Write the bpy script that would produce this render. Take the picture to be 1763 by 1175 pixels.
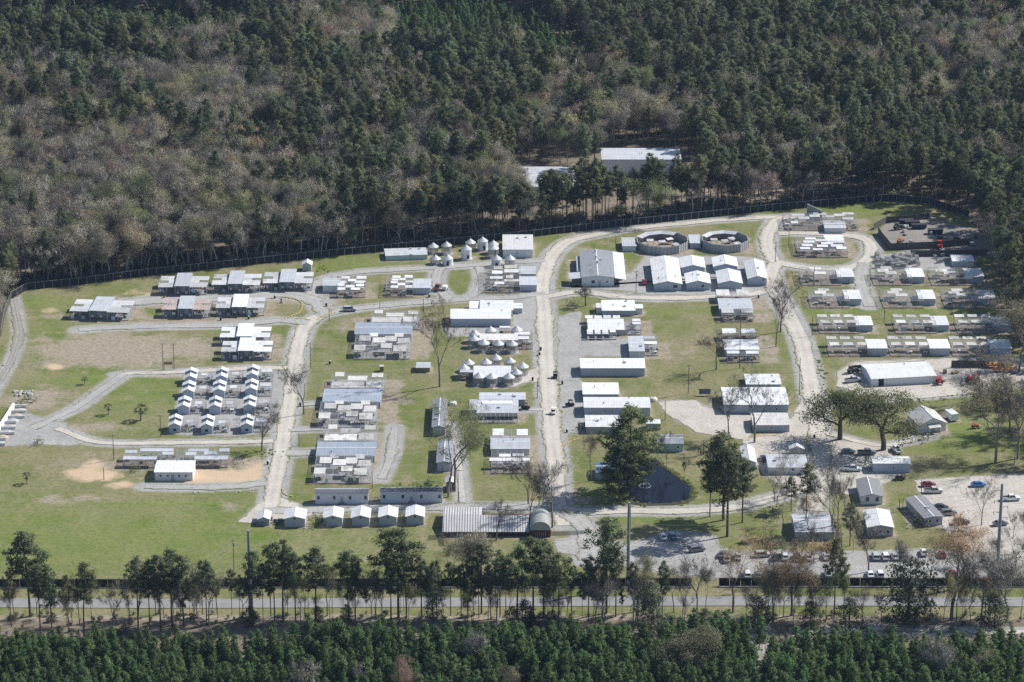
import bpy, math, random
import numpy as np
from mathutils import Vector, Matrix, noise as mnoise

R = random.Random(11)
NP = np.random.default_rng(5)
for o in list(bpy.data.objects):
    bpy.data.objects.remove(o)
scene = bpy.context.scene
COL = scene.collection

# ------------------------------------------------------------------ camera, light, exposure
IMW, IMH, FPX = 1763.0, 1175.0, 5459.0
PITCH = math.radians(20.0)
CAM = (0.0, -1000.0, 360.0)
cam_data = bpy.data.cameras.new('camera')
cam = bpy.data.objects.new('camera', cam_data)
COL.objects.link(cam)
cam.location = CAM
cam.rotation_euler = (math.pi / 2 - PITCH, 0, 0)
cam_data.sensor_width = 36
cam_data.lens = 36 * FPX / IMW
cam_data.clip_start = 5
cam_data.clip_end = 9000
scene.camera = cam

SUN = Vector((0.95, 0.44, 1.0)).normalized()
elev = math.asin(SUN.z)
world = bpy.data.worlds.new('World')
scene.world = world
world.use_nodes = True
wn = world.node_tree.nodes
sky = wn.new('ShaderNodeTexSky')
sky.sky_type = 'NISHITA'
sky.sun_disc = False
sky.sun_elevation = elev
sky.sun_rotation = math.atan2(SUN.x, SUN.y)
sky.altitude = 100
sky.air_density = 1.0
sky.dust_density = 0.6
bg = wn['Background']
bg.inputs[1].default_value = 0.095
world.node_tree.links.new(sky.outputs[0], bg.inputs[0])
sl = bpy.data.lights.new('sun', 'SUN')
sl.energy = 4.8
sl.angle = math.radians(0.55)
sl.color = (1.0, 0.975, 0.93)
so = bpy.data.objects.new('sun', sl)
COL.objects.link(so)
so.rotation_euler = SUN.to_track_quat('Z', 'Y').to_euler()
so.location = (200, 100, 300)
vs = scene.view_settings
vs.view_transform = 'Standard'
vs.look = 'None'
vs.exposure = 0.40
vs.gamma = 1.0
vs.use_curve_mapping = False
cy = scene.cycles
cy.max_bounces = 6
cy.diffuse_bounces = 2
cy.glossy_bounces = 2
cy.transmission_bounces = 2
cy.transparent_max_bounces = 24
cy.volume_bounces = 0
cy.use_denoising = False
cy.denoiser = 'OPENIMAGEDENOISE'
cy.denoising_input_passes = 'RGB_ALBEDO_NORMAL'
cy.denoising_prefilter = 'ACCURATE'
cy.caustics_reflective = False
cy.caustics_refractive = False

# ------------------------------------------------------------------ picture <-> place
cp_, sp_ = math.cos(PITCH), math.sin(PITCH)
def ray(px, py):
    u = (px - IMW / 2) / FPX
    v = (IMH / 2 - py) / FPX
    return u, cp_ + v * sp_, -sp_ + v * cp_
def G(px, py, z=0.0):
    d = ray(px, py)
    t = (z - CAM[2]) / d[2]
    return d[0] * t, d[1] * t + CAM[1]
def HY(px, py, Y):
    """height of the point seen at px,py that stands at depth Y"""
    d = ray(px, py)
    t = (Y - CAM[1]) / d[1]
    return CAM[2] + d[2] * t
def PX(x, y, z=0.0):
    y = y - CAM[1]
    z = z - CAM[2]
    f = y * cp_ - z * sp_
    u = y * sp_ + z * cp_
    return IMW / 2 + FPX * x / f, IMH / 2 - FPX * u / f
def SC(py):
    """picture pixels per metre at ground row py"""
    d = ray(881, py)
    t = -CAM[2] / d[2]
    return FPX / t
def npPX(x, y, z=0.0):
    y = y - CAM[1]
    z = z - CAM[2]
    f = y * cp_ - z * sp_
    u = y * sp_ + z * cp_
    return IMW / 2 + FPX * x / f, IMH / 2 - FPX * u / f

# ------------------------------------------------------------------ materials
MATS = {}
class NT:
    def __init__(s, name):
        s.m = bpy.data.materials.new(name)
        s.m.use_nodes = True
        s.t = s.m.node_tree
        s.n = s.t.nodes
        s.b = s.n['Principled BSDF']
        s.out = s.n['Material Output']
    def node(s, typ, **kw):
        n = s.n.new(typ)
        for k, v in kw.items():
            setattr(n, k, v)
        return n
    def link(s, a, b):
        s.t.links.new(a, b)
    def val(s, x, sock):
        if hasattr(x, 'is_output') or hasattr(x, 'links'):
            s.link(x, sock)
        else:
            sock.default_value = x
    def coord(s, kind='Object', scale=(1, 1, 1)):
        if kind == 'World':
            o = s.node('ShaderNodeNewGeometry').outputs['Position']
        else:
            o = s.node('ShaderNodeTexCoord').outputs[kind]
        mp = s.node('ShaderNodeMapping')
        mp.inputs['Scale'].default_value = scale
        s.link(o, mp.inputs[0])
        return mp.outputs[0]
    def noise(s, co, scale, detail=4, rough=0.55):
        n = s.node('ShaderNodeTexNoise')
        s.link(co, n.inputs['Vector'])
        n.inputs['Scale'].default_value = scale
        n.inputs['Detail'].default_value = detail
        n.inputs['Roughness'].default_value = rough
        return n.outputs['Fac']
    def ramp(s, fac, a, b, c0=(0, 0, 0, 1), c1=(1, 1, 1, 1)):
        r = s.node('ShaderNodeValToRGB')
        r.color_ramp.elements[0].position = a
        r.color_ramp.elements[1].position = b
        r.color_ramp.elements[0].color = c0
        r.color_ramp.elements[1].color = c1
        s.link(fac, r.inputs[0])
        return r.outputs[0]
    def mix(s, fac, a, b, blend='MIX'):
        n = s.node('ShaderNodeMix', data_type='RGBA', blend_type=blend)
        s.val(fac, n.inputs[0])
        s.val(a, n.inputs[6])
        s.val(b, n.inputs[7])
        return n.outputs[2]
    def math(s, op, a, b=0.0, c=0.0):
        n = s.node('ShaderNodeMath', operation=op)
        s.val(a, n.inputs[0])
        s.val(b, n.inputs[1])
        s.val(c, n.inputs[2])
        return n.outputs[0]
    def attr(s, name, typ='GEOMETRY'):
        n = s.node('ShaderNodeAttribute', attribute_type=typ, attribute_name=name)
        return n
    def bump(s, h, strength=0.3, dist=0.05):
        n = s.node('ShaderNodeBump')
        n.inputs['Strength'].default_value = strength
        n.inputs['Distance'].default_value = dist
        s.link(h, n.inputs['Height'])
        s.link(n.outputs[0], s.b.inputs['Normal'])

def c4(c):
    return (c[0], c[1], c[2], 1)

def plain(name, col, rough=0.7, metal=0.0, var=0.25, scale=1.5, spec=0.4):
    """one paint or stuff with blotchy wear"""
    t = NT(name)
    co = t.coord()
    n1 = t.noise(co, scale, 5, 0.6)
    dark = tuple(c * (1 - var) for c in col)
    lite = tuple(min(1, c * (1 + var * 0.5)) for c in col)
    t.link(t.ramp(n1, 0.3, 0.7, c4(dark), c4(lite)), t.b.inputs['Base Color'])
    t.b.inputs['Roughness'].default_value = rough
    t.b.inputs['Metallic'].default_value = metal
    t.b.inputs['Specular IOR Level'].default_value = spec
    MATS[name] = t.m
    return t.m

def sheet_metal(name, col, dirt=(0.25, 0.22, 0.18), dirtiness=0.5, rust=0.0, rough=0.5, along='y', spec=0.4, ageing=0.2):
    """ribbed roofing: seams every 0.9 m across, streaks that run down the fall, blotches of dirt or rust"""
    t = NT(name)
    oi = t.node('ShaderNodeObjectInfo')
    tc = t.node('ShaderNodeTexCoord').outputs['Object']
    off = t.node('ShaderNodeVectorMath', operation='SCALE')
    cmb = t.node('ShaderNodeCombineXYZ')
    t.link(oi.outputs['Random'], cmb.inputs[0]); t.link(oi.outputs['Random'], cmb.inputs[1])
    t.link(cmb.outputs[0], off.inputs[0]); off.inputs['Scale'].default_value = 91.0
    add = t.node('ShaderNodeVectorMath', operation='ADD')
    t.link(tc, add.inputs[0]); t.link(off.outputs[0], add.inputs[1])
    mp = t.node('ShaderNodeMapping')
    mp.inputs['Scale'].default_value = (1.6, 0.16, 0.3) if along == 'y' else (0.16, 1.6, 0.3)
    t.link(add.outputs[0], mp.inputs[0])
    st = t.noise(mp.outputs[0], 1.0, 4, 0.6)
    bl = t.noise(add.outputs[0], 0.45, 5, 0.65)
    base = t.mix(t.ramp(st, 0.35, 0.75), c4(col), c4(tuple(c * 0.78 for c in col)))
    dk = t.math('MULTIPLY', t.ramp(bl, 0.5, 0.72), dirtiness)
    dk = t.math('MULTIPLY', dk, t.math('ADD', t.math('MULTIPLY', oi.outputs['Random'], 0.9), 0.3))
    base = t.mix(dk, base, c4(dirt))
    if rust:
        rn = t.noise(mp.outputs[0], 2.2, 4, 0.7)
        base = t.mix(t.math('MULTIPLY', t.ramp(rn, 0.52, 0.62), rust), base, (0.30, 0.12, 0.07, 1))
    # seams
    w = t.node('ShaderNodeTexWave', wave_type='BANDS', bands_direction='X' if along == 'y' else 'Y', wave_profile='SIN')
    t.link(tc, w.inputs['Vector'])
    w.inputs['Scale'].default_value = 0.35
    seam = t.ramp(w.outputs['Fac'], 0.93, 0.99)
    base = t.mix(t.math('MULTIPLY', seam, 0.22), base, c4(tuple(c * 0.5 for c in col)))
    wh = t.node('ShaderNodeTexWhiteNoise', noise_dimensions='1D')
    t.link(oi.outputs['Random'], wh.inputs['W'])
    age = t.math('ADD', t.math('MULTIPLY', wh.outputs['Value'], ageing), 1.0 - ageing * .8)
    cmb2 = t.node('ShaderNodeCombineColor')
    for q in range(3):
        t.link(age, cmb2.inputs[q])
    base = t.mix(1.0, base, cmb2.outputs[0], 'MULTIPLY')
    # lapped sheet ends every few metres down the fall
    w2 = t.node('ShaderNodeTexWave', wave_type='BANDS', bands_direction='Y' if along == 'y' else 'X', wave_profile='SIN')
    t.link(tc, w2.inputs['Vector'])
    w2.inputs['Scale'].default_value = 0.09
    base = t.mix(t.math('MULTIPLY', t.ramp(w2.outputs['Fac'], 0.985, 0.998), 0.3), base, c4(tuple(c * 0.4 for c in col)))
    t.link(base, t.b.inputs['Base Color'])
    t.b.inputs['Roughness'].default_value = rough
    t.b.inputs['Specular IOR Level'].default_value = spec
    t.bump(w.outputs['Fac'], 0.25, 0.03)
    MATS[name] = t.m
    return t.m

def wire(name, col, cover):
    """welded wire or chain link too fine to see strand by strand: a thin cover of wire, the rest open"""
    t = NT(name)
    t.b.inputs['Base Color'].default_value = c4(col)
    t.b.inputs['Roughness'].default_value = 0.6
    tr = t.node('ShaderNodeBsdfTransparent')
    mx = t.node('ShaderNodeMixShader')
    co = t.coord('Object')
    n1 = t.noise(co, 0.7, 3)
    f = t.math('ADD', t.math('MULTIPLY', t.math('SUBTRACT', n1, 0.5), cover * 0.9), cover)
    t.link(f, mx.inputs[0])
    t.link(tr.outputs[0], mx.inputs[1])
    t.link(t.b.outputs[0], mx.inputs[2])
    t.link(mx.outputs[0], t.out.inputs['Surface'])
    MATS[name] = t.m
    return t.m

sheet_metal('roof_white', (0.78, 0.78, 0.78), (0.38, 0.36, 0.32), 0.55, ageing=.25)
sheet_metal('roof_white_long', (0.79, 0.79, 0.78), (0.42, 0.40, 0.36), 0.4)
sheet_metal('roof_galv', (0.52, 0.54, 0.57), (0.30, 0.28, 0.26), 0.5)
sheet_metal('roof_blue', (0.33, 0.37, 0.43), (0.22, 0.2, 0.19), 0.3)
sheet_metal('roof_grey', (0.30, 0.31, 0.33), (0.2, 0.19, 0.18), 0.4)
sheet_metal('roof_rust', (0.50, 0.42, 0.38), (0.3, 0.2, 0.16), 0.6, 0.8)
sheet_metal('roof_rusty_edge', (0.62, 0.61, 0.59), (0.35, 0.26, 0.2), 0.6, 0.45)
sheet_metal('roof_barn', (0.62, 0.61, 0.60), (0.34, 0.32, 0.3), 0.5)
sheet_metal('sheet_old', (0.66, 0.64, 0.60), (0.18, 0.16, 0.13), 1.0, 0.10, ageing=.45)
sheet_metal('sheet_new', (0.62, 0.62, 0.62), (0.28, 0.26, 0.23), 0.8, ageing=.35)
plain('shingle_dark', (0.13, 0.135, 0.15), 0.9, var=0.35, scale=3)
plain('shingle_grey', (0.22, 0.22, 0.23), 0.9, var=0.35, scale=3)
plain('wall_white', (0.66, 0.68, 0.70), 0.6, var=0.12)
plain('wall_grey', (0.38, 0.40, 0.42), 0.6, var=0.18)
plain('wall_mint', (0.42, 0.55, 0.53), 0.6, var=0.12)
plain('wall_shaded_bluegrey', (0.42, 0.47, 0.54), 0.6, var=0.12)  # bluish shade of white walls put into the paint; some boards and boxes share it
plain('wall_cream', (0.62, 0.60, 0.54), 0.6, var=0.12)
plain('wall_red', (0.11, 0.035, 0.032), 0.7, var=0.3)
plain('concrete', (0.47, 0.47, 0.45), 0.9, var=0.25, scale=0.8)
plain('concrete_white', (0.66, 0.66, 0.64), 0.9, var=0.2, scale=0.8)
plain('block_grey', (0.36, 0.36, 0.37), 0.9, var=0.22, scale=0.9)
plain('block_dark', (0.10, 0.095, 0.09), 0.9, var=0.3, scale=0.9)
plain('trim', (0.72, 0.73, 0.74), 0.6, var=0.08)
plain('glass_dark', (0.03, 0.035, 0.045), 0.12, var=0.1, spec=0.6)
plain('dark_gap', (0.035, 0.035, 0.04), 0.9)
plain('galv_post', (0.44, 0.45, 0.46), 0.5, 0.3, var=0.2)
plain('wood_post', (0.12, 0.09, 0.065), 0.9, var=0.3)
plain('wood_plank', (0.30, 0.22, 0.14), 0.9, var=0.35)
plain('wood_grey', (0.27, 0.25, 0.22), 0.9, var=0.35)
plain('steel_pole', (0.28, 0.31, 0.34), 0.5, 0.2, var=0.12)
plain('pen_dirt', (0.30, 0.25, 0.20), 1.0, var=0.4, scale=0.7)
plain('pen_slab', (0.36, 0.35, 0.33), 0.95, var=0.3, scale=0.7)
plain('fence_fabric', (0.012, 0.016, 0.024), 0.85, var=0.3)
plain('fence_black', (0.010, 0.010, 0.012), 0.85, var=0.3)
plain('tyre', (0.015, 0.015, 0.016), 0.9)
plain('hub', (0.4, 0.4, 0.42), 0.4, 0.5)
plain('orange', (0.55, 0.17, 0.03), 0.6)
plain('yellow', (0.55, 0.42, 0.06), 0.6)
plain('red_paint', (0.42, 0.02, 0.02), 0.45)
plain('blue_paint', (0.03, 0.09, 0.20), 0.5)
plain('navy_bin', (0.015, 0.035, 0.085), 0.5)
plain('dark_plastic', (0.02, 0.02, 0.022), 0.6)
plain('rock', (0.45, 0.43, 0.40), 0.95, var=0.3)
plain('lamp_red', (0.35, 0.01, 0.01), 0.3)
plain('sand_bare', (0.50, 0.38, 0.25), 1.0, var=0.25, scale=0.4)
wire('wire_mesh', (0.30, 0.30, 0.31), 0.15)
wire('wire_top', (0.34, 0.35, 0.36), 0.20)
wire('chain_link', (0.10, 0.11, 0.13), 0.35)
wire('cage_ring', (0.36, 0.35, 0.34), 0.45)

# ------------------------------------------------------------------ mesh helpers
class MB:
    def __init__(s):
        s.v, s.f, s.m = [], [], []
    def add(s, vs, fs, mi=0):
        k = len(s.v)
        s.v += [tuple(p) for p in vs]
        for f in fs:
            s.f.append(tuple(i + k for i in f))
            s.m.append(mi)
        return s
    def box(s, x0, x1, y0, y1, z0, z1, mi=0):
        return s.add([(x0, y0, z0), (x1, y0, z0), (x1, y1, z0), (x0, y1, z0), (x0, y0, z1), (x1, y0, z1), (x1, y1, z1), (x0, y1, z1)],
                     [(3, 2, 1, 0), (4, 5, 6, 7), (0, 1, 5, 4), (1, 2, 6, 5), (2, 3, 7, 6), (3, 0, 4, 7)], mi)
    def hexa(s, bottom, top, mi=0):
        return s.add(list(bottom) + list(top), [(3, 2, 1, 0), (4, 5, 6, 7), (0, 1, 5, 4), (1, 2, 6, 5), (2, 3, 7, 6), (3, 0, 4, 7)], mi)
    def slab(s, quad, th, mi=0):
        q = [Vector(p) for p in quad]
        return s.hexa([(p.x, p.y, p.z - th) for p in q], [tuple(p) for p in q], mi)
    def tube(s, p0, p1, r0, r1, n=6, mi=0, caps=True):
        p0, p1 = Vector(p0), Vector(p1)
        d = (p1 - p0)
        if d.length < 1e-6:
            return s
        d.normalize()
        a = d.orthogonal().normalized()
        b = d.cross(a)
        vs = []
        for p, r in ((p0, r0), (p1, r1)):
            for i in range(n):
                t = 2 * math.pi * i / n
                vs.append(p + a * (r * math.cos(t)) + b * (r * math.sin(t)))
        fs = [(i, (i + 1) % n, n + (i + 1) % n, n + i) for i in range(n)]
        if caps:
            fs += [tuple(range(n - 1, -1, -1)), tuple(range(n, 2 * n))]
        return s.add(vs, fs, mi)
    def extrude(s, prof, x0, x1, mi=0):
        """closed profile [(y,z)] pushed along x"""
        n = len(prof)
        vs = [(x0, y, z) for y, z in prof] + [(x1, y, z) for y, z in prof]
        fs = [(i, i + n, (i + 1) % n + n, (i + 1) % n) for i in range(n)]
        fs += [tuple(range(n)), tuple(range(2 * n - 1, n - 1, -1))]
        return s.add(vs, fs, mi)
    def mesh(s, name, mats):
        me = bpy.data.meshes.new(name)
        me.from_pydata(s.v, [], s.f)
        for m in (mats if isinstance(mats, (list, tuple)) else [mats]):
            me.materials.append(MATS[m] if isinstance(m, str) else m)
        if any(s.m):
            me.polygons.foreach_set('material_index', s.m)
        me.update()
        return me
    def build(s, name, mats, parent=None, loc=None):
        return link(name, s.mesh(name, mats), parent, loc)

def link(name, data, parent=None, loc=None):
    o = bpy.data.objects.new(name, data)
    COL.objects.link(o)
    if parent is not None:
        o.parent = parent
    if loc is not None:
        o.location = loc
    return o

def tag(o, label, cat, group=None, kind=None):
    o['label'] = label
    if cat:
        o['category'] = cat
    if group:
        o['group'] = group
    if kind:
        o['kind'] = kind
    return o

def thing(name, label, cat, loc, rz=0.0, group=None):
    o = link(name, None, None, (loc[0], loc[1], loc[2] if len(loc) > 2 else 0.0))
    o.rotation_euler = (0, 0, rz)
    o.empty_display_size = 0.5
    return tag(o, label, cat, group)

def structure(o, label):
    o['kind'] = 'structure'
    o['label'] = label
    o['category'] = o.name.split('.')[0].replace('_', ' ')
    return o

CACHE = {}
def cached(key, fn):
    if key not in CACHE:
        CACHE[key] = fn()
    return CACHE[key]

def post(parent, x, y, z0, z1, r=0.05, mat='galv_post', name='post'):
    me = cached(('post', r, mat, round(z1 - z0, 2)), lambda: MB().tube((0, 0, 0), (0, 0, z1 - z0), r, r, 6).mesh('post', mat))
    return link(name, me, parent, (x, y, z0))

def panel(parent, p0, p1, z0, z1, mat='wire_mesh', name='mesh_panel'):
    """an upright sheet of wire between two posts"""
    L = math.hypot(p1[0] - p0[0], p1[1] - p0[1])
    key = ('panel', round(L, 2), round(z1 - z0, 2), mat)
    me = cached(key, lambda: MB().add([(0, 0, 0), (L, 0, 0), (L, 0, z1 - z0), (0, 0, z1 - z0)], [(0, 1, 2, 3)]).mesh('mesh_panel', mat))
    o = link(name, me, parent, (p0[0], p0[1], z0))
    o.rotation_euler = (0, 0, math.atan2(p1[1] - p0[1], p1[0] - p0[0]))
    return o
# ------------------------------------------------------------------ ground, roads, yards
def smooth(pts, step=1.5):
    """Catmull-Rom through world points, sampled about every step metres"""
    p = [Vector((a[0], a[1], 0)) for a in pts]
    p = [p[0] * 2 - p[1]] + p + [p[-1] * 2 - p[-2]]
    out = []
    for i in range(1, len(p) - 2):
        n = max(2, int((p[i + 1] - p[i]).length / step))
        for k in range(n):
            t = k / n
            a, b, c, d = p[i - 1], p[i], p[i + 1], p[i + 2]
            out.append(0.5 * ((2 * b) + (c - a) * t + (2 * a - 5 * b + 4 * c - d) * t * t + (3 * b - a - 3 * c + d) * t ** 3))
    out.append(p[-2])
    return out

ROADS = [  # label, width m, picture points, look (0 pale sand-gravel, 1 grey gravel, 2 thin track)
    ('main pale gravel road running up the middle of the compound', 5.6, [(975, 905), (962, 870), (957, 800), (948, 720), (943, 650), (940, 590), (937, 540), (934, 500), (940, 462), (958, 432), (990, 412), (1050, 400)], 0),
    ('gravel track curving along inside the back fence', 4.0, [(985, 414), (1060, 398), (1190, 384), (1290, 376), (1345, 374)], 0),
    ('pale gravel road down the side of the three long kennels', 5.2, [(466, 872), (474, 830), (486, 765), (498, 695), (507, 640), (514, 595), (526, 562), (552, 543), (590, 535)], 0),
    ('grey gravel lane crossing behind the blue-roofed kennel', 4.2, [(545, 545), (600, 534), (700, 523), (790, 516), (870, 513), (940, 506)], 1),
    ('gravel loop passing the mint hut and the first round cages', 4.2, [(560, 540), (543, 522), (538, 500), (560, 481), (610, 470), (690, 464), (760, 461), (820, 456), (880, 452), (940, 450)], 1),
    ('short gravel link beside the oval lawn', 3.6, [(756, 462), (752, 485), (757, 500), (775, 515)], 1),
    ('gravel link between oval lawn and stacked pens', 3.4, [(826, 460), (829, 485), (820, 505), (800, 515)], 1),
    ('gravel lane between the two rows of raised-roof kennels', 7.5, [(548, 520), (500, 507), (430, 511), (350, 515), (270, 517), (215, 522)], 1),
    ('gravel lane in front of the second row of kennels', 4.2, [(530, 556), (480, 552), (400, 560), (300, 562), (200, 564), (135, 568)], 1),
    ('pale dirt lane beside the little gabled huts', 3.0, [(500, 634), (430, 634), (330, 640), (240, 643), (202, 645)], 0),
    ('narrow gravel drive slanting down to the concrete bays', 3.2, [(215, 644), (180, 668), (140, 697), (100, 718), (55, 738)], 1),
    ('straight pale lane below the little gabled huts', 3.0, [(470, 760), (380, 762), (280, 763), (200, 764), (150, 758), (100, 738)], 0),
    ('gravel road behind the row of white garages', 4.6, [(452, 880), (520, 879), (640, 874), (760, 874), (860, 873), (960, 874)], 1),
    ('pale road passing in front of the pond', 4.6, [(955, 872), (1000, 881), (1080, 880), (1180, 880), (1260, 874), (1330, 858), (1400, 838)], 0),
    ('gravel exit running down to the front lot', 6.5, [(978, 884), (1004, 905), (1012, 930), (1015, 965)], 1),
    ('gravel cross road in front of the white gabled barns', 4.4, [(938, 512), (1000, 503), (1060, 510), (1130, 514), (1210, 512), (1290, 507), (1335, 497)], 0),
    ('wide pale road beside the right-hand kennel rows', 6.0, [(1335, 450), (1328, 478), (1345, 518), (1368, 560), (1384, 602), (1394, 650), (1402, 700), (1408, 745), (1414, 790), (1408, 835), (1398, 880)], 0),
    ('gravel drive past the octagonal enclosures', 5.0, [(1337, 455), (1322, 425), (1326, 398), (1345, 376), (1400, 372)], 0),
    ('gravel drive ringing the oval pens', 5.0, [(1335, 452), (1400, 463), (1462, 461), (1496, 444), (1498, 420), (1470, 407), (1390, 402), (1340, 402)], 0),
    ('gravel stub running down between kennel rows', 4.5, [(1488, 452), (1483, 480), (1487, 505), (1497, 528)], 1),
    ('sandy ditch track below the white barn', 2.6, [(1405, 700), (1500, 690), (1600, 683), (1690, 674)], 0),
    ('narrow concrete path leading up to the grey bunkhouses', 1.7, [(797, 866), (792, 820), (786, 770), (778, 730)], 3),
    ('grey dirt perimeter track outside the back fence', 2.6, [(22, 512), (30, 550), (33, 580), (20, 620), (0, 655), (-25, 700)], 2),
    ('worn gravel strip beside the long kennels', 2.6, [(680, 736), (676, 770), (668, 800), (655, 825)], 1),
    ('grey drive along the white field house', 3.4, [(250, 838), (330, 840), (400, 838), (462, 833)], 1),
    ('short walk to the grey pillared building', 2.0, [(940, 706), (915, 706), (895, 706)], 3),
    ('gravel stub to the first long kennel', 2.2, [(516, 698), (535, 696), (558, 695)], 1),
    ('gravel stub to the second long kennel', 2.2, [(496, 741), (530, 740), (556, 739)], 1),
    ('grey gravel pad stub by the third long kennel', 4.2, [(492, 780), (520, 780), (546, 778)], 1),
    ('drive running to the white cottage', 2.6, [(1420, 745), (1500, 766), (1545, 764), (1600, 752)], 0),
    ('sandy firebreak track through the young pines', 2.6, [(1380, 1088), (1500, 1084), (1640, 1086), (1800, 1090)], 0),
    ('straw coloured gap between the pine blocks', 3.0, [(1305, 1075), (1310, 1110), (1312, 1150), (1313, 1210)], 2),
]
YARDS = [  # label, picture outline, look
    ('grey gravel court between the long white sheds', [(962, 545), (1000, 535), (1005, 585), (1080, 583), (1082, 616), (1000, 612), (1000, 655), (962, 655), (958, 600)], 1),
    ('grey gravel court beside the long white kennel houses', [(962, 655), (1004, 655), (1010, 745), (970, 748), (960, 700)], 1),
    ('grey gravel court by the roadside white storehouse', [(882, 520), (936, 506), (936, 576), (905, 577), (770, 580), (764, 564), (882, 562)], 1),
    ('gravel court in front of the octagons and gabled barns', [(958, 495), (1000, 492), (1085, 470), (1110, 440), (1290, 442), (1335, 450), (1338, 500), (1280, 508), (1120, 508), (1060, 500)], 1),
    ('pale gravel floor of the concrete storage bays', [(30, 705), (60, 715), (110, 730), (150, 762), (120, 768), (60, 765), (0, 770), (-40, 775), (-20, 740)], 1),
    ('grey gravel floor under the twelve gabled huts', [(318, 640), (440, 632), (495, 636), (490, 690), (478, 745), (400, 752), (290, 748), (305, 700)], 1),
    ('sandy work yard around the white barn', [(1440, 640), (1470, 622), (1600, 618), (1780, 612), (1790, 668), (1690, 676), (1560, 684), (1470, 680), (1440, 664)], 0),
    ('large pale gravel car park', [(1572, 826), (1680, 820), (1800, 815), (1810, 990), (1700, 985), (1650, 940), (1600, 880)], 0),
    ('gravel front lot by the street fence', [(1090, 935), (1160, 912), (1230, 920), (1245, 950), (1500, 948), (1640, 945), (1800, 965), (1800, 996), (1240, 996), (1150, 990), (960, 950), (950, 928), (1020, 925)], 1),
    ('pale trampled yard under the live oaks', [(1380, 690), (1410, 700), (1425, 755), (1540, 770), (1545, 790), (1440, 830), (1400, 850), (1330, 830), (1300, 800), (1280, 755), (1340, 748)], 0),
    ('gravel yard around the white bunk barns', [(1130, 690), (1200, 690), (1245, 712), (1300, 715), (1290, 760), (1200, 745), (1150, 715)], 0),
    ('dirt storage yard behind the dark board walls', [(1505, 402), (1545, 376), (1600, 374), (1700, 400), (1720, 440), (1660, 450), (1600, 440), (1545, 430)], 2),
    ('gravel ground under the heap of wire cages', [(1490, 440), (1590, 432), (1650, 445), (1640, 465), (1560, 468), (1495, 462)], 1),
    ('pale gravel patch before the dark roofed house', [(1440, 800), (1560, 815), (1520, 835), (1515, 850), (1450, 850), (1430, 830)], 0),
    ('gravel triangle at the foot of the road by the garages', [(440, 870), (470, 850), (510, 866), (540, 885), (440, 900), (410, 900)], 0),
    ('gravel apron beside the fan of round cages', [(905, 640), (935, 630), (935, 660), (915, 658), (880, 668), (850, 672)], 0),
]
PAVED = [(-140, 1038), (300, 1040), (700, 1038), (1100, 1036), (1500, 1036), (1900, 1038)]

# soil / sand / lush / dry blobs: cx, cy, rx, ry (picture px), strength
SAND = [(370, 822, 95, 14, 1.0), (440, 815, 30, 20, .8), (150, 815, 45, 12, .75), (205, 835, 40, 8, .7), (185, 820, 30, 12, .8), (160, 800, 22, 10, .6), (560, 905, 14, 8, .7), (320, 836, 60, 6, .4), (260, 510, 30, 10, .5), (225, 505, 18, 10, .5),
        (85, 535, 22, 6, .6), (95, 632, 15, 6, .8), (590, 945, 18, 14, .35), (1165, 770, 40, 12, .4), (865, 675, 30, 6, .4), (1340, 750, 50, 10, .6), (1640, 590, 10, 20, .3), (1300, 332, 110, 9, .5), (1240, 312, 50, 6, .4), (330, 838, 80, 6, .5), (150, 825, 40, 8, .6)]
SOIL = [(400, 514, 150, 10, 1.0), (400, 555, 140, 8, .9), (560, 515, 50, 24, .8), (240, 560, 60, 20, .7), (100, 620, 50, 14, .6), (300, 645, 90, 8, .7), (200, 800, 120, 26, .55), (440, 810, 40, 24, .8), (640, 600, 40, 20, .4), (600, 560, 40, 18, .45), (690, 690, 40, 12, .5), (1020, 700, 90, 14, .4), (1180, 610, 50, 30, .35), (1300, 520, 50, 12, .5), (1440, 470, 60, 10, .5), (1000, 430, 60, 10, .5), (880, 660, 50, 10, .5), (1440, 560, 30, 50, .4), (700, 830, 60, 10, .4), (200, 602, 150, 30, 1.0), (330, 600, 60, 22, .8), (70, 745, 110, 22, .7), (60, 690, 70, 16, .8), (250, 525, 70, 12, .7), (120, 545, 60, 8, .6), (190, 735, 60, 10, .6), (420, 575, 40, 10, .4), (300, 515, 120, 9, .7), (560, 500, 40, 12, .5), (470, 650, 30, 40, .5), (1560, 485, 200, 12, .55), (1560, 510, 160, 12, .5), (1570, 565, 160, 10, .5), (1500, 600, 140, 8, .45), (700, 940, 80, 20, .35), (1250, 700, 60, 30, .5), (1180, 850, 40, 40, .3), (820, 590, 90, 14, .3), (850, 650, 60, 16, .4), (780, 800, 20, 60, .3), (430, 800, 35, 14, .9), (430, 590, 30, 10, .3), (80, 680, 60, 18, .6), (240, 690, 40, 14, .35), (120, 860, 130, 10, .5), (1000, 860, 50, 14, .55), (985, 800, 20, 20, .4),
        (640, 560, 30, 12, .4), (700, 750, 40, 40, .3), (1030, 640, 50, 8, .25), (1380, 575, 10, 60, .7), (1700, 740, 80, 50, .3), (1400, 900, 90, 40, .4), (600, 950, 90, 25, .35), (850, 1068, 1000, 9, 1.0),
        (400, 870, 25, 12, .6), (1150, 860, 80, 60, .25), (1500, 870, 60, 30, .3), (60, 800, 60, 20, .3), (300, 790, 90, 30, .2), (945, 905, 30, 14, .7), (1640, 560, 120, 60, .25)]
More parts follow.
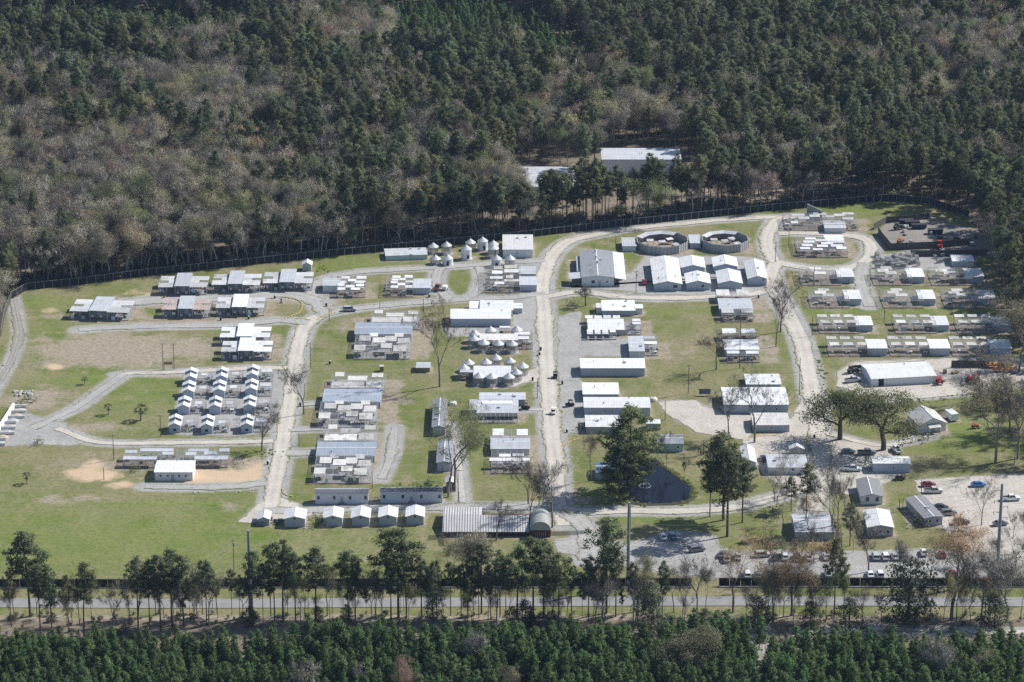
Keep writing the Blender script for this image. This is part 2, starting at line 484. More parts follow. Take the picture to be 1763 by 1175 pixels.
LUSH = [(240, 545, 20, 14, .7), (80, 520, 60, 10, .8), (100, 580, 50, 30, .5), (160, 655, 90, 10, .9), (250, 690, 60, 40, .45), (1650, 745, 80, 22, 1.0), (1430, 535, 330, 5, .9), (640, 460, 90, 10, .6), (1170, 830, 20, 20, .4),
        (180, 925, 330, 60, .65), (560, 960, 160, 30, .45), (1660, 545, 80, 14, .6), (1080, 893, 60, 8, .7), (880, 780, 50, 40, .35), (1480, 360, 50, 10, .8), (300, 868, 180, 5, .8), (1430, 700, 20, 10, .3), (1000, 745, 25, 5, .5), (330, 650, 40, 10, .4)]

def blob_mask(x, y, blobs):
    out = np.zeros_like(x)
    for cx, cyy, rx, ry, s in blobs:
        gx, gy = G(cx, cyy)
        k = SC(cyy)
        ang = math.atan2(CAM[2], gy - CAM[1])
        ax, ay = rx / k, ry / (k * math.sin(ang))
        d = ((x - gx) / ax) ** 2 + ((y - gy) / ay) ** 2
        out = np.maximum(out, s * np.exp(-d * 0.8))
    return out

def line_dist(x, y, pts):
    best = np.full(x.shape, 1e9)
    for a, b in zip(pts[:-1], pts[1:]):
        dx, dy = b.x - a.x, b.y - a.y
        L2 = dx * dx + dy * dy + 1e-9
        mk = (np.abs(x - (a.x + b.x) / 2) < 40) & (np.abs(y - (a.y + b.y) / 2) < 40)
        xx, yy = x[mk], y[mk]
        t = np.clip(((xx - a.x) * dx + (yy - a.y) * dy) / L2, 0, 1)
        d = np.hypot(xx - a.x - t * dx, yy - a.y - t * dy)
        best[mk] = np.minimum(best[mk], d)
    return best

def inside(px, py, poly):
    c = np.zeros(px.shape, bool)
    n = len(poly)
    for i in range(n):
        x0, y0 = poly[i]
        x1, y1 = poly[(i + 1) % n]
        if y0 == y1:
            continue
        cond = ((y0 > py) != (y1 > py)) & (px < (x1 - x0) * (py - y0) / (y1 - y0) + x0)
        c ^= cond
    return c

BACK_FENCE = [(20, 515), (46, 500), (150, 489), (255, 475), (400, 460), (540, 445), (660, 433), (740, 426), (920, 408), (1060, 391), (1190, 378), (1330, 363), (1400, 357), (1530, 346)]
# open land in picture coordinates (outside it: woodland)
CLEARING = [(-400, 640), (-60, 600), (5, 560), (20, 513), (46, 499), (150, 487), (255, 473), (400, 458), (540, 443), (660, 431), (740, 424), (920, 405), (1060, 388), (1190, 375), (1330, 360), (1400, 354), (1530, 343),
            (1600, 352), (1660, 372), (1700, 420), (1712, 470), (1735, 520), (1752, 600), (1800, 640), (2200, 700), (2200, 1068), (-400, 1068)]

fx = np.concatenate([[-6000, -2500, -1200, -700, -450, -320, -260], np.arange(-215, 215.1, 1.25), [260, 320, 450, 700, 1200, 2500, 6000]])
fy = np.concatenate([[-4000, -2000, -1100, -700, -450, -350, -300], np.arange(-275, 165.1, 1.25), [175, 190, 220, 280, 380, 520, 800, 1400, 3000, 9000]])
XX, YY = np.meshgrid(fx, fy)
nx, ny = len(fx), len(fy)
gx, gy = XX.ravel(), YY.ravel()
gpx, gpy = npPX(gx, gy)
open_land = inside(gpx, gpy, CLEARING)
# smooth the wood edge
om = open_land.reshape(ny, nx).astype(float)
for _ in range(4):
    om[1:-1, 1:-1] = (om[1:-1, 1:-1] * 4 + om[:-2, 1:-1] + om[2:, 1:-1] + om[1:-1, :-2] + om[1:-1, 2:]) / 8
litter = 1 - om.ravel()
gravel = np.zeros_like(gx)
ROADLINES = []
for lab, w, pts, look in ROADS:
    wp = smooth([G(*p) for p in pts])
    ROADLINES.append(wp)
    w *= .95
    d = line_dist(gx, gy, wp)
    gravel = np.maximum(gravel, np.clip(0.95 - (d - w / 2) / 4.0, 0, 1) * (0.8 if look == 2 else 1))
for lab, poly, look in YARDS:
    m = inside(gpx, gpy, poly).reshape(ny, nx).astype(float)
    for _ in range(5):
        m[1:-1, 1:-1] = (m[1:-1, 1:-1] * 4 + m[:-2, 1:-1] + m[2:, 1:-1] + m[1:-1, :-2] + m[1:-1, 2:]) / 8
    gravel = np.maximum(gravel, m.ravel())
sand = blob_mask(gx, gy, SAND)
soil = blob_mask(gx, gy, SOIL)
lush = blob_mask(gx, gy, LUSH)
# shallow ditch relief and gentle unevenness (kept under the road sheets)
me = bpy.data.meshes.new('ground')
verts = np.stack([gx, gy, np.zeros_like(gx)], 1)
idx = np.arange(nx * ny).reshape(ny, nx)
quads = np.stack([idx[:-1, :-1].ravel(), idx[:-1, 1:].ravel(), idx[1:, 1:].ravel(), idx[1:, :-1].ravel()], 1)
me.vertices.add(len(verts))
me.vertices.foreach_set('co', verts.ravel().astype(np.float32))
me.loops.add(quads.size)
me.loops.foreach_set('vertex_index', quads.ravel().astype(np.int32))
me.polygons.add(len(quads))
me.polygons.foreach_set('loop_start', np.arange(0, quads.size, 4, dtype=np.int32))
me.update(calc_edges=True)
for nm, arr in (('gravel', gravel), ('sand', sand), ('soil', soil), ('lush', lush), ('litter', litter)):
    a = me.attributes.new(nm, 'FLOAT', 'POINT')
    a.data.foreach_set('value', arr.astype(np.float32))

GRAVEL_A, GRAVEL_B = (0.50, 0.46, 0.40), (0.36, 0.34, 0.31)
def gravel_color(t, tone=0):
    co = t.coord('World')
    n1 = t.noise(co, 0.11, 5, 0.65)
    n2 = t.noise(co, 1.3, 4, 0.7)
    pal = [((0.53, 0.488, 0.430), (0.405, 0.370, 0.322)), ((0.40, 0.388, 0.37), (0.29, 0.282, 0.268)), ((0.30, 0.275, 0.25), (0.21, 0.19, 0.165)), ((0.48, 0.46, 0.42), (0.38, 0.36, 0.33))][tone]
    c = t.mix(t.ramp(n1, 0.35, 0.68), c4(pal[0]), c4(pal[1]))
    c = t.mix(t.math('MULTIPLY', t.ramp(n2, 0.45, 0.62), 0.6), c, c4(tuple(v * 0.68 for v in pal[1])))
    n3 = t.noise(t.coord('World', (1, .5, 1)), 0.33, 6, 0.75)
    return t.mix(t.math('MULTIPLY', t.ramp(n3, 0.54, 0.68), 0.55), c, c4(tuple(v * w for v, w in zip(pal[1], (.78, .72, .64)))))

def grass_color(t):
    co = t.coord('World')
    cs = t.coord('World', (0.35, 1.6, 1))
    nA = t.noise(co, 0.022, 5, 0.6)
    nB = t.noise(co, 0.13, 6, 0.68)
    nC = t.noise(co, 0.7, 6, 0.8)
    nS = t.noise(cs, 0.12, 5, 0.65)
    grass = t.mix(t.ramp(nB, 0.36, 0.64), (0.112, 0.155, 0.034, 1), (0.182, 0.186, 0.064, 1))
    grass = t.mix(t.math('MULTIPLY', t.ramp(nA, 0.45, 0.62), .7), grass, (0.235, 0.20, 0.115, 1))
    nD = t.noise(t.coord('World', (1, .55, 1)), 0.055, 6, 0.7)
    grass = t.mix(t.math('MULTIPLY', t.ramp(nD, 0.465, 0.60), .85), grass, (0.265, 0.226, 0.138, 1))
    grass = t.mix(t.math('MULTIPLY', t.ramp(t.noise(co, 0.075, 6, .72), 0.55, 0.66), .7), grass, (0.098, 0.128, 0.036, 1))
    grass = t.mix(t.math('MULTIPLY', t.ramp(nS, 0.49, 0.66), 0.7), grass, (0.235, 0.20, 0.13, 1))
    lushf = t.math('MULTIPLY', t.attr('lush').outputs['Fac'], t.math('ADD', t.math('MULTIPLY', t.ramp(nB, 0.3, 0.6), .5), .5))
    grass = t.mix(lushf, grass, t.mix(t.ramp(nB, .4, .6), (0.125, 0.205, 0.032, 1), (0.185, 0.215, 0.060, 1)))
    grass = t.mix(t.math('MULTIPLY', t.ramp(nC, 0.46, 0.62), 0.6), grass, (0.075, 0.100, 0.028, 1))
    grass = t.mix(t.math('MULTIPLY', t.ramp(t.noise(co, 1.1, 5, .8), 0.54, 0.68), 0.45), grass, (0.31, 0.27, 0.165, 1))
    return grass, co, nB, nC

t = NT('ground_cover')
grass, co, nB, nC = grass_color(t)
def brk(a, n, k=0.55):
    """break a soft mask up with noise so that its edge is ragged"""
    v = t.math('ADD', t.attr(a).outputs['Fac'], t.math('MULTIPLY', t.math('SUBTRACT', n, 0.5), k * 2.2))
    return t.ramp(v, 0.30, 0.62)
soilc = t.mix(t.ramp(nC, 0.42, 0.60), (0.345, 0.295, 0.23, 1), (0.225, 0.188, 0.135, 1))
sandc = t.mix(t.ramp(nB, 0.35, 0.7), (0.56, 0.41, 0.27, 1), (0.44, 0.34, 0.235, 1))
litc = t.mix(t.ramp(nB, 0.35, 0.65), (0.175, 0.142, 0.105, 1), (0.25, 0.205, 0.155, 1))
litc = t.mix(t.math('MULTIPLY', t.ramp(nC, 0.45, 0.75), 0.6), litc, (0.06, 0.055, 0.03, 1))
col = t.mix(brk('soil', nB, .7), grass, soilc)
col = t.mix(brk('litter', nB, .5), col, litc)
col = t.mix(brk('sand', nB, .6), col, sandc)
col = t.mix(brk('gravel', nC, .8), col, gravel_color(t, 1))
t.link(col, t.b.inputs['Base Color'])
t.b.inputs['Roughness'].default_value = 1.0
t.b.inputs['Specular IOR Level'].default_value = 0.05
hN = t.noise(co, 1.6, 4, 0.75)
t.bump(hN, 0.8, 0.25)
MATS['ground_cover'] = t.m
me.materials.append(t.m)
ground = link('ground', me)
structure(ground, 'mown grass and bare earth of the compound running into woodland floor')

for k, nm in enumerate(('gravel_pale', 'gravel_grey', 'track_dirt', 'path_concrete')):
    t = NT(nm)
    c = gravel_color(t, k)
    if k != 3:
        e = t.attr('edge').outputs['Fac']
        co = t.coord('World')
        n = t.noise(co, 0.5, 4, .7)
        e2 = t.ramp(t.math('ADD', e, t.math('MULTIPLY', t.math('SUBTRACT', n, 0.5), 0.9)), 0.55, 1.0)
        c = t.mix(t.math('MULTIPLY', e2, 0.7), c, (0.27, 0.25, 0.20, 1))
        # wheel tracks pressed paler
        tr = t.attr('track').outputs['Fac']
        c = t.mix(t.math('MULTIPLY', t.math('MULTIPLY', tr, t.ramp(n, .3, .6)), 0.6), c, (0.57, 0.525, 0.455, 1) if k == 0 else (0.43, 0.415, 0.385, 1))
    if k != 3:      # turf creeping in over the verges
        gc = grass_color(t)[0]
        nv = t.math('ADD', t.math('MULTIPLY', t.math('SUBTRACT', t.noise(t.coord('World'), 0.35, 5, .7), .5), 1.3), t.math('MULTIPLY', t.math('SUBTRACT', t.noise(t.coord('World'), 1.4, 4, .75), .5), .8))
        c = t.mix(t.ramp(t.math('ADD', e, nv), 0.78, 0.98), c, gc)
    t.link(c, t.b.inputs['Base Color'])
    t.b.inputs['Roughness'].default_value = 1.0
    t.b.inputs['Specular IOR Level'].default_value = 0.05
    t.bump(t.noise(t.coord('World'), 3.0, 3, .7), 0.4, 0.06)
    MATS[nm] = t.m
GM = ['gravel_pale', 'gravel_grey', 'track_dirt', 'path_concrete']

def ribbon(name, label, wp, w, mat, z, jit=0.45):
    vs, fs, ed, tr = [], [], [], []
    cross = [(-1, 1.0, 0), (-.72, .55, .2), (-.42, 0, 1), (0, .1, 0), (.42, 0, 1), (.72, .55, .2), (1, 1.0, 0)]
    n = len(wp)
    for i, p in enumerate(wp):
        d = (wp[min(i + 1, n - 1)] - wp[max(i - 1, 0)]).normalized()
        nrm = Vector((-d.y, d.x, 0))
        for c, e, tk in cross:
            j = 0
            if abs(c) == 1 and jit:
                j = jit * (mnoise.noise(Vector((p.x * .3 + c * 50, p.y * .3, 3.1))) * 1.7 + mnoise.noise(Vector((p.x * .07 + c * 50, p.y * .07, 9.1))) * 2.6 + R.uniform(-.45, .45))
            j = max(-.2 * w / 2, min(1.3, j))
            q = p + nrm * (c * w / 2 + (j if c > 0 else -j))
            vs.append((q.x, q.y, z)); ed.append(e); tr.append(tk)
        if i:
            a, b = (i - 1) * 7, i * 7
            fs += [(a + k, a + k + 1, b + k + 1, b + k) for k in range(6)]
    m = bpy.data.meshes.new(name)
    m.from_pydata(vs, [], fs)
    for nm, arr in (('edge', ed), ('track', tr)):
        at = m.attributes.new(nm, 'FLOAT', 'POINT')
        at.data.foreach_set('value', np.array(arr, np.float32))
    m.materials.append(MATS[mat])
    m.update()
    o = link(name, m)
    if m.polygons[0].normal.z < 0:
        m.flip_normals()
    return structure(o, label)

zz = 0.012
for lab, poly, look in YARDS:
    pw = [G(*p) for p in poly]
    out = []
    n = len(pw)
    for i in range(n):
        a, b = Vector(pw[i] + (0,)), Vector(pw[(i + 1) % n] + (0,))
        k = max(1, int((b - a).length / 1.6))
        for q in range(k):
            p = a.lerp(b, q / k)
            out.append((p.x + 1.3 * mnoise.noise(Vector((p.x * .22, p.y * .22, 7))) + R.uniform(-.25, .25), p.y + 1.8 * mnoise.noise(Vector((p.x * .22, p.y * .22, 17))) + R.uniform(-.25, .25), zz))
    n = len(out)
    area = sum(out[i][0] * out[(i + 1) % n][1] - out[(i + 1) % n][0] * out[i][1] for i in range(n))
    sg = 1 if area > 0 else -1
    inn_ = []
    for i in range(n):
        a, b = Vector(out[i - 3]), Vector(out[(i + 3) % n])
        d = (b - a).normalized()
        inn_.append((out[i][0] - d.y * 1.3 * sg, out[i][1] + d.x * 1.3 * sg, zz + .004))
    fs = [tuple(range(n, 2 * n))] + [(i, (i + 1) % n, n + (i + 1) % n, n + i) for i in range(n)]
    m = bpy.data.meshes.new('gravel_yard')
    m.from_pydata(out + inn_, [], fs)
    at = m.attributes.new('edge', 'FLOAT', 'POINT')
    at.data.foreach_set('value', np.array([1.0] * n + [0.1] * n, np.float32))
    m.materials.append(MATS[GM[look]])
    m.update()
    if m.polygons[0].normal.z < 0:
        m.flip_normals()
    structure(link('gravel_yard', m), lab)
    zz += 0.005
for (lab, w, pts, look), wp in zip(ROADS, ROADLINES):
    ribbon('footpath' if look == 3 else ('dirt_track' if look == 2 else 'gravel_road'), lab, wp, w, GM[look], zz, 0.1 if look == 3 else 0.62)
    zz += 0.0012

# the paved street in front, with its edge lines
t = NT('asphalt_worn')
co = t.coord('World')
c = t.mix(t.ramp(t.noise(co, .3, 5, .7), .35, .7), (0.255, 0.25, 0.245, 1), (0.19, 0.187, 0.183, 1))
t.link(c, t.b.inputs['Base Color']); t.b.inputs['Roughness'].default_value = .9
MATS['asphalt_worn'] = t.m
pv = smooth([G(*p) for p in PAVED], 6)
ys0, ys1 = G(881, 1030)[1], G(881, 1046)[1]
ribbon('street', 'pale worn asphalt street running past the front fence', pv, abs(ys0 - ys1), 'asphalt_worn', zz, 0.0)
STREET_Y = G(881, 1038)[1]

# pond
t = NT('pond_water')
t.b.inputs['Base Color'].default_value = (0.010, 0.013, 0.022, 1)
t.b.inputs['Roughness'].default_value = 0.06
t.b.inputs['IOR'].default_value = 1.33
t.b.inputs['Specular IOR Level'].default_value = 0.14
t.bump(t.noise(t.coord('World', (1, 1, 1)), .5, 2, .5), 0.12, 0.02)
MATS['pond_water'] = t.m
POND = [(1119, 797), (1128, 792), (1144, 806), (1167, 821), (1187, 836), (1193, 849), (1187, 860), (1167, 866), (1120, 868), (1096, 866), (1078, 858), (1068, 840), (1062, 818), (1085, 800)]
def flat_poly(name, label, poly, mat, z, jit=.5):
    pw = smooth([G(*p) for p in poly + poly[:1]], 1.2)[:-1]
    m = bpy.data.meshes.new(name)
    m.from_pydata([(p.x + R.uniform(-jit, jit) * .4, p.y + R.uniform(-jit, jit) * .4, z) for p in pw], [], [tuple(range(len(pw)))])
    m.materials.append(MATS[mat]); m.update()
    if m.polygons[0].normal.z < 0:
        m.flip_normals()
    return structure(link(name, m), label)
plain('mud', (0.05, 0.042, 0.03), 0.9, var=.3)
flat_poly('pond_bank', 'dark muddy rim of the pond', [(1126 + (x - 1126) * 1.07, 832 + (y - 832) * 1.09) for x, y in POND], 'mud', zz + .006, .8)
flat_poly('water', 'dark still pond under the big pine', POND, 'pond_water', zz + .02, .3)
zz += .03
# ------------------------------------------------------------------ builders for sheds, pens and cages (local metres, front towards -y)
def window(root, x, y, z, w, h, side='front', mat='glass_dark'):
    """window part (pane) with a frame as its own sub-part, on a wall facing -y at y, or facing -x / +x"""
    key = ('win', w, h, side)
    def mk_pane():
        return MB().box(-w / 2, w / 2, -.03, .02, 0, h).mesh('window', mat) if side == 'front' else MB().box(-.03, .03, -w / 2, w / 2, 0, h).mesh('window', mat)
    def mk_frame():
        b = MB()
        f = .1
        if side == 'front':
            for a in ((-w / 2 - f, -w / 2, 0, h), (w / 2, w / 2 + f, 0, h), (-w / 2 - f, w / 2 + f, -f, 0), (-w / 2 - f, w / 2 + f, h, h + f)):
                b.box(a[0], a[1], -.07, .02, a[2], a[3])
        else:
            for a in ((-w / 2 - f, -w / 2, 0, h), (w / 2, w / 2 + f, 0, h), (-w / 2 - f, w / 2 + f, -f, 0), (-w / 2 - f, w / 2 + f, h, h + f)):
                b.box(-.07, .07, a[0], a[1], a[2], a[3])
        return b.mesh('frame', 'trim')
    p = link('window', cached(key, mk_pane), root, (x, y, z))
    link('frame', cached(key + ('f',), mk_frame), p)
    return p

def door(root, x, y, w=.95, h=2.05, mat='wall_grey'):
    o = link('door', cached(('door', w, h, mat), lambda: MB().box(-w / 2, w / 2, -.06, .02, 0, h).mesh('door', mat)), root, (x, y, .03))
    link('frame', cached(('doorf', w, h), lambda: MB().box(-w / 2 - .12, -w / 2, -.09, .02, 0, h).box(w / 2, w / 2 + .12, -.09, .02, 0, h).box(-w / 2 - .12, w / 2 + .12, -.09, .02, h, h + .12).mesh('frame', 'trim')), o)
    link('handle', cached('hand', lambda: MB().box(w * .3, w * .36, -.1, -.06, .95, 1.15).mesh('handle', 'galv_post')), o)
    return o

def shed(root, ox, oy, w, d, h, rise=.5, ridge='x', roof='roof_white', wall='wall_white', over=.35, wins=(), doors=(), th=.1, sidewins=()):
    if ridge == 'x':
        prof = [(0, 0), (d, 0), (d, h), (d / 2, h + rise), (0, h)]
        MB().extrude(prof, 0, w).build('wall', wall, root, (ox, oy, 0))
        s = rise / (d / 2)
        z0 = h - s * over + .02
        pr = [(-over, z0), (d / 2, h + rise + .02), (d + over, z0), (d + over, z0 + th), (d / 2, h + rise + th + .03), (-over, z0 + th)]
        r = MB().extrude(pr, -over * .6, w + over * .6).build('roof', roof, root, (ox, oy, 0))
        MB().box(-over * .6, w + over * .6, d / 2 - .14, d / 2 + .14, h + rise + th, h + rise + th + .06).build('ridge_cap', 'trim', r)
    elif ridge == 'y':
        v = [(0, 0, 0), (w, 0, 0), (w, 0, h), (w / 2, 0, h + rise), (0, 0, h), (0, d, 0), (w, d, 0), (w, d, h), (w / 2, d, h + rise), (0, d, h)]
        MB().add(v, [(0, 1, 2, 3, 4), (9, 8, 7, 6, 5), (0, 5, 6, 1), (1, 6, 7, 2), (2, 7, 8, 3), (3, 8, 9, 4), (4, 9, 5, 0)]).build('wall', wall, root, (ox, oy, 0))
        s = rise / (w / 2)
        z0 = h - s * over + .02
        pr = [(-over, z0), (w / 2, h + rise + .02), (w + over, z0), (w + over, z0 + th), (w / 2, h + rise + th + .03), (-over, z0 + th)]
        b = MB()
        n = len(pr)
        vs = [(x, -over, z) for x, z in pr] + [(x, d + over, z) for x, z in pr]
        b.add(vs, [(i, (i + 1) % n, (i + 1) % n + n, i + n) for i in range(n)] + [tuple(range(n - 1, -1, -1)), tuple(range(n, 2 * n))])
        r = b.build('roof', roof, root, (ox, oy, 0))
        MB().box(w / 2 - .14, w / 2 + .14, -over, d + over, h + rise + th, h + rise + th + .06).build('ridge_cap', 'trim', r)
    else:  # single fall: front height h, back height h + rise
        MB().extrude([(0, 0), (d, 0), (d, h + rise), (0, h)], 0, w).build('wall', wall, root, (ox, oy, 0))
        s = rise / d
        MB().extrude([(-over, h - s * over + .02), (d + over, h + rise + s * over + .02), (d + over, h + rise + s * over + th), (-over, h - s * over + th)], -over * .6, w + over * .6).build('roof', roof, root, (ox, oy, 0))
    if w * d > 60 and R.random() < .75:
        for k in range(R.randint(1, 3)):
            u, v = R.uniform(.12, .88), R.uniform(.12, .88)
            zf = h + (rise * (1 - abs(v - .5) * 2) if ridge == 'x' else (rise * (1 - abs(u - .5) * 2) if ridge == 'y' else rise * v))
            if R.random() < .6:
                MB().tube((0, 0, 0), (0, 0, .55), .1, .1, 6).tube((0, 0, .5), (0, 0, .68), .2, .14, 8).build('roof_vent', R.choice(['galv_post', 'dark_plastic']), root, (ox + u * w, oy + v * d, zf))
            else:
                MB().box(-.35, .35, -.35, .35, 0, .45).box(-.45, .45, -.45, .45, .45, .52).build('roof_fan', R.choice(['galv_post', 'wall_grey']), root, (ox + u * w, oy + v * d, zf))
    for q in wins:
        u, z, ww, hh = q if len(q) == 4 else (q[0], 1.0, .8, .9)
        window(root, ox + u * w, oy, z, ww, hh)
    for u in doors:
        door(root, ox + u * w, oy)

def measure(x0, x1, yb, ye, yt, rise, ridge, ridge_top=False):
    X0, Y = G(x0, yb)
    X1 = G(x1, yb)[0]
    xm = (x0 + x1) / 2
    h = max(1.6, HY(xm, ye, Y))
    if ridge == 'x':
        d = (G(xm, yt, h + rise)[1] - Y) * 2 if ridge_top else G(xm, yt, h)[1] - Y
    else:
        d = G(xm, yt, h + rise)[1] - Y
    return X0, Y, X1 - X0, max(2.0, d), h

def building(name, label, cat, x0, x1, yb, ye, yt, rise=.5, ridge='x', group=None, **kw):
    X0, Y, w, d, h = measure(x0, x1, yb, ye, yt, rise, ridge)
    root = thing(name, label, cat, (X0 + w / 2, Y), 0, group)
    shed(root, -w / 2, 0, w, d, h, rise, ridge, **kw)
    root['dims'] = [w, d, h]
    return root

def sub(root, x0, x1, yb):
    X0, Y = G(x0, yb)
    X1 = G(x1, yb)[0]
    return X0 - root.location.x, Y - root.location.y, X1 - X0

def sub_shed(root, x0, x1, yb, ye, yt, rise=.4, ridge='x', **kw):
    X0, Y, w, d, h = measure(x0, x1, yb, ye, yt, rise, ridge)
    shed(root, X0 - root.location.x, Y - root.location.y, w, d, h, rise, ridge, **kw)
    return X0 - root.location.x, Y - root.location.y, w, d, h

def sheet(root, x0, x1, y0, y1, z0, z1, mat='sheet_old', name='roof_sheet'):
    """a roofing sheet on purlins, front edge at z0, back edge at z1"""
    return MB().slab([(0, 0, z0), (x1 - x0, 0, z0), (x1 - x0, y1 - y0, z1), (0, y1 - y0, z1)], .05).build(name, mat, root, (x0, y0, 0))

def den(root, x, y, k):
    if k == 0:
        o = MB().box(-.6, .6, -.45, .45, .25, 1.0).box(-.66, .66, -.52, .52, 1.0, 1.06).build('den_box', R.choice(['wood_plank', 'wall_grey', 'wood_grey', 'trim', 'wall_shaded_bluegrey']), root, (x, y, 0))
        MB().box(-.2, .2, -.49, -.44, .35, .85).build('opening', 'dark_gap', o)
    elif k == 1:
        b = MB().box(-1.0, 1.0, -.5, .5, .95, 1.05)
        for a in (-.9, .9):
            for c in (-.4, .4):
                b.box(a - .05, a + .05, c - .05, c + .05, 0, .95)
        o = b.build('platform', R.choice(['wood_plank', 'wood_grey']), root, (x, y, 0))
    else:
        o = MB().tube((0, -.9, 1.1), (0, .9, 1.5), .09, .07, 6).tube((0, -.9, 0), (0, -.9, 1.12), .06, .06, 5).tube((0, .9, 0), (0, .9, 1.52), .06, .06, 5).build('perch', 'wood_plank', root, (x, y, 0))
    o.rotation_euler = (0, 0, R.choice([0, 0, math.pi / 2, .4]))
    return o

def pens(root, ox, oy, w, d, h, nu, nv, sheets=(), mat='sheet_old', top=True, partitions=True, floor='pen_dirt', dens=.6, whites=.2, back=True, post_r=.05, lift=.12):
    """a block of wire runs: posts, wire walls, wire top, roofing sheets (u0,u1,v0,v1[,dz,mat]), boxes and perches inside"""
    MB().box(0, w, 0, d, .0, .05 + zz).build('pen_floor', floor, root, (ox, oy, 0))
    xs = [w * i / nu for i in range(nu + 1)]
    ys = [d * j / nv for j in range(nv + 1)]
    for i, x in enumerate(xs):
        for j, y in enumerate(ys):
            if partitions or i in (0, nu) or j in (0, nv):
                post(root, ox + x, oy + y, 0, h + .05, post_r)
    rail = MB()
    for y in (ys if partitions else (0, d)):
        rail.tube((0, y, h), (w, y, h), .045, .045, 5)
    for x in (xs if partitions else (0, w)):
        rail.tube((x, 0, h), (x, d, h), .04, .04, 5)
    rail.build('top_rail', 'galv_post', root, (ox, oy, 0))
    for i in range(nu):
        for y in ((0, d) if back else (0,)):
            panel(root, (ox + xs[i], oy + y), (ox + xs[i + 1], oy + y), .06, h)
        if R.random() < whites:     # a solid board on the front
            a = xs[i] + (xs[i + 1] - xs[i]) * R.uniform(.05, .4)
            bw = (xs[i + 1] - xs[i]) * R.uniform(.25, .5)
            z0 = R.choice([.1, .1, .9])
            MB().box(0, bw, -.05, -.01, z0, z0 + R.uniform(.9, 1.5)).build('board', R.choice(['wall_white', 'trim', 'wall_grey', 'wall_shaded_bluegrey']), root, (ox + a, oy, 0))
    for j in range(nv):
        for x in (xs if partitions else (0, w)):
            panel(root, (ox + x, oy + ys[j]), (ox + x, oy + ys[j + 1]), .06, h)
    if top:
        MB().add([(0, 0, h + .02), (w, 0, h + .02), (w, d, h + .02), (0, d, h + .02)], [(0, 1, 2, 3)]).build('wire_roof', 'wire_top', root, (ox, oy, 0))
    for s in sheets:
        u0, u1, v0, v1 = s[:4]
        dz = s[4] if len(s) > 4 else 0
        m = s[5] if len(s) > 5 else (mat if isinstance(mat, str) else R.choice(mat))
        z = h + lift + dz + R.uniform(0, .08)
        o = sheet(root, ox + u0 * w, ox + u1 * w, oy + v0 * d, oy + v1 * d, z, z + R.uniform(.1, .28), m)
    for i in range(nu):
        for j in range(nv):
            if R.random() < dens:
                den(root, ox + (xs[i] + xs[i + 1]) / 2 + R.uniform(-.3, .3), oy + (ys[j] + ys[j + 1]) / 2 + R.uniform(-.6, .6), R.choice([0, 0, 1, 2]))

def kennel(label, x0, x1, yb, yt, h, nu, nv, sheets, group=None, name='kennel', rz=0.0, **kw):
    X0, Y = G(x0, yb)
    X1 = G(x1, yb)[0]
    w = X1 - X0
    d = G((x0 + x1) / 2, yt, h)[1] - Y
    root = thing(name, label, 'kennel', ((X0 + X1) / 2, Y), rz, group)
    pens(root, -w / 2, 0, w, d, h, nu, nv, sheets, **kw)
    return root, w, d

def raised_kennel(label, x0, x1, yb, d=12.0, rz=0.0, mats=('sheet_new',) * 3, roof='roof_galv'):
    """two wings of roofed wire runs either side of a higher middle bay under one sloping roof"""
    X0, Y = G(x0, yb)
    X1 = G(x1, yb)[0]
    w = X1 - X0
    root = thing('raised_kennel', label, 'kennel', ((X0 + X1) / 2, Y), rz, 'kennels with a raised middle roof')
    c0, c1 = w * .345, w * .645
    h = 2.8
    wl = c0 - .05
    pens(root, -w / 2, .6, wl, d - 1.2, h, 2, 3, [(-.02, 1, -.03, .36), (.52, 1.0, .36, .62), (-.02, 1, .62, 1.0)], mat=mats[0], floor='pen_slab', dens=.6, whites=.85, post_r=.08)
    wr = w - c1 - .05
    pens(root, -w / 2 + c1 + .05, .6, wr, d - 1.2, h, 2, 3, [(0, 1.02, -.03, .38), (0, .48, .38, .64), (0, 1.02, .64, 1.0)], mat=mats[2], floor='pen_slab', dens=.6, whites=.85, post_r=.08)
    cw = c1 - c0
    b = MB()
    b.box(0, .12, .5, d - .2, 0, 3.4).box(cw - .12, cw, .5, d - .2, 0, 3.4).box(.12, cw - .12, d - .4, d - .25, 0, 3.6).box(.12, cw - .12, 3.2, 3.35, 0, 3.4)
    b.build('wall', 'wall_shaded_bluegrey', root, (-w / 2 + c0, 0, 0))
    for k in range(3):
        MB().box(0, .7, 3.1, 3.18, .9, 1.7).build('board', 'trim', root, (-w / 2 + c0 + .5 + k * 1.5, -2.55 if k != 1 else 0, R.choice([0, -.5]) if k != 1 else 0))
    MB().tube((.1, .2, 0), (.1, .2, 3.55), .06, .06, 6).build('post', 'galv_post', root, (-w / 2 + c0, 0, 0))
    MB().tube((cw - .1, .2, 0), (cw - .1, .2, 3.55), .06, .06, 6).build('post', 'galv_post', root, (-w / 2 + c0, 0, 0))
    panel(root, (-w / 2 + c0 + .1, .2), (-w / 2 + c0 + cw - .1, .2), .06, 2.6)
    door(root, -w / 2 + c0 + cw * .5, 3.2, .9, 2.0, 'wall_white')
    MB().slab([(-.15, -.5, 3.6), (cw + .15, -.5, 3.6), (cw + .15, d, 4.2), (-.15, d, 4.2)], .1).build('roof', roof, root, (-w / 2 + c0, 0, 0))
    return root

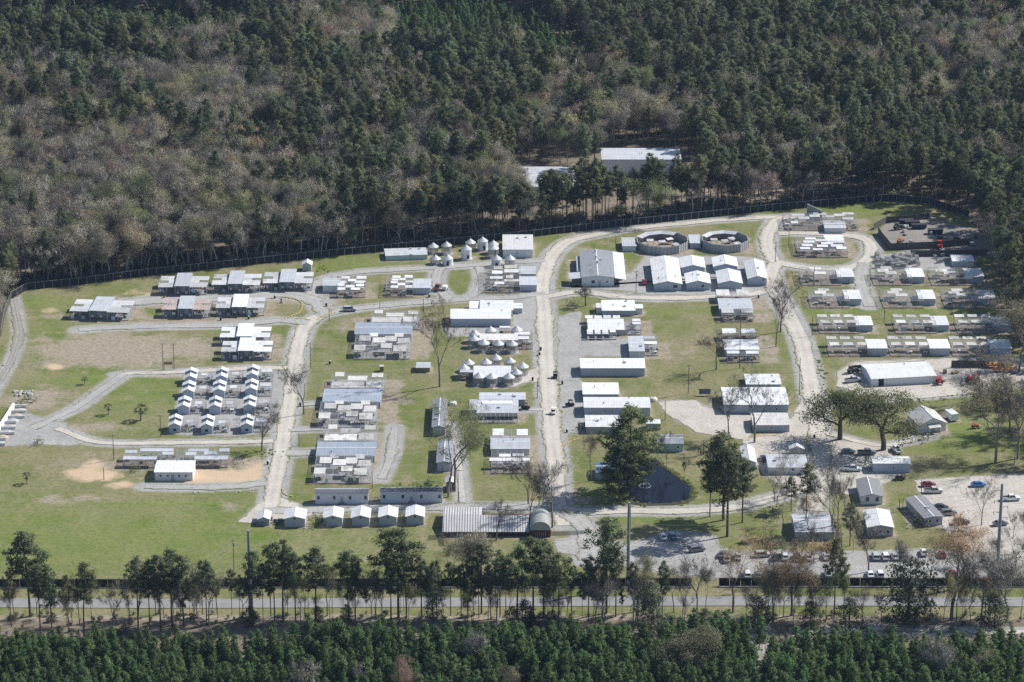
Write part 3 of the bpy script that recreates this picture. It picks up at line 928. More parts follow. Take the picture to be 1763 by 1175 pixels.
def cone_cage(label, ax, ay, yb, group, wall='wire', r=1.85):
    X, Y = G(ax, yb)
    zt = HY(ax, ay, Y)
    zr = zt - 1.5
    root = thing('cone_roofed_cage', label, 'aviary', (X, Y + r * .0), R.uniform(0, .4), group)
    n = 12
    b = MB()
    vs, fs = [], []
    for i in range(2 * n):
        a = math.pi * i / n
        k = 1.0 if i % 2 else .965
        vs.append(((r + .15) * k * math.cos(a), (r + .15) * k * math.sin(a), zr + (0.0 if i % 2 else .03)))
    for i in range(2 * n):
        a = math.pi * i / n
        k = 1.0 if i % 2 else .93
        vs.append((.16 * k * math.cos(a), .16 * k * math.sin(a), zt - .08))
    vs.append((0, 0, zr + .12))
    fs = [(i, (i + 1) % (2 * n), 2 * n + (i + 1) % (2 * n), 2 * n + i) for i in range(2 * n)]
    fs.append(tuple(range(2 * n, 4 * n)))
    b.add(vs, fs)
    roof = b.build('cone_roof', 'cone_metal', root)
    MB().tube((0, 0, zt - .12), (0, 0, zt + .1), .2, .12, 8).build('roof_cap', 'trim', roof)
    if wall == 'wire':
        vs = [(r * math.cos(2 * math.pi * i / 16), r * math.sin(2 * math.pi * i / 16), z) for z in (.05, zr + .05) for i in range(16)]
        MB().add(vs, [(i, (i + 1) % 16, 16 + (i + 1) % 16, 16 + i) for i in range(16)]).build('wire_wall', 'cage_ring', root)
        for i in range(8):
            a = 2 * math.pi * (i + .5) / 8
            post(root, r * math.cos(a), r * math.sin(a), 0, round(zr, 1) + .05, .05)
        ring = MB()
        for z in (.08, zr * .5):
            for i in range(16):
                a, c = 2 * math.pi * i / 16, 2 * math.pi * (i + 1) / 16
                ring.tube((r * math.cos(a), r * math.sin(a), z), (r * math.cos(c), r * math.sin(c), z), .04, .04, 4, caps=False)
        ring.build('hoop', 'galv_post', root)
        den(root, 0, 0, 2)
    else:
        vs = [(r * math.cos(2 * math.pi * i / 20), r * math.sin(2 * math.pi * i / 20), z) for z in (0, zr + .1) for i in range(20)]
        MB().add(vs, [(i, (i + 1) % 20, 20 + (i + 1) % 20, 20 + i) for i in range(20)]).build('wall', 'wall_white', root)
        MB().box(-.4, .4, -r - .03, -r + .2, 0 if wall == 'solid' else .6, 1.9).build('opening', 'dark_gap', root)
    MB().tube((0, 0, 0), (0, 0, .06 + zz), r + .3, r + .3, 16).build('base', 'concrete', root)
    return root
sheet_metal('cone_metal', (0.54, 0.55, 0.57), (0.3, 0.28, 0.26), 0.5)

# ------------------------------------------------------------------ far left: kennels with a raised middle roof
raised_kennel('white raised-roof kennel standing alone on rough grass near the fence corner', 119, 221, 552, 12.5, -.10)
raised_kennel('grey-roofed raised kennel in the fence-side row, farthest from the mint hut', 273, 356, 509)
raised_kennel('grey-roofed raised kennel in the middle of the fence-side row', 365, 447, 505)
raised_kennel('grey-roofed raised kennel in the fence-side row nearest the mint hut', 453, 537, 502)
raised_kennel('raised-roof kennel with rusty brown sheets on both wings', 279, 361, 548, 11.0, mats=('roof_rust', 'sheet_new', 'roof_rust'))
raised_kennel('bright raised-roof kennel beside the oval lawn with the yellow border', 372, 454, 545, 11.0, roof='roof_white')
raised_kennel('back half of the doubled raised-roof kennel by the gravel field', 379, 464, 596, 10.5, mats=('roof_white', 'sheet_new', 'roof_white'), roof='roof_white')
raised_kennel('front half of the doubled raised-roof kennel by the gravel field', 381, 467, 621, 10.5, mats=('sheet_new', 'sheet_new', 'roof_white'), roof='roof_white')
building('mint_hut', 'little mint green hut with white gable roof by the back fence', 'hut', 521, 536, 467, 456, 447, .8, 'y', roof='roof_white', wall='wall_mint', doors=(.5,))

# ------------------------------------------------------------------ upper middle
r_, w_, d_ = kennel('white-sheeted pens joined to a low grey shed, by the fork in the loop road', 580, 628, 513, 476, 2.6, 4, 5,
       [(.02, .3, .02, .16), (.5, .82, .02, .16), (.3, .62, .2, .34), (.0, .25, .3, .44), (.66, .95, .27, .4), (.0, .3, .5, .62), (.6, .95, .5, .62), (.35, .65, .62, .74), (.1, .4, .82, .96), (.65, 1.0, .8, .96)], mat='roof_white')
sub_shed(r_, 556, 584, 504, 492, 480, .3, 'x', roof='roof_galv')
r_, w_, d_ = kennel('white-sheeted pens joined to a grey shed beside the oval lawn', 664, 711, 512, 476, 2.7, 4, 5,
       [(.18, .45, .12, .28), (.7, .98, .12, .28), (.42, .7, .3, .46), (.16, .42, .45, .6), (.7, .98, .5, .62), (.18, .44, .66, .78), (.46, .7, .68, .8), (.2, .5, .86, 1.0), (.65, .95, .86, 1.0)], mat='roof_white')
sub_shed(r_, 711, 741, 507, 496, 481, .3, 'x', roof='roof_galv', wall='wall_shaded_bluegrey')
rt = building('green_container_house', 'low mint green flat-roofed block against the back fence', 'building', 664, 736, 448, 440, 428, .15, 'x', roof='roof_galv', wall='wall_mint', over=.15, doors=(.6,))
rt.rotation_euler.z = .10
GA = 'cone-roofed round cages by the back fence'
for lab, ax, ay, yb, wl in [
        ('cone-roofed wire cage next to the mint green block', 746, 418, 436, 'wire'), ('cone-roofed cage, back one of the square of four', 769, 416, 437, 'wire'),
        ('low cone-roofed cage in front of the mint green block', 750, 439, 455, 'wire'), ('squat white cone-roofed bin at the gravel loop', 771, 438, 456, 'solid'),
        ('tall white cone-roofed house on the grass', 803, 422, 446, 'tall'), ('cone-roofed cage half hidden behind the tall white one', 810, 411, 430, 'wire'),
        ('white cone-roofed house between two wire cages at the fence', 831, 408, 430, 'solid'), ('cone-roofed cage stepping behind another by the white barn', 849.5, 414, 436, 'solid'),
        ('cone-roofed cage nearest the white barn wall', 849.5, 421, 443, 'wire'), ('white cone-roofed bin at the corner of the stacked pens', 855, 439, 459, 'solid'),
        ('cone-roofed wire cage rising over the stacked pens', 878, 439, 458, 'wire')]:
    cone_cage(lab, ax, ay, yb, GA, wl)
building('white_barn', 'white barn with pale ridge standing against the back fence', 'barn', 866, 917, 444, 430, 405, .35, 'x', roof='roof_white', wall='wall_white', wins=((.47, 1.4, .5, .5),))
r_, w_, d_ = kennel('stacked wire pens with two grey sheds beside the main road', 834, 896, 505, 458, 2.4, 5, 6,
       [(.28, .55, .1, .2), (.55, .98, .22, .3), (.15, .5, .36, .46), (.6, .8, .38, .5), (.2, .5, .6, .72), (.55, .95, .66, .8), (.25, .5, .82, .95), (.55, .9, .86, .98)], mat=['sheet_old', 'sheet_old', 'roof_white'])
sub_shed(r_, 895, 924, 502, 491, 477, .2, 'x', roof='roof_galv', wall='wall_shaded_bluegrey')
sub_shed(r_, 894, 922, 482, 472, 459, .2, 'x', roof='roof_galv', wall='wall_shaded_bluegrey')

# big grey hall with a white lean-to
X0, Y, w, d, h = measure(1002, 1057, 493, 478, 431, .5, 'y')
r_ = thing('grey_hall', 'broad grey-roofed hall with a white side roof and roof vents', 'hall', (X0 + w / 2, Y))
shed(r_, -w / 2, 0, w, d, h, .7, 'y', roof='roof_grey', wall='wall_white', wins=((.35, 1.0, 1.2, 1.2), (.78, 1.3, .6, .6)), doors=(.55,))
MB().slab([(w / 2 + .2, -.4, h - .9), (w / 2 + .2, d + .4, h - .9), (w / 2 + .2, d + .4, h - .9), (w / 2 + .2, -.4, h - .9)], .01)
MB().add([(w / 2 + .25, -.4, h - .05), (w / 2 + 4.2, -.4, h - .7), (w / 2 + 4.2, d + .4, h - .7), (w / 2 + .25, d + .4, h - .05), (w / 2 + .25, -.4, h - .17), (w / 2 + 4.2, -.4, h - .82), (w / 2 + 4.2, d + .4, h - .82), (w / 2 + .25, d + .4, h - .17)],
         [(0, 1, 2, 3), (7, 6, 5, 4), (0, 4, 5, 1), (1, 5, 6, 2), (2, 6, 7, 3), (3, 7, 4, 0)]).build('lean_to_roof', 'roof_white', r_)
for k in range(5):
    post(r_, w / 2 + 4.0, d * k / 4, 0, round(h - .85, 2), .07)
MB().box(w / 2 + .02, w / 2 + 3.2, 6, d, 0, h - 1.0).build('side_wall', 'wall_grey', r_)
MB().slab([(-w / 2 - 4.6, -.2, h - .5), (-w / 2 - .36, -.2, h - .15), (-w / 2 - .36, 6.5, h - .15), (-w / 2 - 4.6, 6.5, h - .5)], .1).build('porch_roof', 'roof_galv', r_)
for a in (0, 6.2):
    post(r_, -w / 2 - 4.4, a, 0, round(h - .6, 2), .07)
MB().box(-w / 2 - 1.6, -w / 2 - .02, 9, d - 3, 0, h - .8).build('side_wall', 'wall_grey', r_)
for u, v in ((.3, .2), (.36, .12), (.5, .45), (.48, .65), (.47, .9), (.3, .4)):
    zf = h + .7 * (1 - abs(u - .5) * 2)
    o = MB().tube((0, 0, 0), (0, 0, .75), .14, .14, 8).tube((0, 0, .7), (0, 0, .95), .26, .2, 8).build('roof_vent', 'dark_gap' if v > .4 else 'galv_post', r_, (-w / 2 + u * w, v * d, zf - .02))

# white gabled barns
GB = 'white gabled barns in front of the octagons'
def gbarn(label, x0, x1, yb, ye, yt, **kw):
    return building('gabled_barn', label, 'barn', x0, x1, yb, ye, yt, 1.0, 'y', GB, roof='roof_white', wall='wall_shaded_bluegrey', **kw)
gbarn('longest white gabled barn, nearest the grey hall', 1126, 1173, 501, 489, 441, wins=((.78, 1.0, 1.6, 1.2),), doors=(.5,))
gbarn('white gabled barn tucked behind a shorter one, below the first octagon', 1173, 1213, 473, 461, 440)
gbarn('short white gabled barn with a porch beside the longest barn', 1182, 1222, 500, 488, 467, doors=(.45,), wins=((.7, 1.0, 1.0, 1.0),))
gbarn('white gabled barn at the back below the second octagon', 1229, 1269, 470, 459, 439.5)
gbarn('white gabled barn with a dark doorway below the second octagon', 1237, 1277, 500, 488, 463, doors=(.35,), wins=((.3, .6, .7, 1.3),))
gbarn('white gabled barn at the end of the line, by the bare tree', 1288, 1320, 492, 480, 446)

# the octagonal enclosures
def octagon(label, cx, cyp, radius, h, phase):
    X, Y = G(cx, cyp)
    r_ = thing('octagonal_enclosure', label, 'enclosure', (X, Y), 0, 'round board-walled enclosures')
    MB().tube((0, 0, 0), (0, 0, zz + .03), radius - .2, radius - .2, 24).build('sand_floor', 'pen_dirt', r_)
    n = 10
    for i in range(n):
        a, b = 2 * math.pi * (i + phase) / n, 2 * math.pi * (i + 1 + phase) / n
        p, q = Vector((radius * math.cos(a), radius * math.sin(a), 0)), Vector((radius * math.cos(b), radius * math.sin(b), 0))
        L = (q - p).length
        bays = 4
        me_ = cached(('octw', L, h), lambda: MB().box(0, L / bays - .04, -.09, .09, 0, h).mesh('wall_panel', 'block_grey'))
        ang = math.atan2(q.y - p.y, q.x - p.x)
        for k in range(bays):
            o = link('wall_panel', me_, r_, tuple(p.lerp(q, k / bays)))
            o.rotation_euler = (0, 0, ang)
            post(r_, *(p.lerp(q, k / bays) * 1.012).xy, 0, h + .1, .09, 'steel_pole')
        mid = (p + q) / 2
        # inward sloping shelter roof on the side that faces the fence
        if mid.y > radius * .1 and mid.x < radius * .3:
            pi, qi = p * .80, q * .80
            MB().add([(p.x * 1.02, p.y * 1.02, h + .1), (q.x * 1.02, q.y * 1.02, h + .1), (qi.x, qi.y, h - .5), (pi.x, pi.y, h - .5), (p.x * 1.02, p.y * 1.02, h + .02), (q.x * 1.02, q.y * 1.02, h + .02), (qi.x, qi.y, h - .58), (pi.x, pi.y, h - .58)],
                     [(0, 1, 2, 3), (7, 6, 5, 4), (0, 4, 5, 1), (1, 5, 6, 2), (2, 6, 7, 3), (3, 7, 4, 0)]).build('shelter_roof', 'roof_galv', r_)
    for k, (u, v) in enumerate([(-.45, .2), (0, .05), (.3, .35), (.5, -.3)]):
        x, y = u * radius, v * radius
        c = thing('shade_canopy', '%s white shade canopy inside the %s' % (['first', 'second', 'third', 'fourth', 'fifth'][k], 'ring enclosure beside the small shed' if 'shed' in label else 'ring enclosure at the far end'), 'canopy', (X + x, Y + y), .2 * k, 'white canopies in the ring enclosures')
        MB().slab([(-1.25, -.9, 1.9), (1.25, -.9, 1.9), (1.25, .9, 2.15), (-1.25, .9, 2.15)], .06).build('cover', 'sheet_old', c)
        for a in (-1.1, 1.1):
            for b in (-.75, .75):
                post(c, a, b, 0, 1.93 + .1 * (b > 0), .05, 'wood_post', 'leg')
    for k in range(7):
        den(r_, R.uniform(-.6, .6) * radius, R.uniform(-.6, .5) * radius, R.choice([0, 1, 2]))
    return r_
octagon('grey many-sided ring enclosure beside the small white shed', 1140, 425.5, 9.5, 3.0, .5)
octagon('grey many-sided ring enclosure at the far end of the pair', 1248, 424, 8.6, 3.1, .5)
rt = building('small_shed', 'small white flat shed leaning against the first ring enclosure', 'shed', 1072, 1095, 433, 424, 410, .2, 'x', roof='roof_galv', wall='wall_white')
building('keeper_shelter', 'small grey shelter between the two ring enclosures', 'shelter', 1188, 1206, 428, 419, 405, .2, 'x', roof='roof_galv', wall='wall_shaded_bluegrey', doors=(.4,))

# ------------------------------------------------------------------ middle
r_ = building('long_storehouse', 'long white storehouse with low roof beside the tall bare tree', 'storehouse', 776, 879, 562, 549, 533, .3, 'x', roof='roof_white_long', wall='wall_shaded_bluegrey')
r_ = building('storehouse', 'white storehouse with a stub at each end behind the long one', 'storehouse', 827, 883, 545, 534, 518, .3, 'x', roof='roof_white_long', wall='wall_white')
sub_shed(r_, 809, 826, 540, 531, 520, .2, 'x', roof='roof_white')
sub_shed(r_, 884, 899, 540, 531, 523, .2, 'x', roof='roof_white', wall='wall_grey')

SHA = [(.1, .3, .0, .35), (.36, .62, .25, .6), (.66, .95, .05, .4), (.02, .16, .62, .95), (.3, .48, .7, 1.0), (.52, .62, .74, 1.0), (.72, .95, .62, .95)]
def long_kennel(label, main, back, front, roof):
    """(x0,x1,yb,ye,yt) hall; (x0,x1,yb,yt) runs behind; (x0,x1,yb,yt) runs in front"""
    x0, x1, yb, ye, yt = main
    X0, Y, w, d, h = measure(x0, x1, yb, ye, yt, .3, 'mono')
    r_ = thing('long_kennel', label, 'kennel', (X0 + w / 2, Y), 0, 'long kennels with a blue-grey hall across the middle')
    X0, Y, w, d, h = measure(x0, x1, yb, ye, yt, .9, 'x')
    shed(r_, -w / 2, 0, w, d, h, .35, 'x', roof=roof, wall='wall_grey', over=.6, wins=[(u, 1.0, .8, .8) for u in (.2, .5, .8)])
    ox, oy, w2 = sub(r_, *front[:3])
    dep = -oy - .3
    pens(r_, ox, oy, w2, dep, 2.5, 6, 4, [(.0, .2, .08, .35), (.47, .67, .2, .42), (.7, .93, .03, .32), (.07, .28, .60, .88), (.25, .4, .82, .99, .1), (.31, .54, .5, .76), (.53, .74, .58, .85), (.7, .86, .8, .99, .1), (.76, .98, .45, .73)], mat='sheet_old', floor='pen_slab', dens=.5, whites=.4)
    oy2 = d + .5
    bx0, bx1, byt = back
    X0b = G(bx0, byt, 2.5)[0]; X1b, Yb = G(bx1, byt, 2.5)
    d2 = Yb - Y - oy2
    pens(r_, X0b - r_.location.x, oy2, X1b - X0b, max(4, d2), 2.5, 6, 3, [(.02, .62, .02, .4), (.65, .93, .05, .42), (.3, .66, .5, .76), (.06, .23, .76, .99), (.74, .95, .7, .95)], mat='sheet_old', floor='pen_slab', dens=.5)
    return r_
long_kennel('long blue-grey roofed kennel with wire runs, farthest of three, by the tall bare tree', (612, 708, 587, 575, 557), (640, 725, 536), (609, 706, 619), 'roof_blue')
long_kennel('long blue-grey roofed kennel with wire runs, middle of three in line', (557, 655, 704, 692, 671), (572, 665, 643), (548, 648, 737), 'roof_blue')
long_kennel('long blue-grey roofed kennel with rusty roof edge, nearest the trailers', (546, 645, 797, 785, 762), (560, 652, 733), (540, 638, 833), 'roof_blue')
r_ = building('picnic_shelter', 'little open shelter with grey roof alone on the lawn', 'shelter', 718, 740, 641, 633, 625, .2, 'x', roof='roof_galv', wall='wood_plank', over=.5)
for nm, x, y in (('green_kiosk', 657, 640),):
    X, Y = G(x, y)
    r_ = thing('kiosk', 'tiny pale-roofed kiosk on the lawn behind the middle long kennel', 'kiosk', (X, Y))
    shed(r_, -.6, 0, 1.3, 1.2, 1.7, .2, 'x', roof='sheet_old', wall='wood_plank', over=.15, doors=())

# round cage clusters
GC = 'cone-roofed cages around the grey-roofed runs'
for lab, ax, ay in [('cone-roofed cage at the back corner facing the long storehouse', 817, 568), ('cone-roofed cage overlapping the one behind it, upper cluster', 816, 577), ('cone-roofed cage at the back middle of the upper cluster', 845, 562),
                    ('cone-roofed cage at the back of the upper cluster toward the road', 889.6, 561), ('first of three cone-roofed cages fronting the upper cluster', 833, 584), ('second of three cone-roofed cages fronting the upper cluster', 858, 585), ('third of three cone-roofed cages fronting the upper cluster', 881.6, 585.5)]:
    cone_cage(lab, ax, ay, ay + 21, GC)
r_, w_, d_ = kennel('grey sheeted runs in the middle of the upper cage cluster', 824, 893, 604, 576, 2.6, 5, 3, [(.02, .98, .3, 1.0)], mat='sheet_old', name='aviary_run')
r_, w_, d_ = kennel('wire runs with two white sheets beside the main road', 893, 917, 602, 573, 2.4, 3, 3, [(-.1, .75, .3, .55), (-.3, .8, .75, 1.0)], mat='roof_white', name='aviary_run')
r_, w_, d_ = kennel('small wire run with one white sheet behind the upper cluster', 860, 878, 577, 563, 2.3, 2, 1, [(0, 1, .1, .9)], mat='roof_white', name='aviary_run')
GD = 'cone-roofed cages around the white gabled house'
for lab, ax, ay in [('cone-roofed cage at the back corner of the lower cluster, lawn side', 807, 618), ('cone-roofed cage beside the little open lean-to', 799, 627), ('cone-roofed cage behind the white house, lawn side', 837, 617), ('cone-roofed cage highest at the back of the lower cluster', 854, 610),
                    ('cone-roofed cage behind the white house, road side', 878, 615), ('cone-roofed cage nearest the main road in the lower cluster', 900, 624), ('cone-roofed cage at the gable end facing the road', 889, 634.6),
                    ('first of three cone-roofed cages fronting the white house', 824.6, 641), ('second of three cone-roofed cages fronting the white house', 846.6, 642), ('third of three cone-roofed cages fronting the white house', 876, 642)]:
    cone_cage(lab, ax, ay, ay + 21, GD)
r_ = building('white_house', 'white house ringed by cone-roofed cages', 'house', 816, 879, 660, 649, 631, .5, 'x', roof='roof_white', wall='wall_white', doors=(.8,))
r_, w_, d_ = kennel('open lean-to with one pale sheet at the lawn end of the lower cluster', 792, 814, 655, 638, 2.6, 2, 2, [(0, 1, .05, .95)], mat='roof_galv', name='lean_to')

# grey pillared building and pens below it
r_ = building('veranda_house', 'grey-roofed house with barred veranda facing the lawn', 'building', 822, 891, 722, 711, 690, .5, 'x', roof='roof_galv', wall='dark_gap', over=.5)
ox, oy, w2 = sub(r_, 822, 891, 729)
pens(r_, ox, oy, w2, -oy - .6, 2.3, 9, 1, [], floor='pen_slab', dens=.3, whites=.3, top=True)
sub_shed(r_, 809, 821, 722, 706, 689, .4, 'x', roof='roof_galv', wall='wall_grey')
MB().box(-1, r_['dims'][0] - 4, r_['dims'][1] * .55, r_['dims'][1] * .78, r_['dims'][2] + .45, r_['dims'][2] + .8).build('ridge_vent', 'trim', r_, (-r_['dims'][0] / 2 + 2.4, 0, 0))
building('veranda_annex', 'long grey gabled roof just behind the veranda house', 'building', 826, 904, 699, 688, 677, .35, 'x', roof='roof_galv', wall='wall_grey')
r_, w_, d_ = kennel('galvanised-roofed kennel with wire runs, by the bend of the main road', 846, 912, 816, 776, 2.5, 6, 3, [(-.05, 1.0, .3, .46), (.2, .5, .58, .72), (.55, .85, .6, .74)], mat=['roof_galv', 'roof_white', 'roof_white'])
sub_shed(r_, 846, 911, 784, 773, 753, .35, 'x', roof='roof_galv', wall='wall_grey', over=.5)
ox, oy, w2 = sub(r_, 848, 912, 766)
pens(r_, ox, oy, w2, 7, 2.4, 4, 1, [(.0, .3, .2, .9), (.65, .95, .2, .9)], mat='roof_white')
# grey bunkhouses turned end-on
building('grey_bunkhouse', 'long grey-roofed bunkhouse end-on, farther of the two', 'bunkhouse', 745, 766, 750, 736, 686, .5, 'y', roof='roof_grey', wall='wall_grey', doors=(.5,))
building('grey_bunkhouse', 'long grey-roofed bunkhouse end-on, nearer the trailers', 'bunkhouse', 753, 776, 812, 797, 757, .5, 'y', roof='roof_grey', wall='wall_shaded_bluegrey', doors=(.4,))
building('garden_shed', 'small white garden shed between the two budding trees', 'shed', 768, 781, 845, 831, 820, .6, 'y', roof='roof_white', wall='wood_grey', doors=(.5,))
GT = 'white trailers with grey roofs'
for lab, x0, x1, yb, ye, yt in [('white trailer house with four windows, nearest the loop road', 543, 634, 868, 849, 841.5), ('white trailer house shaded by the two budding trees', 655, 762, 866, 846, 839.5)]:
    r_ = building('trailer_house', lab, 'trailer', x0, x1, yb, ye, yt, .45, 'x', GT, roof='shingle_dark', wall='wall_white', over=.2, wins=[(u, 1.4, .75, 1.1) for u in (.06, .36, .66, .95)], doors=(.5,))
    for k in range(3):
        MB().box(-.7, .7, -1.1 + k * .35, -.75 + k * .35, 0, .2 + .2 * k).build('step', 'wood_grey', r_)
    MB().box(-.72, .72, -2.1, -1.1, .0, .16).build('step', 'wood_grey', r_)
GR = 'row of white garages'
names = ['white garage first in the row, beside the cluttered lean-to', 'white garage second in the row', 'white garage third in the row', 'white garage fourth in the row', 'white garage last in the row, beside the red barn']
for lab, x0, x1, yb in zip(names, (490, 558, 606, 653, 700), (525, 589, 636, 683, 729.5), (908, 906.5, 906, 905, 904)):
    r_ = building('garage', lab, 'garage', x0, x1, yb, yb - 14.5, yb - 34, .75, 'y', GR, roof='roof_white', wall='wall_shaded_bluegrey', doors=())
    w = r_['dims'][0]
    MB().box(-.25, .25, -.05, .02, 2.35, 2.75).build('gable_vent', 'dark_gap', r_)
r_ = building('lean_to_garage', 'little white lean-to garage crowded with tools and clutter', 'garage', 445, 464, 905, 894, 878, .6, 'y', roof='roof_white', wall='wall_shaded_bluegrey')

plain('seam_brown', (0.2, 0.2, 0.2), .8)
# red barn with seamed roof and barrel-roofed end
X0, Y, w, d, h = measure(764, 946, 923, 914, 868, .6, 'x')
X0, Y = G(764, 924); w = G(912, 924)[0] - X0
r_ = thing('red_barn', 'dark red barn under a pale seamed roof with a barrel-vaulted end', 'barn', (X0 + w / 2, Y))
h = HY(840, 914, Y); dep = G(840, 887, h + 1.6)[1] - Y
MB().extrude([(0, 0), (dep * 1.15, 0), (dep * 1.15, h + 1.4), (dep, h + 1.5), (0, h - .1)], 0, w).build('wall', 'wall_red', r_, (-w / 2, 0, 0))
rf = MB().slab([(-.3, -.5, h - .15), (w - .2, -.5, h - .15), (w - .2, dep, h + 1.6), (-.3, dep, h + 1.6)], .1).build('roof', 'roof_barn', r_, (-w / 2, 0, 0))
sl_ = (1.75) / (dep + .5)
for k in range(int(w / .75)):
    x = -.3 + k * .75 + .3
    o = link('roof_seam', cached('seam', lambda: MB().slab([(-.06, -.5, h - .15 + .09), (.06, -.5, h - .15 + .09), (.06, dep, h + 1.69), (-.06, dep, h + 1.69)], .09).mesh('roof_seam', 'seam_brown')), rf, (x, 0, 0))
dep2 = G(800, 868, h + 1.6)[1] - Y - dep
w2 = G(829, 924)[0] - X0
rb = MB().slab([(-.3, dep + .05, h + 1.62), (w2, dep + .05, h + 1.62), (w2, dep + dep2, h + .7), (-.3, dep + dep2, h + .7)], .1).build('back_roof', 'roof_barn', r_, (-w / 2, 0, 0))
for k in range(int(w2 / .75)):
    link('roof_seam', cached('seam2', lambda: MB().slab([(-.09, dep + .05, h + 1.71), (.09, dep + .05, h + 1.71), (.09, dep + dep2, h + .79), (-.09, dep + dep2, h + .79)], .09).mesh('roof_seam', 'seam_brown')), rb, (k * .75, 0, 0))
MB().box(0, w2, dep * 1.16, dep + dep2 - .4, 0, h + .6).build('back_wall', 'wall_red', r_, (-w / 2, 0, 0))
for k in range(14):     # open bays in the front wall
    MB().box(0, w / 18, -.06, .0, .3, h - .7).build('bay_opening', 'dark_gap', r_, (-w / 2 + w * (k + .25) / 14.2, 0, 0))
ox = w / 2 + .05
bw = G(945, 924)[0] - G(909, 924)[0]
prof = [(ox + bw / 2 - bw / 2 * math.cos(math.pi * k / 14), 2.2 + 2.7 * math.sin(math.pi * k / 14)) for k in range(15)]
vs = [(x, -.6, z) for x, z in prof] + [(x, dep + 1, z) for x, z in prof] + [(ox, -.6, 0), (ox + bw, -.6, 0), (ox, dep + 1, 0), (ox + bw, dep + 1, 0)]
n = 15
plain('vault_metal', (0.34, 0.35, 0.34), .5, .2, var=.3)
MB().add([(x, y, z) for x, z in prof for y in (-.9, dep + 1.2)] + [(x, y, z - .09) for x, z in prof for y in (-.9, dep + 1.2)],
         [(2 * i, 2 * i + 2, 2 * i + 3, 2 * i + 1) for i in range(14)] + [(30 + 2 * i, 31 + 2 * i, 33 + 2 * i, 32 + 2 * i) for i in range(14)] + [(2 * i, 30 + 2 * i, 32 + 2 * i, 2 * i + 2) for i in range(14)]).build('barrel_roof', 'vault_metal', r_)
MB().add([(x, -.55, z - .1) for x, z in prof] + [(ox + bw, -.55, 1.2), (ox, -.55, 1.2)], [tuple(range(16, -1, -1))]).build('barrel_end', 'wall_grey', r_)
MB().box(ox + .05, ox + bw - .05, -.6, dep, 0, 2.15).build('barrel_wall', 'wall_red', r_)
for k in range(6):
    MB().box(0, .12, -.75, -.62, .2, 1.6).build('gate_bar', 'galv_post', r_, (ox + 1.6 + k * .55, 0, 0))

# field house with pens
r_, w_, d_ = kennel('low wide wire runs under pale sheets behind the white field house', 212, 392, 806, 774, 2.5, 14, 3,
      [(.0, .115, .62, .86), (.0, .11, .02, .3), (.11, .32, .02, .26), (.14, .46, .78, 1.0), (.36, .47, .45, .68), (.6, .8, .78, 1.0), (.585, .69, .42, .68), (.76, .89, .45, .72), (.9, 1.0, .75, 1.0), (.68, .89, .02, .3), (.89, 1.0, .02, .3)], mat='roof_galv', dens=.35, whites=.1)
building('field_house', 'white field house with four small windows and a stoop on the sandy drive', 'house', 267, 332, 828, 813, 794, .5, 'x', roof='roof_white', wall='wall_white', wins=[(u, 1.3, .6, .6) for u in (.15, .34, .64, .82)], doors=(.47,))

# twelve little gabled huts with a raised back roof and a run at the side
GH = 'little gabled huts with runs in rows on gravel'
rows = ['back row', 'second row from the back', 'third row from the back', 'front row']
cols = ['grass side', 'middle', 'road side']
hx = [[(328, 664), (381, 663), (434, 659)], [(324, 687), (377, 686), (432, 684)], [(316, 714), (370, 714), (429, 713)], [(301, 746), (356, 747), (425, 746)]]
for j in range(4):
    for i in range(3):
        X, Y = G(*hx[j][i])
        r_ = thing('gabled_hut', 'little white gabled hut with raised back roof, %s, %s' % (rows[j], cols[i]), 'hut', (X, Y), R.uniform(-.02, .02), GH)
        w = 3.5
        shed(r_, -w / 2, 0, w, 3.0, 2.5, .78, 'y', roof='roof_white', wall='wall_shaded_bluegrey', over=.28)
        if j == 3:
            MB().box(-.5, .5, -.05, .01, .7, 1.4).build('vent', 'dark_gap', r_)
        # raised rear half
        shed(r_, -w / 2 - .1, 3.25, w + .2, 2.1, 3.35, .8, 'y', roof='roof_white', wall='wall_white', over=.28)
        for s in (-1, 1):
            for k in range(3):
                x = s * (.45 + k * .55)
                MB().box(-.2, .2, 3.17, 3.24, 0, .3).build('clerestory_slot', 'dark_gap', r_, (x, 0, 3.35 + .8 - abs(x) * .8 / 1.95 - .5))
        pens(r_, w / 2 + .35, .6, 4.4, 6.0, 2.1, 2, 2, [(.25, .75, .42, .78)] if i < 2 else [(.1, .9, .55, .95)], mat='sheet_new', floor='pen_slab', dens=.8)

# concrete storage bays
p0, p1 = G(24, 702), G(-18, 768)
r_ = thing('storage_bays', 'white concrete storage bays in a row on the gravel', 'storage bay', (p0[0], p0[1]))
dx, dy = p1[0] - p0[0], p1[1] - p0[1]
L = math.hypot(dx, dy)
ang = math.atan2(dy, dx)
wl = MB().box(0, L, -.35, .35, 0, 1.6).build('back_wall', 'concrete_white', r_)
wl.rotation_euler = (0, 0, ang)
for k in range(8):
    f = k / 7
    o = MB().box(0, 4.0 + .8 * (k % 3), -.15, .15, 0, .95).build('bay_wall', 'concrete_white', r_, (dx * f, dy * f, 0))
    if k < 7:
        g = MB()
        n = 9
        vs = [(2.4 + 2.0 * math.cos(2 * math.pi * i / n) * s, 1.2 * math.sin(2 * math.pi * i / n) * s, z) for s, z in ((1, .05), (.55, .4 + .1 * (k % 3))) for i in range(n)] + [(2.2, 0, .7)]
        g.add(vs, [(i, (i + 1) % n, n + (i + 1) % n, n + i) for i in range(n)] + [(n + i, n + (i + 1) % n, 2 * n) for i in range(n)])
        g.build('aggregate_heap', R.choice(['concrete', 'sand_bare', 'rock', 'block_grey']), r_, (dx * (f + .07), dy * (f + .07), 0))

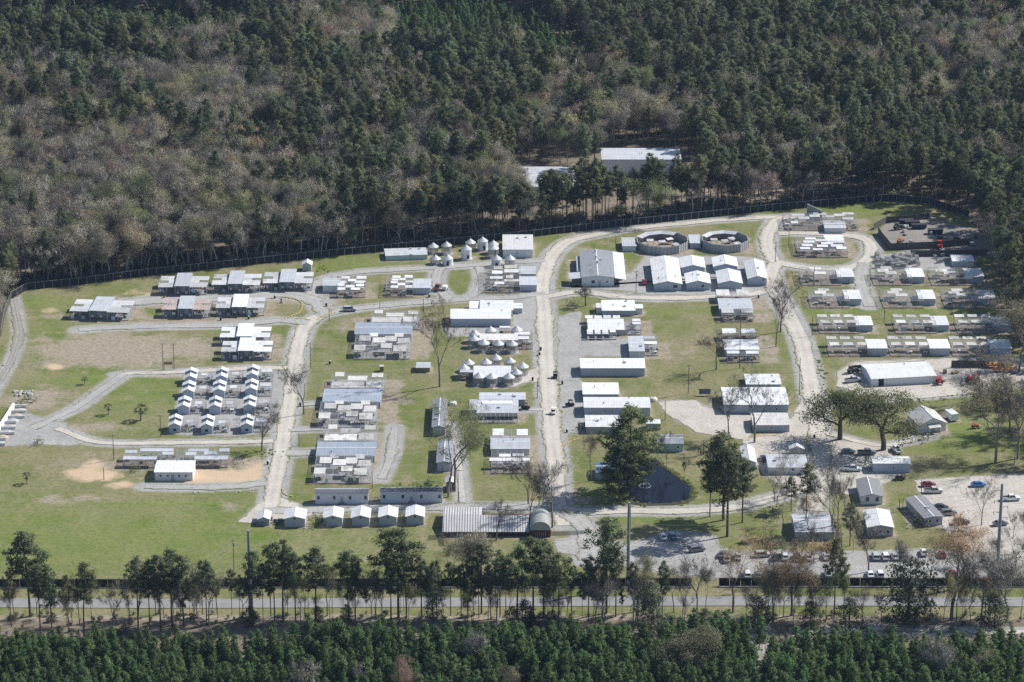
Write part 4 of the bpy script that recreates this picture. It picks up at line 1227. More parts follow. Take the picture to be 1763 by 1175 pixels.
# ------------------------------------------------------------------ middle right: white sheds
r_ = building('white_storehouse', 'white storehouse with a stub at each end by the small round shrub bed', 'storehouse', 1037, 1093, 544, 535, 518, .3, 'x', roof='roof_white_long', wall='wall_shaded_bluegrey')
sub_shed(r_, 1027, 1036.5, 540, 530, 523, .15, 'x', roof='roof_white')
sub_shed(r_, 1093.5, 1106, 541, 531, 525, .15, 'x', roof='roof_white')
r_ = building('run_house', 'white-roofed run house with little sheeted runs front and back', 'kennel', 1013, 1074, 578, 568, 550, .3, 'x', roof='roof_white', wall='wall_grey')
w, d, h = r_['dims']
pens(r_, -w / 2 - .5, -4.2, w * .82, 4.0, 1.9, 4, 1, [(.0, .2, .45, 1.0), (.26, .46, .45, 1.0), (.52, .72, .45, 1.0), (.78, .98, .45, 1.0), (.0, .2, 0, .3), (.26, .46, 0, .3), (.52, .72, 0, .3)], mat='roof_white', floor='pen_slab', dens=.2)
pens(r_, -w / 2 - .8, d + .6, w * 1.0, 3.2, 1.9, 4, 1, [(.0, .21, .1, .9), (.26, .47, .1, .9), (.52, .73, .1, .9), (.79, .99, .1, .9)], mat='roof_white', floor='pen_slab', dens=.2)
ox, oy, w2 = sub(r_, 1075, 1104, 577)
pens(r_, ox, oy, w2, 11, 2.1, 3, 3, [(.5, 1.0, .4, .58), (.5, 1.0, .68, .86)], mat='roof_white', floor='pen_slab')
r_ = building('end_shed', 'pale grey shed end-on at the edge of the gravel court', 'shed', 1084, 1109, 617, 605, 580, .3, 'x', roof='roof_galv', wall='wall_white')
ox, oy, w2 = sub(r_, 1110, 1133, 613)
pens(r_, ox, oy, w2, 12, 2.4, 3, 3, [(0, .95, .35, .52), (0, .85, .78, .95)], mat=['roof_white', 'roof_galv'], floor='pen_slab', dens=.9)
building('long_white_shed', 'long white shed with four wall fans on the gravel court', 'shed', 1000, 1110, 648, 634, 618, .35, 'x', roof='roof_white_long', wall='wall_shaded_bluegrey', wins=[(u, 1.6, .35, .35) for u in (.23, .45, .72, .95)])
building('white_store', 'white store with a pale end bay behind the long kennel house', 'store', 1004, 1065, 691, 679, 660, .35, 'x', roof='roof_white', wall='wall_grey')
building('kennel_house', 'long white kennel house with small dark windows beside the main road', 'kennel house', 1006, 1119, 717, 702, 685, .35, 'x', roof='roof_white_long', wall='wall_shaded_bluegrey', wins=[(u, 1.5, .5, .5) for u in (.32, .42, .89)])
building('white_store', 'white store at the bend of the main road, half hidden by the big pine', 'store', 1009, 1070, 746, 735, 716, .35, 'x', roof='roof_white', wall='wall_grey')
building('grey_hutch', 'small grey hutch with white top beside the big pine', 'hutch', 1113, 1137, 741, 730, 723, .15, 'x', roof='roof_white', wall='block_grey', over=.1)
r_, w_, d_ = kennel('wire kennel with galvanised hall by the bend of the right-hand road', 1243, 1298, 555, 533, 2.5, 5, 2, [(-.0, .38, .35, .95), (.62, 1.0, .35, .95)], mat='sheet_old', dens=.7)
sub_shed(r_, 1239, 1295, 543, 532, 515, .3, 'x', roof='roof_galv', wall='wall_grey', over=.4)
ox, oy, w2 = sub(r_, 1234, 1290, 523)
pens(r_, ox, oy, w2, 7, 2.5, 4, 1, [(0, .4, .1, .95), (.62, 1, .1, .95)], mat='sheet_old')
r_, w_, d_ = kennel('wire kennel with white hall under the shadow of the leaning bare tree', 1252, 1307, 625, 605, 2.4, 5, 2, [(-.0, .4, .4, .95), (.6, 1.0, .4, .95)], mat='roof_white', dens=.7)
sub_shed(r_, 1248, 1306, 613, 602, 586, .3, 'x', roof='roof_white', wall='wall_grey', over=.4, wins=[(.2, 1.2, .6, .6), (.85, 1.2, .6, .6)])
ox, oy, w2 = sub(r_, 1244, 1301, 590)
pens(r_, ox, oy, w2, 6, 2.5, 4, 1, [(0, .42, .3, .95), (.58, 1, .3, .95)], mat='roof_white')
building('bunk_barn', 'short white barn behind the long one under bare branches', 'barn', 1285, 1344, 670, 662, 645, .35, 'x', roof='roof_white', wall='wall_mint')
building('bunk_barn', 'long white barn behind the two forked bare trees', 'barn', 1247, 1357, 712, 697, 668, .4, 'x', roof='roof_white', wall='wall_shaded_bluegrey', wins=[(.14, 1.2, .6, .6), (.82, 1.2, .6, .6)])
building('stained_barn', 'low barn with stained galvanised roof in front of the long white one', 'barn', 1297, 1359, 744, 732, 712, .3, 'x', roof='roof_rusty_edge', wall='wall_shaded_bluegrey', wins=[(.5, 1.1, .5, .5)])
building('pond_house', 'small grey house between the pond and the gravel', 'house', 1132, 1176, 778, 764, 749, .35, 'x', roof='roof_grey', wall='wall_mint', wins=[(.8, 1.2, .6, .6)])
building('blue_pump_house', 'blue-roofed low pump house in the shade beside the big pine', 'shed', 1026, 1062, 826, 814, 797, .4, 'x', roof='blue_roofing', wall='wall_shaded_bluegrey') if sheet_metal('blue_roofing', (0.10, 0.17, 0.26)) else None
r_ = building('end_on_store', 'long white store end-on beside the three-trunk pine', 'store', 1280, 1301, 808, 796, 765, .7, 'y', roof='roof_white', wall='wall_white')
building('mobile_office', 'pale grey flat office with white walls in the oak yard', 'office', 1323, 1390, 817, 805, 784, .3, 'x', roof='roof_galv', wall='wall_white', wins=[(.62, 1.2, .7, .7)])
building('tool_hut', 'little white gabled tool hut behind the pale flat office', 'hut', 1360, 1383, 784, 773, 764, .8, 'y', roof='roof_white', wall='wall_grey')
building('white_box_shed', 'white box shed at the edge of the oak shade beside the car park', 'shed', 1503, 1567, 814, 798, 787, .35, 'x', roof='roof_white_long', wall='wall_shaded_bluegrey', wins=[(.55, 1.3, .5, .5)])
r_ = building('office_house', 'dark shingled house end-on with a white front roof', 'house', 1482, 1519, 869, 855, 822, .8, 'y', roof='shingle_grey', wall='wall_white', wins=[(.3, 1.0, .9, 1.3), (.75, 1.0, .9, 1.3)])
ox, oy, w2, dd, hh = sub_shed(r_, 1494, 1537, 924, 908, 876, .7, 'y', roof='roof_white', wall='wall_grey')
for u in (.2, .5, .8):
    window(r_, ox + u * w2, oy, 1.0, .8, .9)
building('street_house', 'pale seamed-roof house behind the rust-budded tree', 'house', 1369, 1436, 930, 916, 886, .9, 'x', roof='roof_galv', wall='wall_grey', doors=(.66,), wins=[(.55, 1.0, .8, 1.0)])
r_ = thing('grey_trailer', 'long grey trailer angled beside the car park', 'trailer', G(1612, 905) + (0,), -.0)
shed(r_, -3.6, 0, 5.4, 15, 2.6, .35, 'y', roof='shingle_grey', wall='wall_grey', wins=[(.3, 1.1, .8, .9), (.7, 1.1, .8, .9)])
r_.rotation_euler.z = math.radians(14)

# ------------------------------------------------------------------ right-hand rows of kennels with a white shed each
GK = 'wire kennels with a white end shed in four rows'
RR = ['cage heap row', 'second row from cage heap', 'third row from cage heap', 'white barn row']
RC = ['beside the wide road', 'middle of its row', 'nearest the woods']
rk = [[(1380, 1449, 1442, 1470), (1504, 1570, 1563, 1591), (1604, 1673, 1663, 1693)], [(1395, 1463, 1455, 1482), (1521, 1590, 1582, 1610), (1627, 1694, 1685, 1714)],
      [(1411, 1480, 1474, 1502), (1542, 1613, 1606, 1633), (1649, 1718, 1711, 1741)], [(1427, 1499, 1494, 1527), (1533, 1607, 1601, 1635), (1640, 1712, 1706, 1741)]]
yb_ = [(492, 488, 477, 463, 461), (531, 526, 515, 500, 498), (575, 571, 560, 545, 543), (614, 613, 600, 585, 581)]
for j in range(4):
    for i in range(3):
        a, b, c, e = rk[j][i]
        pb, sb, se, st, pt = yb_[j]
        if j < 2:
            sh = [(.34, .64, .36, .56), (.16, .45, .58, .78), (.26, .55, .80, .99)]
        else:
            sh = [(.0, .24, .80, .99), (.33, .57, .80, .99), (.66, .9, .80, .99), (.04, .27, .28, .5), (.37, .6, .28, .5), (.7, .95, .28, .5)]
        r_, w_, d_ = kennel('wire runs with white end shed, %s, %s' % (RR[j], RC[i]), a, b, pb, pt, 2.6, 3, 2, sh, GK, mat='sheet_old', dens=1.0, whites=.1, floor='pen_dirt')
        sub_shed(r_, c, e, sb, se, st, .25, 'x', roof='roof_white' if not (j in (1, 2) and i == 2) else 'sheet_old', wall='wall_shaded_bluegrey', over=.3)

# top right
r_ = thing('concrete_panel', 'tall grey wall panel standing alone near the back fence', 'wall panel', G(1402, 373) + (0,), math.radians(-62))
MB().box(-5, 5, -.15, .15, 0, 3.6).build('panel_face', 'block_grey', r_)
for a in (-4, 0, 4):
    post(r_, a, .3, 0, 3.7, .1, 'steel_pole')
r_, w_, d_ = kennel('long wire runs by the back fence with a white shed in front', 1352, 1478, 398, 367, 2.4, 10, 4,
      [(.08, .18, .1, .25), (.2, .35, .45, .6), (.12, .3, .72, .86), (.36, .5, .62, .76), (.42, .6, .82, .96), (.58, .7, .6, .74), (.7, .85, .7, .84), (.82, .98, .84, .98), (.8, .95, .4, .55)], mat='sheet_new')
sub_shed(r_, 1420, 1456, 402, 393, 381, .3, 'x', roof='roof_galv', wall='wall_white')
r_, w_, d_ = kennel('white-sheeted pens on the oval lawn ringed by the drive', 1374, 1460, 444, 409, 2.4, 7, 5,
      [(.05, .25, .12, .24), (.3, .5, .05, .16), (.1, .32, .34, .48), (.4, .62, .28, .42), (.15, .38, .58, .7), (.5, .74, .48, .6), (.68, .92, .3, .42), (.4, .66, .7, .82), (.2, .42, .82, .94), (.78, .98, .14, .26)], mat='roof_white', rz=0.0)
sub_shed(r_, 1422, 1453, 428, 418, 406, .2, 'x', roof='roof_white', wall='wall_white')
building('box_hut', 'white hut beside the dark board wall', 'hut', 1640, 1676, 460, 450, 440, .25, 'x', roof='roof_white', wall='wall_white')

def board_wall(label, pts, h, mat='block_dark', bay=2.4):
    """dark screen wall made of upright board panels between posts"""
    w0 = [Vector(G(*p) + (0,)) for p in pts]
    r_ = thing('board_wall', label, 'wall', w0[0])
    for a, b in zip(w0[:-1], w0[1:]):
        L = (b - a).length
        n = max(1, round(L / bay))
        for k in range(n):
            p = a.lerp(b, k / n) - w0[0]
            o = link('board_panel', cached(('bw', round(L / n, 2), h, mat), lambda: MB().box(0, L / n - .03, -.06, .06, 0, h).mesh('board_panel', mat)), r_, tuple(p))
            o.rotation_euler = (0, 0, math.atan2(b.y - a.y, b.x - a.x))
            post(r_, p.x, p.y, 0, h + .15, .09, 'wood_post')
    return r_
board_wall('dark board wall around the near side of the storage yard', [(1512, 402), (1518, 412), (1534, 431), (1560, 430), (1610, 428), (1672, 422)], 2.6)
board_wall('dark board wall along the far side of the storage yard', [(1504, 396), (1526, 384), (1560, 382), (1600, 377)], 2.4)
board_wall('dark board wall below the red machine', [(1568, 442), (1630, 442), (1700, 440)], 2.4)
board_wall('long dark wall behind the white barn', [(1461, 641), (1530, 636), (1592, 632)], 2.2)
board_wall('dark screen wall beside the orange trailers', [(1638, 633), (1703, 633)], 2.4)

# white barn, cottage and trailer on the right
a, b = G(1500, 666), G(1611, 660)
r_ = thing('great_white_barn', 'large white barn with a dark doorway, set at a slant on the sandy yard', 'barn', a + (0,), math.atan2(b[1] - a[1], b[0] - a[0]))
L = math.hypot(b[0] - a[0], b[1] - a[1])
hb = HY(1500, 653, a[1])
shed(r_, 0, 0, L, 13, hb, .9, 'x', roof='roof_white_long', wall='wall_white', over=.3)
MB().box(0, 1.7, -.06, .02, 0, 2.5).build('doorway', 'dark_gap', r_, (L * .11, 0, 0))
MB().box(0, 3.4, -.06, .02, 0, 2.7).build('sliding_door', 'wall_white', r_, (L * .8, 0, 0))
a = G(1605, 744)
r_ = thing('cottage', 'old white cottage with streaked tin roof and small porch', 'cottage', a + (0,), math.radians(14))
shed(r_, -4.2, 0, 8.6, 10.5, 2.7, 2.0, 'y', roof='roof_tin', wall='wall_white', over=.5, wins=((.8, 1.0, .8, 1.1),)) if sheet_metal('roof_tin', (0.62, 0.61, 0.57), (0.34, 0.30, 0.24), .8, .1, along='x') else None
MB().slab([(-1.8, -2.2, 2.2), (2.2, -2.2, 2.2), (2.2, .0, 2.7), (-1.8, .0, 2.7)], .08).build('porch_roof', 'roof_tin', r_)
for x in (-1.6, 2.0):
    post(r_, x, -2.0, 0, 2.15, .08, 'trim')
door(r_, .3, 0)
a = G(1644, 727)
r_ = thing('box_trailer', 'small white box trailer parked behind the cottage', 'trailer', a + (0,), math.radians(20))
MB().box(-1.2, 1.2, 0, 4.6, .5, 2.7).build('box', 'wall_white', r_)
for s in (-1.25, 1.25):
    o = MB().tube((s - .1, 0, 0), (s + .1, 0, 0), .35, .35, 12).build('wheel', 'tyre', r_, (0, 2.6, .35))
MB().box(-.9, .9, -.05, -.01, .7, 2.5).build('rear_door', 'trim', r_)

# far buildings in the wood
building('far_warehouse', 'long grey-roofed warehouse showing above the trees', 'warehouse', 1036, 1172, 302, 275, 256, .4, 'x', roof='roof_galv', wall='wall_white', over=.3)
building('far_warehouse', 'second pale warehouse roof half hidden by pines', 'warehouse', 888, 990, 342, 322, 288, .4, 'x', roof='roof_galv', wall='wall_white', over=.3)
building('far_house', 'tiny white house glimpsed deep among the pines', 'house', 1618, 1642, 160, 152, 146, .4, 'x', roof='roof_white', wall='wall_white')
# ------------------------------------------------------------------ trees
def leaf_mat(name, dark, lite, trans=0.0, rough=.7):
    t = NT(name)
    v = t.attr('var').outputs['Fac']
    base = t.mix(v, c4(dark), c4(lite))
    tint = t.attr('tint', 'INSTANCER').outputs['Color']
    c = base if name.startswith('twigs') else t.mix(1.0, base, tint, 'MULTIPLY')
    t.link(c, t.b.inputs['Base Color'])
    t.b.inputs['Roughness'].default_value = rough
    t.b.inputs['Specular IOR Level'].default_value = .25
    vt = t.node('ShaderNodeVectorTransform', vector_type='NORMAL', convert_from='OBJECT', convert_to='WORLD')
    t.link(t.attr('cn').outputs['Vector'], vt.inputs[0])
    t.link(vt.outputs[0], t.b.inputs['Normal'])
    if trans:
        tl = t.node('ShaderNodeBsdfTranslucent')
        t.link(c, tl.inputs['Color'])
        mx = t.node('ShaderNodeMixShader')
        mx.inputs[0].default_value = trans
        t.link(t.b.outputs[0], mx.inputs[1]); t.link(tl.outputs[0], mx.inputs[2])
        t.link(mx.outputs[0], t.out.inputs['Surface'])
    MATS[name] = t.m
    return t.m
leaf_mat('needles', (0.084, 0.112, 0.058), (0.198, 0.230, 0.116), .45)
leaf_mat('young_needles', (0.062, 0.118, 0.044), (0.145, 0.230, 0.085), .42)
leaf_mat('oak_leaves', (0.13, 0.14, 0.085), (0.26, 0.265, 0.17), .5)
leaf_mat('twigs', (0.43, 0.39, 0.325), (0.70, 0.645, 0.55))
leaf_mat('twigs_brown', (0.17, 0.145, 0.12), (0.33, 0.29, 0.25))
leaf_mat('buds', (0.55, 0.55, 0.55), (1.0, 1.0, 1.0), .35)     # coloured by each tree's own tint
leaf_mat('fronds', (0.05, 0.065, 0.03), (0.13, 0.15, 0.07), .2)
plain('bark_pine', (0.13, 0.095, 0.075), .95, var=.35)
plain('bark_grey', (0.36, 0.335, 0.31), .95, var=.35)
plain('bark_brown', (0.22, 0.185, 0.155), .95, var=.35)
plain('bark_dark', (0.085, 0.07, 0.058), .95, var=.35)

def tri_mesh(name, verts, var, mats, mi=None, cn=None):
    n = len(verts) // 3
    me = bpy.data.meshes.new(name)
    me.vertices.add(n * 3)
    me.vertices.foreach_set('co', np.asarray(verts, np.float32).ravel())
    me.loops.add(n * 3)
    me.loops.foreach_set('vertex_index', np.arange(n * 3, dtype=np.int32))
    me.polygons.add(n)
    me.polygons.foreach_set('loop_start', np.arange(0, n * 3, 3, dtype=np.int32))
    for m in mats:
        me.materials.append(MATS[m])
    if mi is not None:
        me.polygons.foreach_set('material_index', np.asarray(mi, np.int32))
    me.update(calc_edges=True)
    a = me.attributes.new('var', 'FLOAT', 'FACE')
    a.data.foreach_set('value', np.asarray(var, np.float32))
    if cn is None:
        cn = np.tile([0, 0, 1.0], (n, 1))
    a = me.attributes.new('cn', 'FLOAT_VECTOR', 'FACE')
    a.data.foreach_set('vector', np.asarray(cn, np.float32).ravel())
    return me

def unit(v):
    return v / (np.linalg.norm(v, axis=-1, keepdims=True) + 1e-9)

def tufts(rng, centers, per, length, width, up=.3, spread=.35, cvar=None):
    """sprays of narrow leaf triangles around each centre"""
    n = len(centers)
    c = np.repeat(centers, per, 0)
    d = unit(rng.normal(size=(n * per, 3)) + [0, 0, up])
    p = unit(np.cross(d, rng.normal(size=(n * per, 3))))
    L = length * rng.uniform(.6, 1.25, (n * per, 1))
    Wd = width * rng.uniform(.6, 1.25, (n * per, 1))
    o = c + rng.normal(size=(n * per, 3)) * spread * [1, 1, .55]
    v = np.stack([o + p * Wd, o - p * Wd, o + d * L], 1).reshape(-1, 3)
    cv = rng.uniform(0, 1, n) if cvar is None else cvar
    var = np.clip(np.repeat(cv, per) * .7 + rng.uniform(0, .3, n * per), 0, 1)
    # soft normal: away from the spray's middle, with some of the blade's own tilt
    tufts.cn = unit((o + d * L * .5 - c) / (spread + .3) + rng.normal(size=d.shape) * .25 + [0, 0, .25])
    return v, var

def trunk_tube(mb, pts, rads, n=6):
    for (a, b, r0, r1) in zip(pts[:-1], pts[1:], rads[:-1], rads[1:]):
        mb.tube(a, b, r0, r1, n, caps=False)

class Proto:
    pass
def make_proto(kind, H, trunk_mb, tmat, cv, cvar, cmats, cmi=None, cn=None):
    P = Proto()
    P.kind, P.H = kind, H
    P.trunk = trunk_mb.mesh('trunk', tmat)
    if cn is None:
        cn = tufts.cn
    # lean each soft normal outward from the crown's axis and upward
    mid = cv.reshape(-1, 3, 3).mean(1)
    zc = mid[:, 2].min() * .4 + mid[:, 2].max() * .6
    outw = unit((mid - [0, 0, zc]) * [1, 1, .8])
    cn = unit(cn + outw * .75)
    P.crown = tri_mesh('crown', cv, cvar, cmats, cmi, cn)
    # one joined mesh for the far mass
    tv = np.array(trunk_mb.v); tris = []
    for f in trunk_mb.f:
        for k in range(1, len(f) - 1):
            tris += [f[0], f[k], f[k + 1]]
    tv = tv[np.array(tris)]
    allv = np.concatenate([tv, cv])
    nt = len(tv) // 3
    mi = np.concatenate([np.zeros(nt), (np.zeros(len(cv) // 3) if cmi is None else np.asarray(cmi)) + 1])
    P.whole = tri_mesh('whole', allv, np.concatenate([np.full(nt, .5), cvar]), [tmat] + list(cmats), mi, np.concatenate([np.tile([0, 0, 1.0], (nt, 1)), cn]))
    return P

def make_pine(seed, H=24.0, base=.5, rad=3.6, nbr=46, per=30):
    rng = np.random.default_rng(seed)
    mb = MB()
    lean = rng.normal(size=2) * .35
    pts = [Vector((lean[0] * t * t, lean[1] * t * t, H * t * .97)) for t in (0, .25, .5, .75, 1)]
    trunk_tube(mb, pts, [.26, .22, .17, .11, .03], 6)
    cen, cv = [], []
    for i in range(nbr):
        t = base + (1 - base) * (i + rng.uniform(0, 1)) / nbr
        u = (t - base) / (1 - base)
        prof = (math.sin(math.pi * (u * .72 + .24)) ** .8) * (1.0 if u < .85 else .75)
        r = rad * prof * rng.uniform(.45, 1.12)
        a = rng.uniform(0, 2 * math.pi)
        z = H * t
        rise = (.15 + .5 * u) * r * rng.uniform(.3, 1.1)
        tip = np.array([math.cos(a) * r + lean[0] * t * t, math.sin(a) * r + lean[1] * t * t, z + rise])
        st = np.array([lean[0] * t * t, lean[1] * t * t, z])
        mb.tube(st, tip, .05, .015, 3, caps=False)
        cen.append(tip)
        c = rng.uniform(.1, 1)
        cv.append(c)
        if r > 1.3:
            cen.append(st + (tip - st) * rng.uniform(.5, .72) + rng.normal(size=3) * .3); cv.append(c * .9)
        if r > 2.4:
            cen.append(st + (tip - st) * rng.uniform(.78, .9) + rng.normal(size=3) * .55); cv.append(c)
    cen.append(np.array([lean[0], lean[1], H * .985])); cv.append(.9)
    for _ in range(3):       # dead snags below the crown
        t = rng.uniform(base * .6, base)
        a = rng.uniform(0, 6.28)
        mb.tube((0, 0, H * t), (math.cos(a) * 1.4, math.sin(a) * 1.4, H * t + .2), .04, .01, 3, caps=False)
    v, var = tufts(rng, np.array(cen), per, .78, .13, .35, .42, np.array(cv))
    return make_proto('pine', H, mb, 'bark_pine', v, var, ['needles'])

def make_young(seed, H=8.5):
    rng = np.random.default_rng(seed)
    mb = MB()
    mb.tube((0, 0, 0), (0, 0, H * .95), .11, .02, 5, caps=False)
    cen, cv = [], []
    n = 44
    for i in range(n):
        u = (i + rng.uniform(0, 1)) / n
        z = H * (.10 + .9 * u)
        r = (1.75 * (1 - u) ** .8 + .12) * rng.uniform(.55, 1.1)
        a = rng.uniform(0, 6.283)
        tip = np.array([math.cos(a) * r, math.sin(a) * r, z + r * .35])
        mb.tube((0, 0, z), tip, .025, .01, 3, caps=False)
        cen.append(tip); cv.append(rng.uniform(.1, 1))
        if r > .8:
            cen.append(np.array([tip[0] * .55, tip[1] * .55, z + r * .2])); cv.append(rng.uniform(.1, .8))
    v, var = tufts(rng, np.array(cen), 15, .55, .11, .8, .24, np.array(cv))
    return make_proto('young', H, mb, 'bark_pine', v, var, ['young_needles'])

def grow(rng, H, spread, levels, base, fork, r0, droop=0.0):
    """limbs of a broadleaf tree: returns segments (p0,p1,r0,r1) and twig tips (point, direction)"""
    segs, tips = [], []
    def limb(p, d, L, r, lev):
        n = 3
        for k in range(n):
            q = p + d * (L / n)
            r2 = r * (.86 if lev else .9)
            segs.append((p.copy(), q.copy(), r, r2))
            d = unit(d + rng.normal(size=3) * .13 + np.array([0, 0, .10 - droop * lev * .1]))
            p, r = q, r2
            if lev >= 1 or k >= 1:
                if lev < levels and rng.random() < .75:
                    s = unit(d + unit(rng.normal(size=3) * [1, 1, .45]) * spread)
                    limb(p, s, L * rng.uniform(.55, .8), r * .6, lev + 1)
        if lev < levels:
            for _ in range(fork):
                s = unit(d + unit(rng.normal(size=3) * [1, 1, .4]) * spread)
                limb(p, s, L * rng.uniform(.55, .82), r * .62, lev + 1)
        else:
            tips.append((p, d))
    limb(np.array([0., 0., 0.]), np.array([0, 0, 1.0]), H * base, r0, 0)
    return segs, tips

def make_bare(seed, H=17.0, spread=.75, base=.36, levels=4, buds=4, budsize=.16, twl=1.25, tww=.030, ntw=11, r0=.24, fork=2, bark='bark_grey', budsp=.9, twm='twigs'):
    rng = np.random.default_rng(seed)
    segs, tips = grow(rng, H, spread, levels, base, fork, r0)
    zmax = max(s[1][2] for s in segs) + twl * .6
    k = H / zmax
    mb = MB()
    thin = []
    for a, b, ra, rb in segs:
        a, b = a * k, b * k
        if ra > .035:
            mb.tube(a, b, ra, rb, 5 if ra > .09 else 3, caps=False)
        else:
            thin.append((a, b, ra))
    V, var, mi = [], [], []
    for a, b, r in thin:          # fine branches as slim three-cornered blades
        d = unit(b - a)
        p = unit(np.cross(d, rng.normal(size=3)))
        V += [a + p * max(r, .02), a - p * max(r, .02), b + d * .3]
        var.append(rng.uniform(.2, .8)); mi.append(0)
    T = np.array([t[0] for t in tips]) * k
    D = np.array([t[1] for t in tips])
    sel = np.repeat(np.arange(len(T)), ntw)
    d = unit(D[sel] * .6 + rng.normal(size=(len(sel), 3)) * .75 + [0, 0, .3])
    p = unit(np.cross(d, rng.normal(size=(len(sel), 3))))
    o = T[sel] - D[sel] * rng.uniform(0, 1.3, (len(sel), 1))
    L = twl * rng.uniform(.5, 1.2, (len(sel), 1))
    tw = np.stack([o + p * tww, o - p * tww, o + d * L], 1).reshape(-1, 3)
    V = np.concatenate([np.array(V).reshape(-1, 3), tw])
    var = var + list(rng.uniform(0, 1, len(sel)))
    mi = mi + [0] * len(sel)
    if buds:
        tipsp = (o + d * L)
        c = np.repeat(tipsp, 1, 0)[rng.permutation(len(tipsp))[:max(1, int(len(tipsp) * min(1, buds / 4)))]]
        bv, bvar = tufts(rng, c, max(1, int(round(buds / 2))), budsize, budsize * .55, .2, .35)
        V = np.concatenate([V, bv]); var = var + list(bvar); mi = mi + [1] * len(bvar)
    P = make_proto('bare', H, mb, bark, V, np.array(var), [twm, 'buds'], mi, unit(rng.normal(size=(len(mi), 3)) * .45 + [.2, .05, .7]))
    return P

def make_oak(seed, H=14.0):
    rng = np.random.default_rng(seed)
    segs, tips = grow(rng, H, 1.0, 4, .15, 3, .5)
    zmax = max(s[1][2] for s in segs) + .5
    k = H / zmax
    mb = MB()
    for a, b, ra, rb in segs:
        if ra > .04:
            mb.tube(a * k * [1.15, 1.15, 1], b * k * [1.15, 1.15, 1], ra, rb, 6 if ra > .12 else 3, caps=False)
    T = np.array([t[0] for t in tips]) * k * [1.15, 1.15, 1]
    T = T[T[:, 2] > H * .16]
    v, var = tufts(rng, T, 12, .34, .13, .3, .7)
    return make_proto('oak', H, mb, 'bark_dark', v, var, ['oak_leaves'])

def make_evergreen(seed, H=12.0, rad=4.5):
    """broad dark bushy evergreen, foliage to the ground"""
    rng = np.random.default_rng(seed)
    mb = MB()
    mb.tube((0, 0, 0), (0, 0, H * .85), .3, .05, 6, caps=False)
    cen = []
    for i in range(90):
        u = rng.uniform(.06, 1)
        r = rad * math.sqrt(max(.02, 1 - abs(u - .42) ** 1.6 * 2.2)) * rng.uniform(.3, 1.08)
        a = rng.uniform(0, 6.283)
        q = np.array([math.cos(a) * r, math.sin(a) * r, u * H])
        mb.tube((0, 0, max(.3, u * H - r * .5)), q, .05, .015, 3, caps=False)
        cen.append(q)
    v, var = tufts(rng, np.array(cen), 26, .5, .2, .3, .6)
    return make_proto('evergreen', H, mb, 'bark_dark', v, var, ['oak_leaves'])

def make_palm(seed, H=3.6):
    rng = np.random.default_rng(seed)
    mb = MB()
    trunk_tube(mb, [Vector((0, 0, 0)), Vector((.05, 0, H * .35)), Vector((0, .05, H * .7))], [.22, .17, .2], 8)
    V, var = [], []
    for i in range(34):
        a = rng.uniform(0, 6.283); e = rng.uniform(-.5, 1.1)
        d = np.array([math.cos(a) * math.cos(e), math.sin(a) * math.cos(e), math.sin(e)])
        s = np.array([0, 0, H * .72])
        m = s + d * .7
        p = unit(np.cross(d, [0, 0, 1]))
        for q in np.linspace(-1, 1, 9):
            dd = unit(d + p * q * .9 + np.array([0, 0, -.25 * abs(q)]))
            V += [m + p * .05, m - p * .05, m + dd * rng.uniform(.7, 1.0)]
            var.append(rng.uniform(0, 1))
        V += [s + p * .03, s - p * .03, m]; var.append(.3)
    return make_proto('palm', H, mb, 'bark_grey', np.array(V), np.array(var), ['fronds'], None, unit(rng.normal(size=(len(var), 3)) * .4 + [0, 0, .6]))

def make_bush(seed, H=1.6, rad=1.3, mat='oak_leaves'):
    rng = np.random.default_rng(seed)
    mb = MB()
    for i in range(5):
        a = rng.uniform(0, 6.28)
        mb.tube((0, 0, 0), (math.cos(a) * .5, math.sin(a) * .5, H * .7), .04, .015, 3, caps=False)
    c = rng.normal(size=(26, 3)) * [rad * .45, rad * .45, H * .24] + [0, 0, H * .52]
    c[:, 2] = np.clip(c[:, 2], .15, H)
    v, var = tufts(rng, c, 12, .32, .12, .5, .22)
    return make_proto('bush', H, mb, 'bark_dark', v, var, [mat])

PINES = [make_pine(21, 24, .52, 3.7), make_pine(22, 24, .48, 4.1, 52), make_pine(23, 24, .58, 3.4, 42), make_pine(24, 24, .42, 3.5, 52), make_pine(25, 24, .55, 4.2, 48), make_pine(26, 24, .5, 3.1, 44)]
BIGPINE = make_pine(31, 26, .16, 6.6, 105, 36)
YOUNG = [make_young(41), make_young(42), make_young(43), make_young(44)]
BARES = [make_bare(51, 17), make_bare(52, 17, .85, .32), make_bare(53, 17, .65, .42), make_bare(54, 17, .8, .3, buds=6), make_bare(55, 17, .7, .38, buds=3)]
BUDDY = [make_bare(61, 15, .8, .3, buds=8, budsize=.19, ntw=6, tww=.018), make_bare(62, 15, .75, .34, buds=9, budsize=.2, ntw=6, tww=.018), make_bare(63, 15, .9, .28, buds=8, budsize=.19, ntw=6, tww=.018)]
LONE = [make_bare(71, 24, .62, .42, 4, 2, .12, 1.5, .035, 7, .36, bark='bark_brown', twm='twigs_brown'), make_bare(72, 22, .7, .36, 4, 2, .12, 1.5, .035, 7, .34, bark='bark_brown', twm='twigs_brown'), make_bare(73, 18, .8, .32, 4, 2, .12, 1.4, .035, 7, .32, bark='bark_brown', twm='twigs_brown'), make_bare(74, 12, 1.0, .24, 4, 1, .1, 1.1, .03, 8, .3, bark='bark_dark', twm='twigs_brown')]
OAKS = [make_oak(81), make_oak(82)]
EVER = make_evergreen(91)
PALMS = [make_palm(95), make_palm(96)]
SHRUB = make_bush(96, 2.6, 2.2)
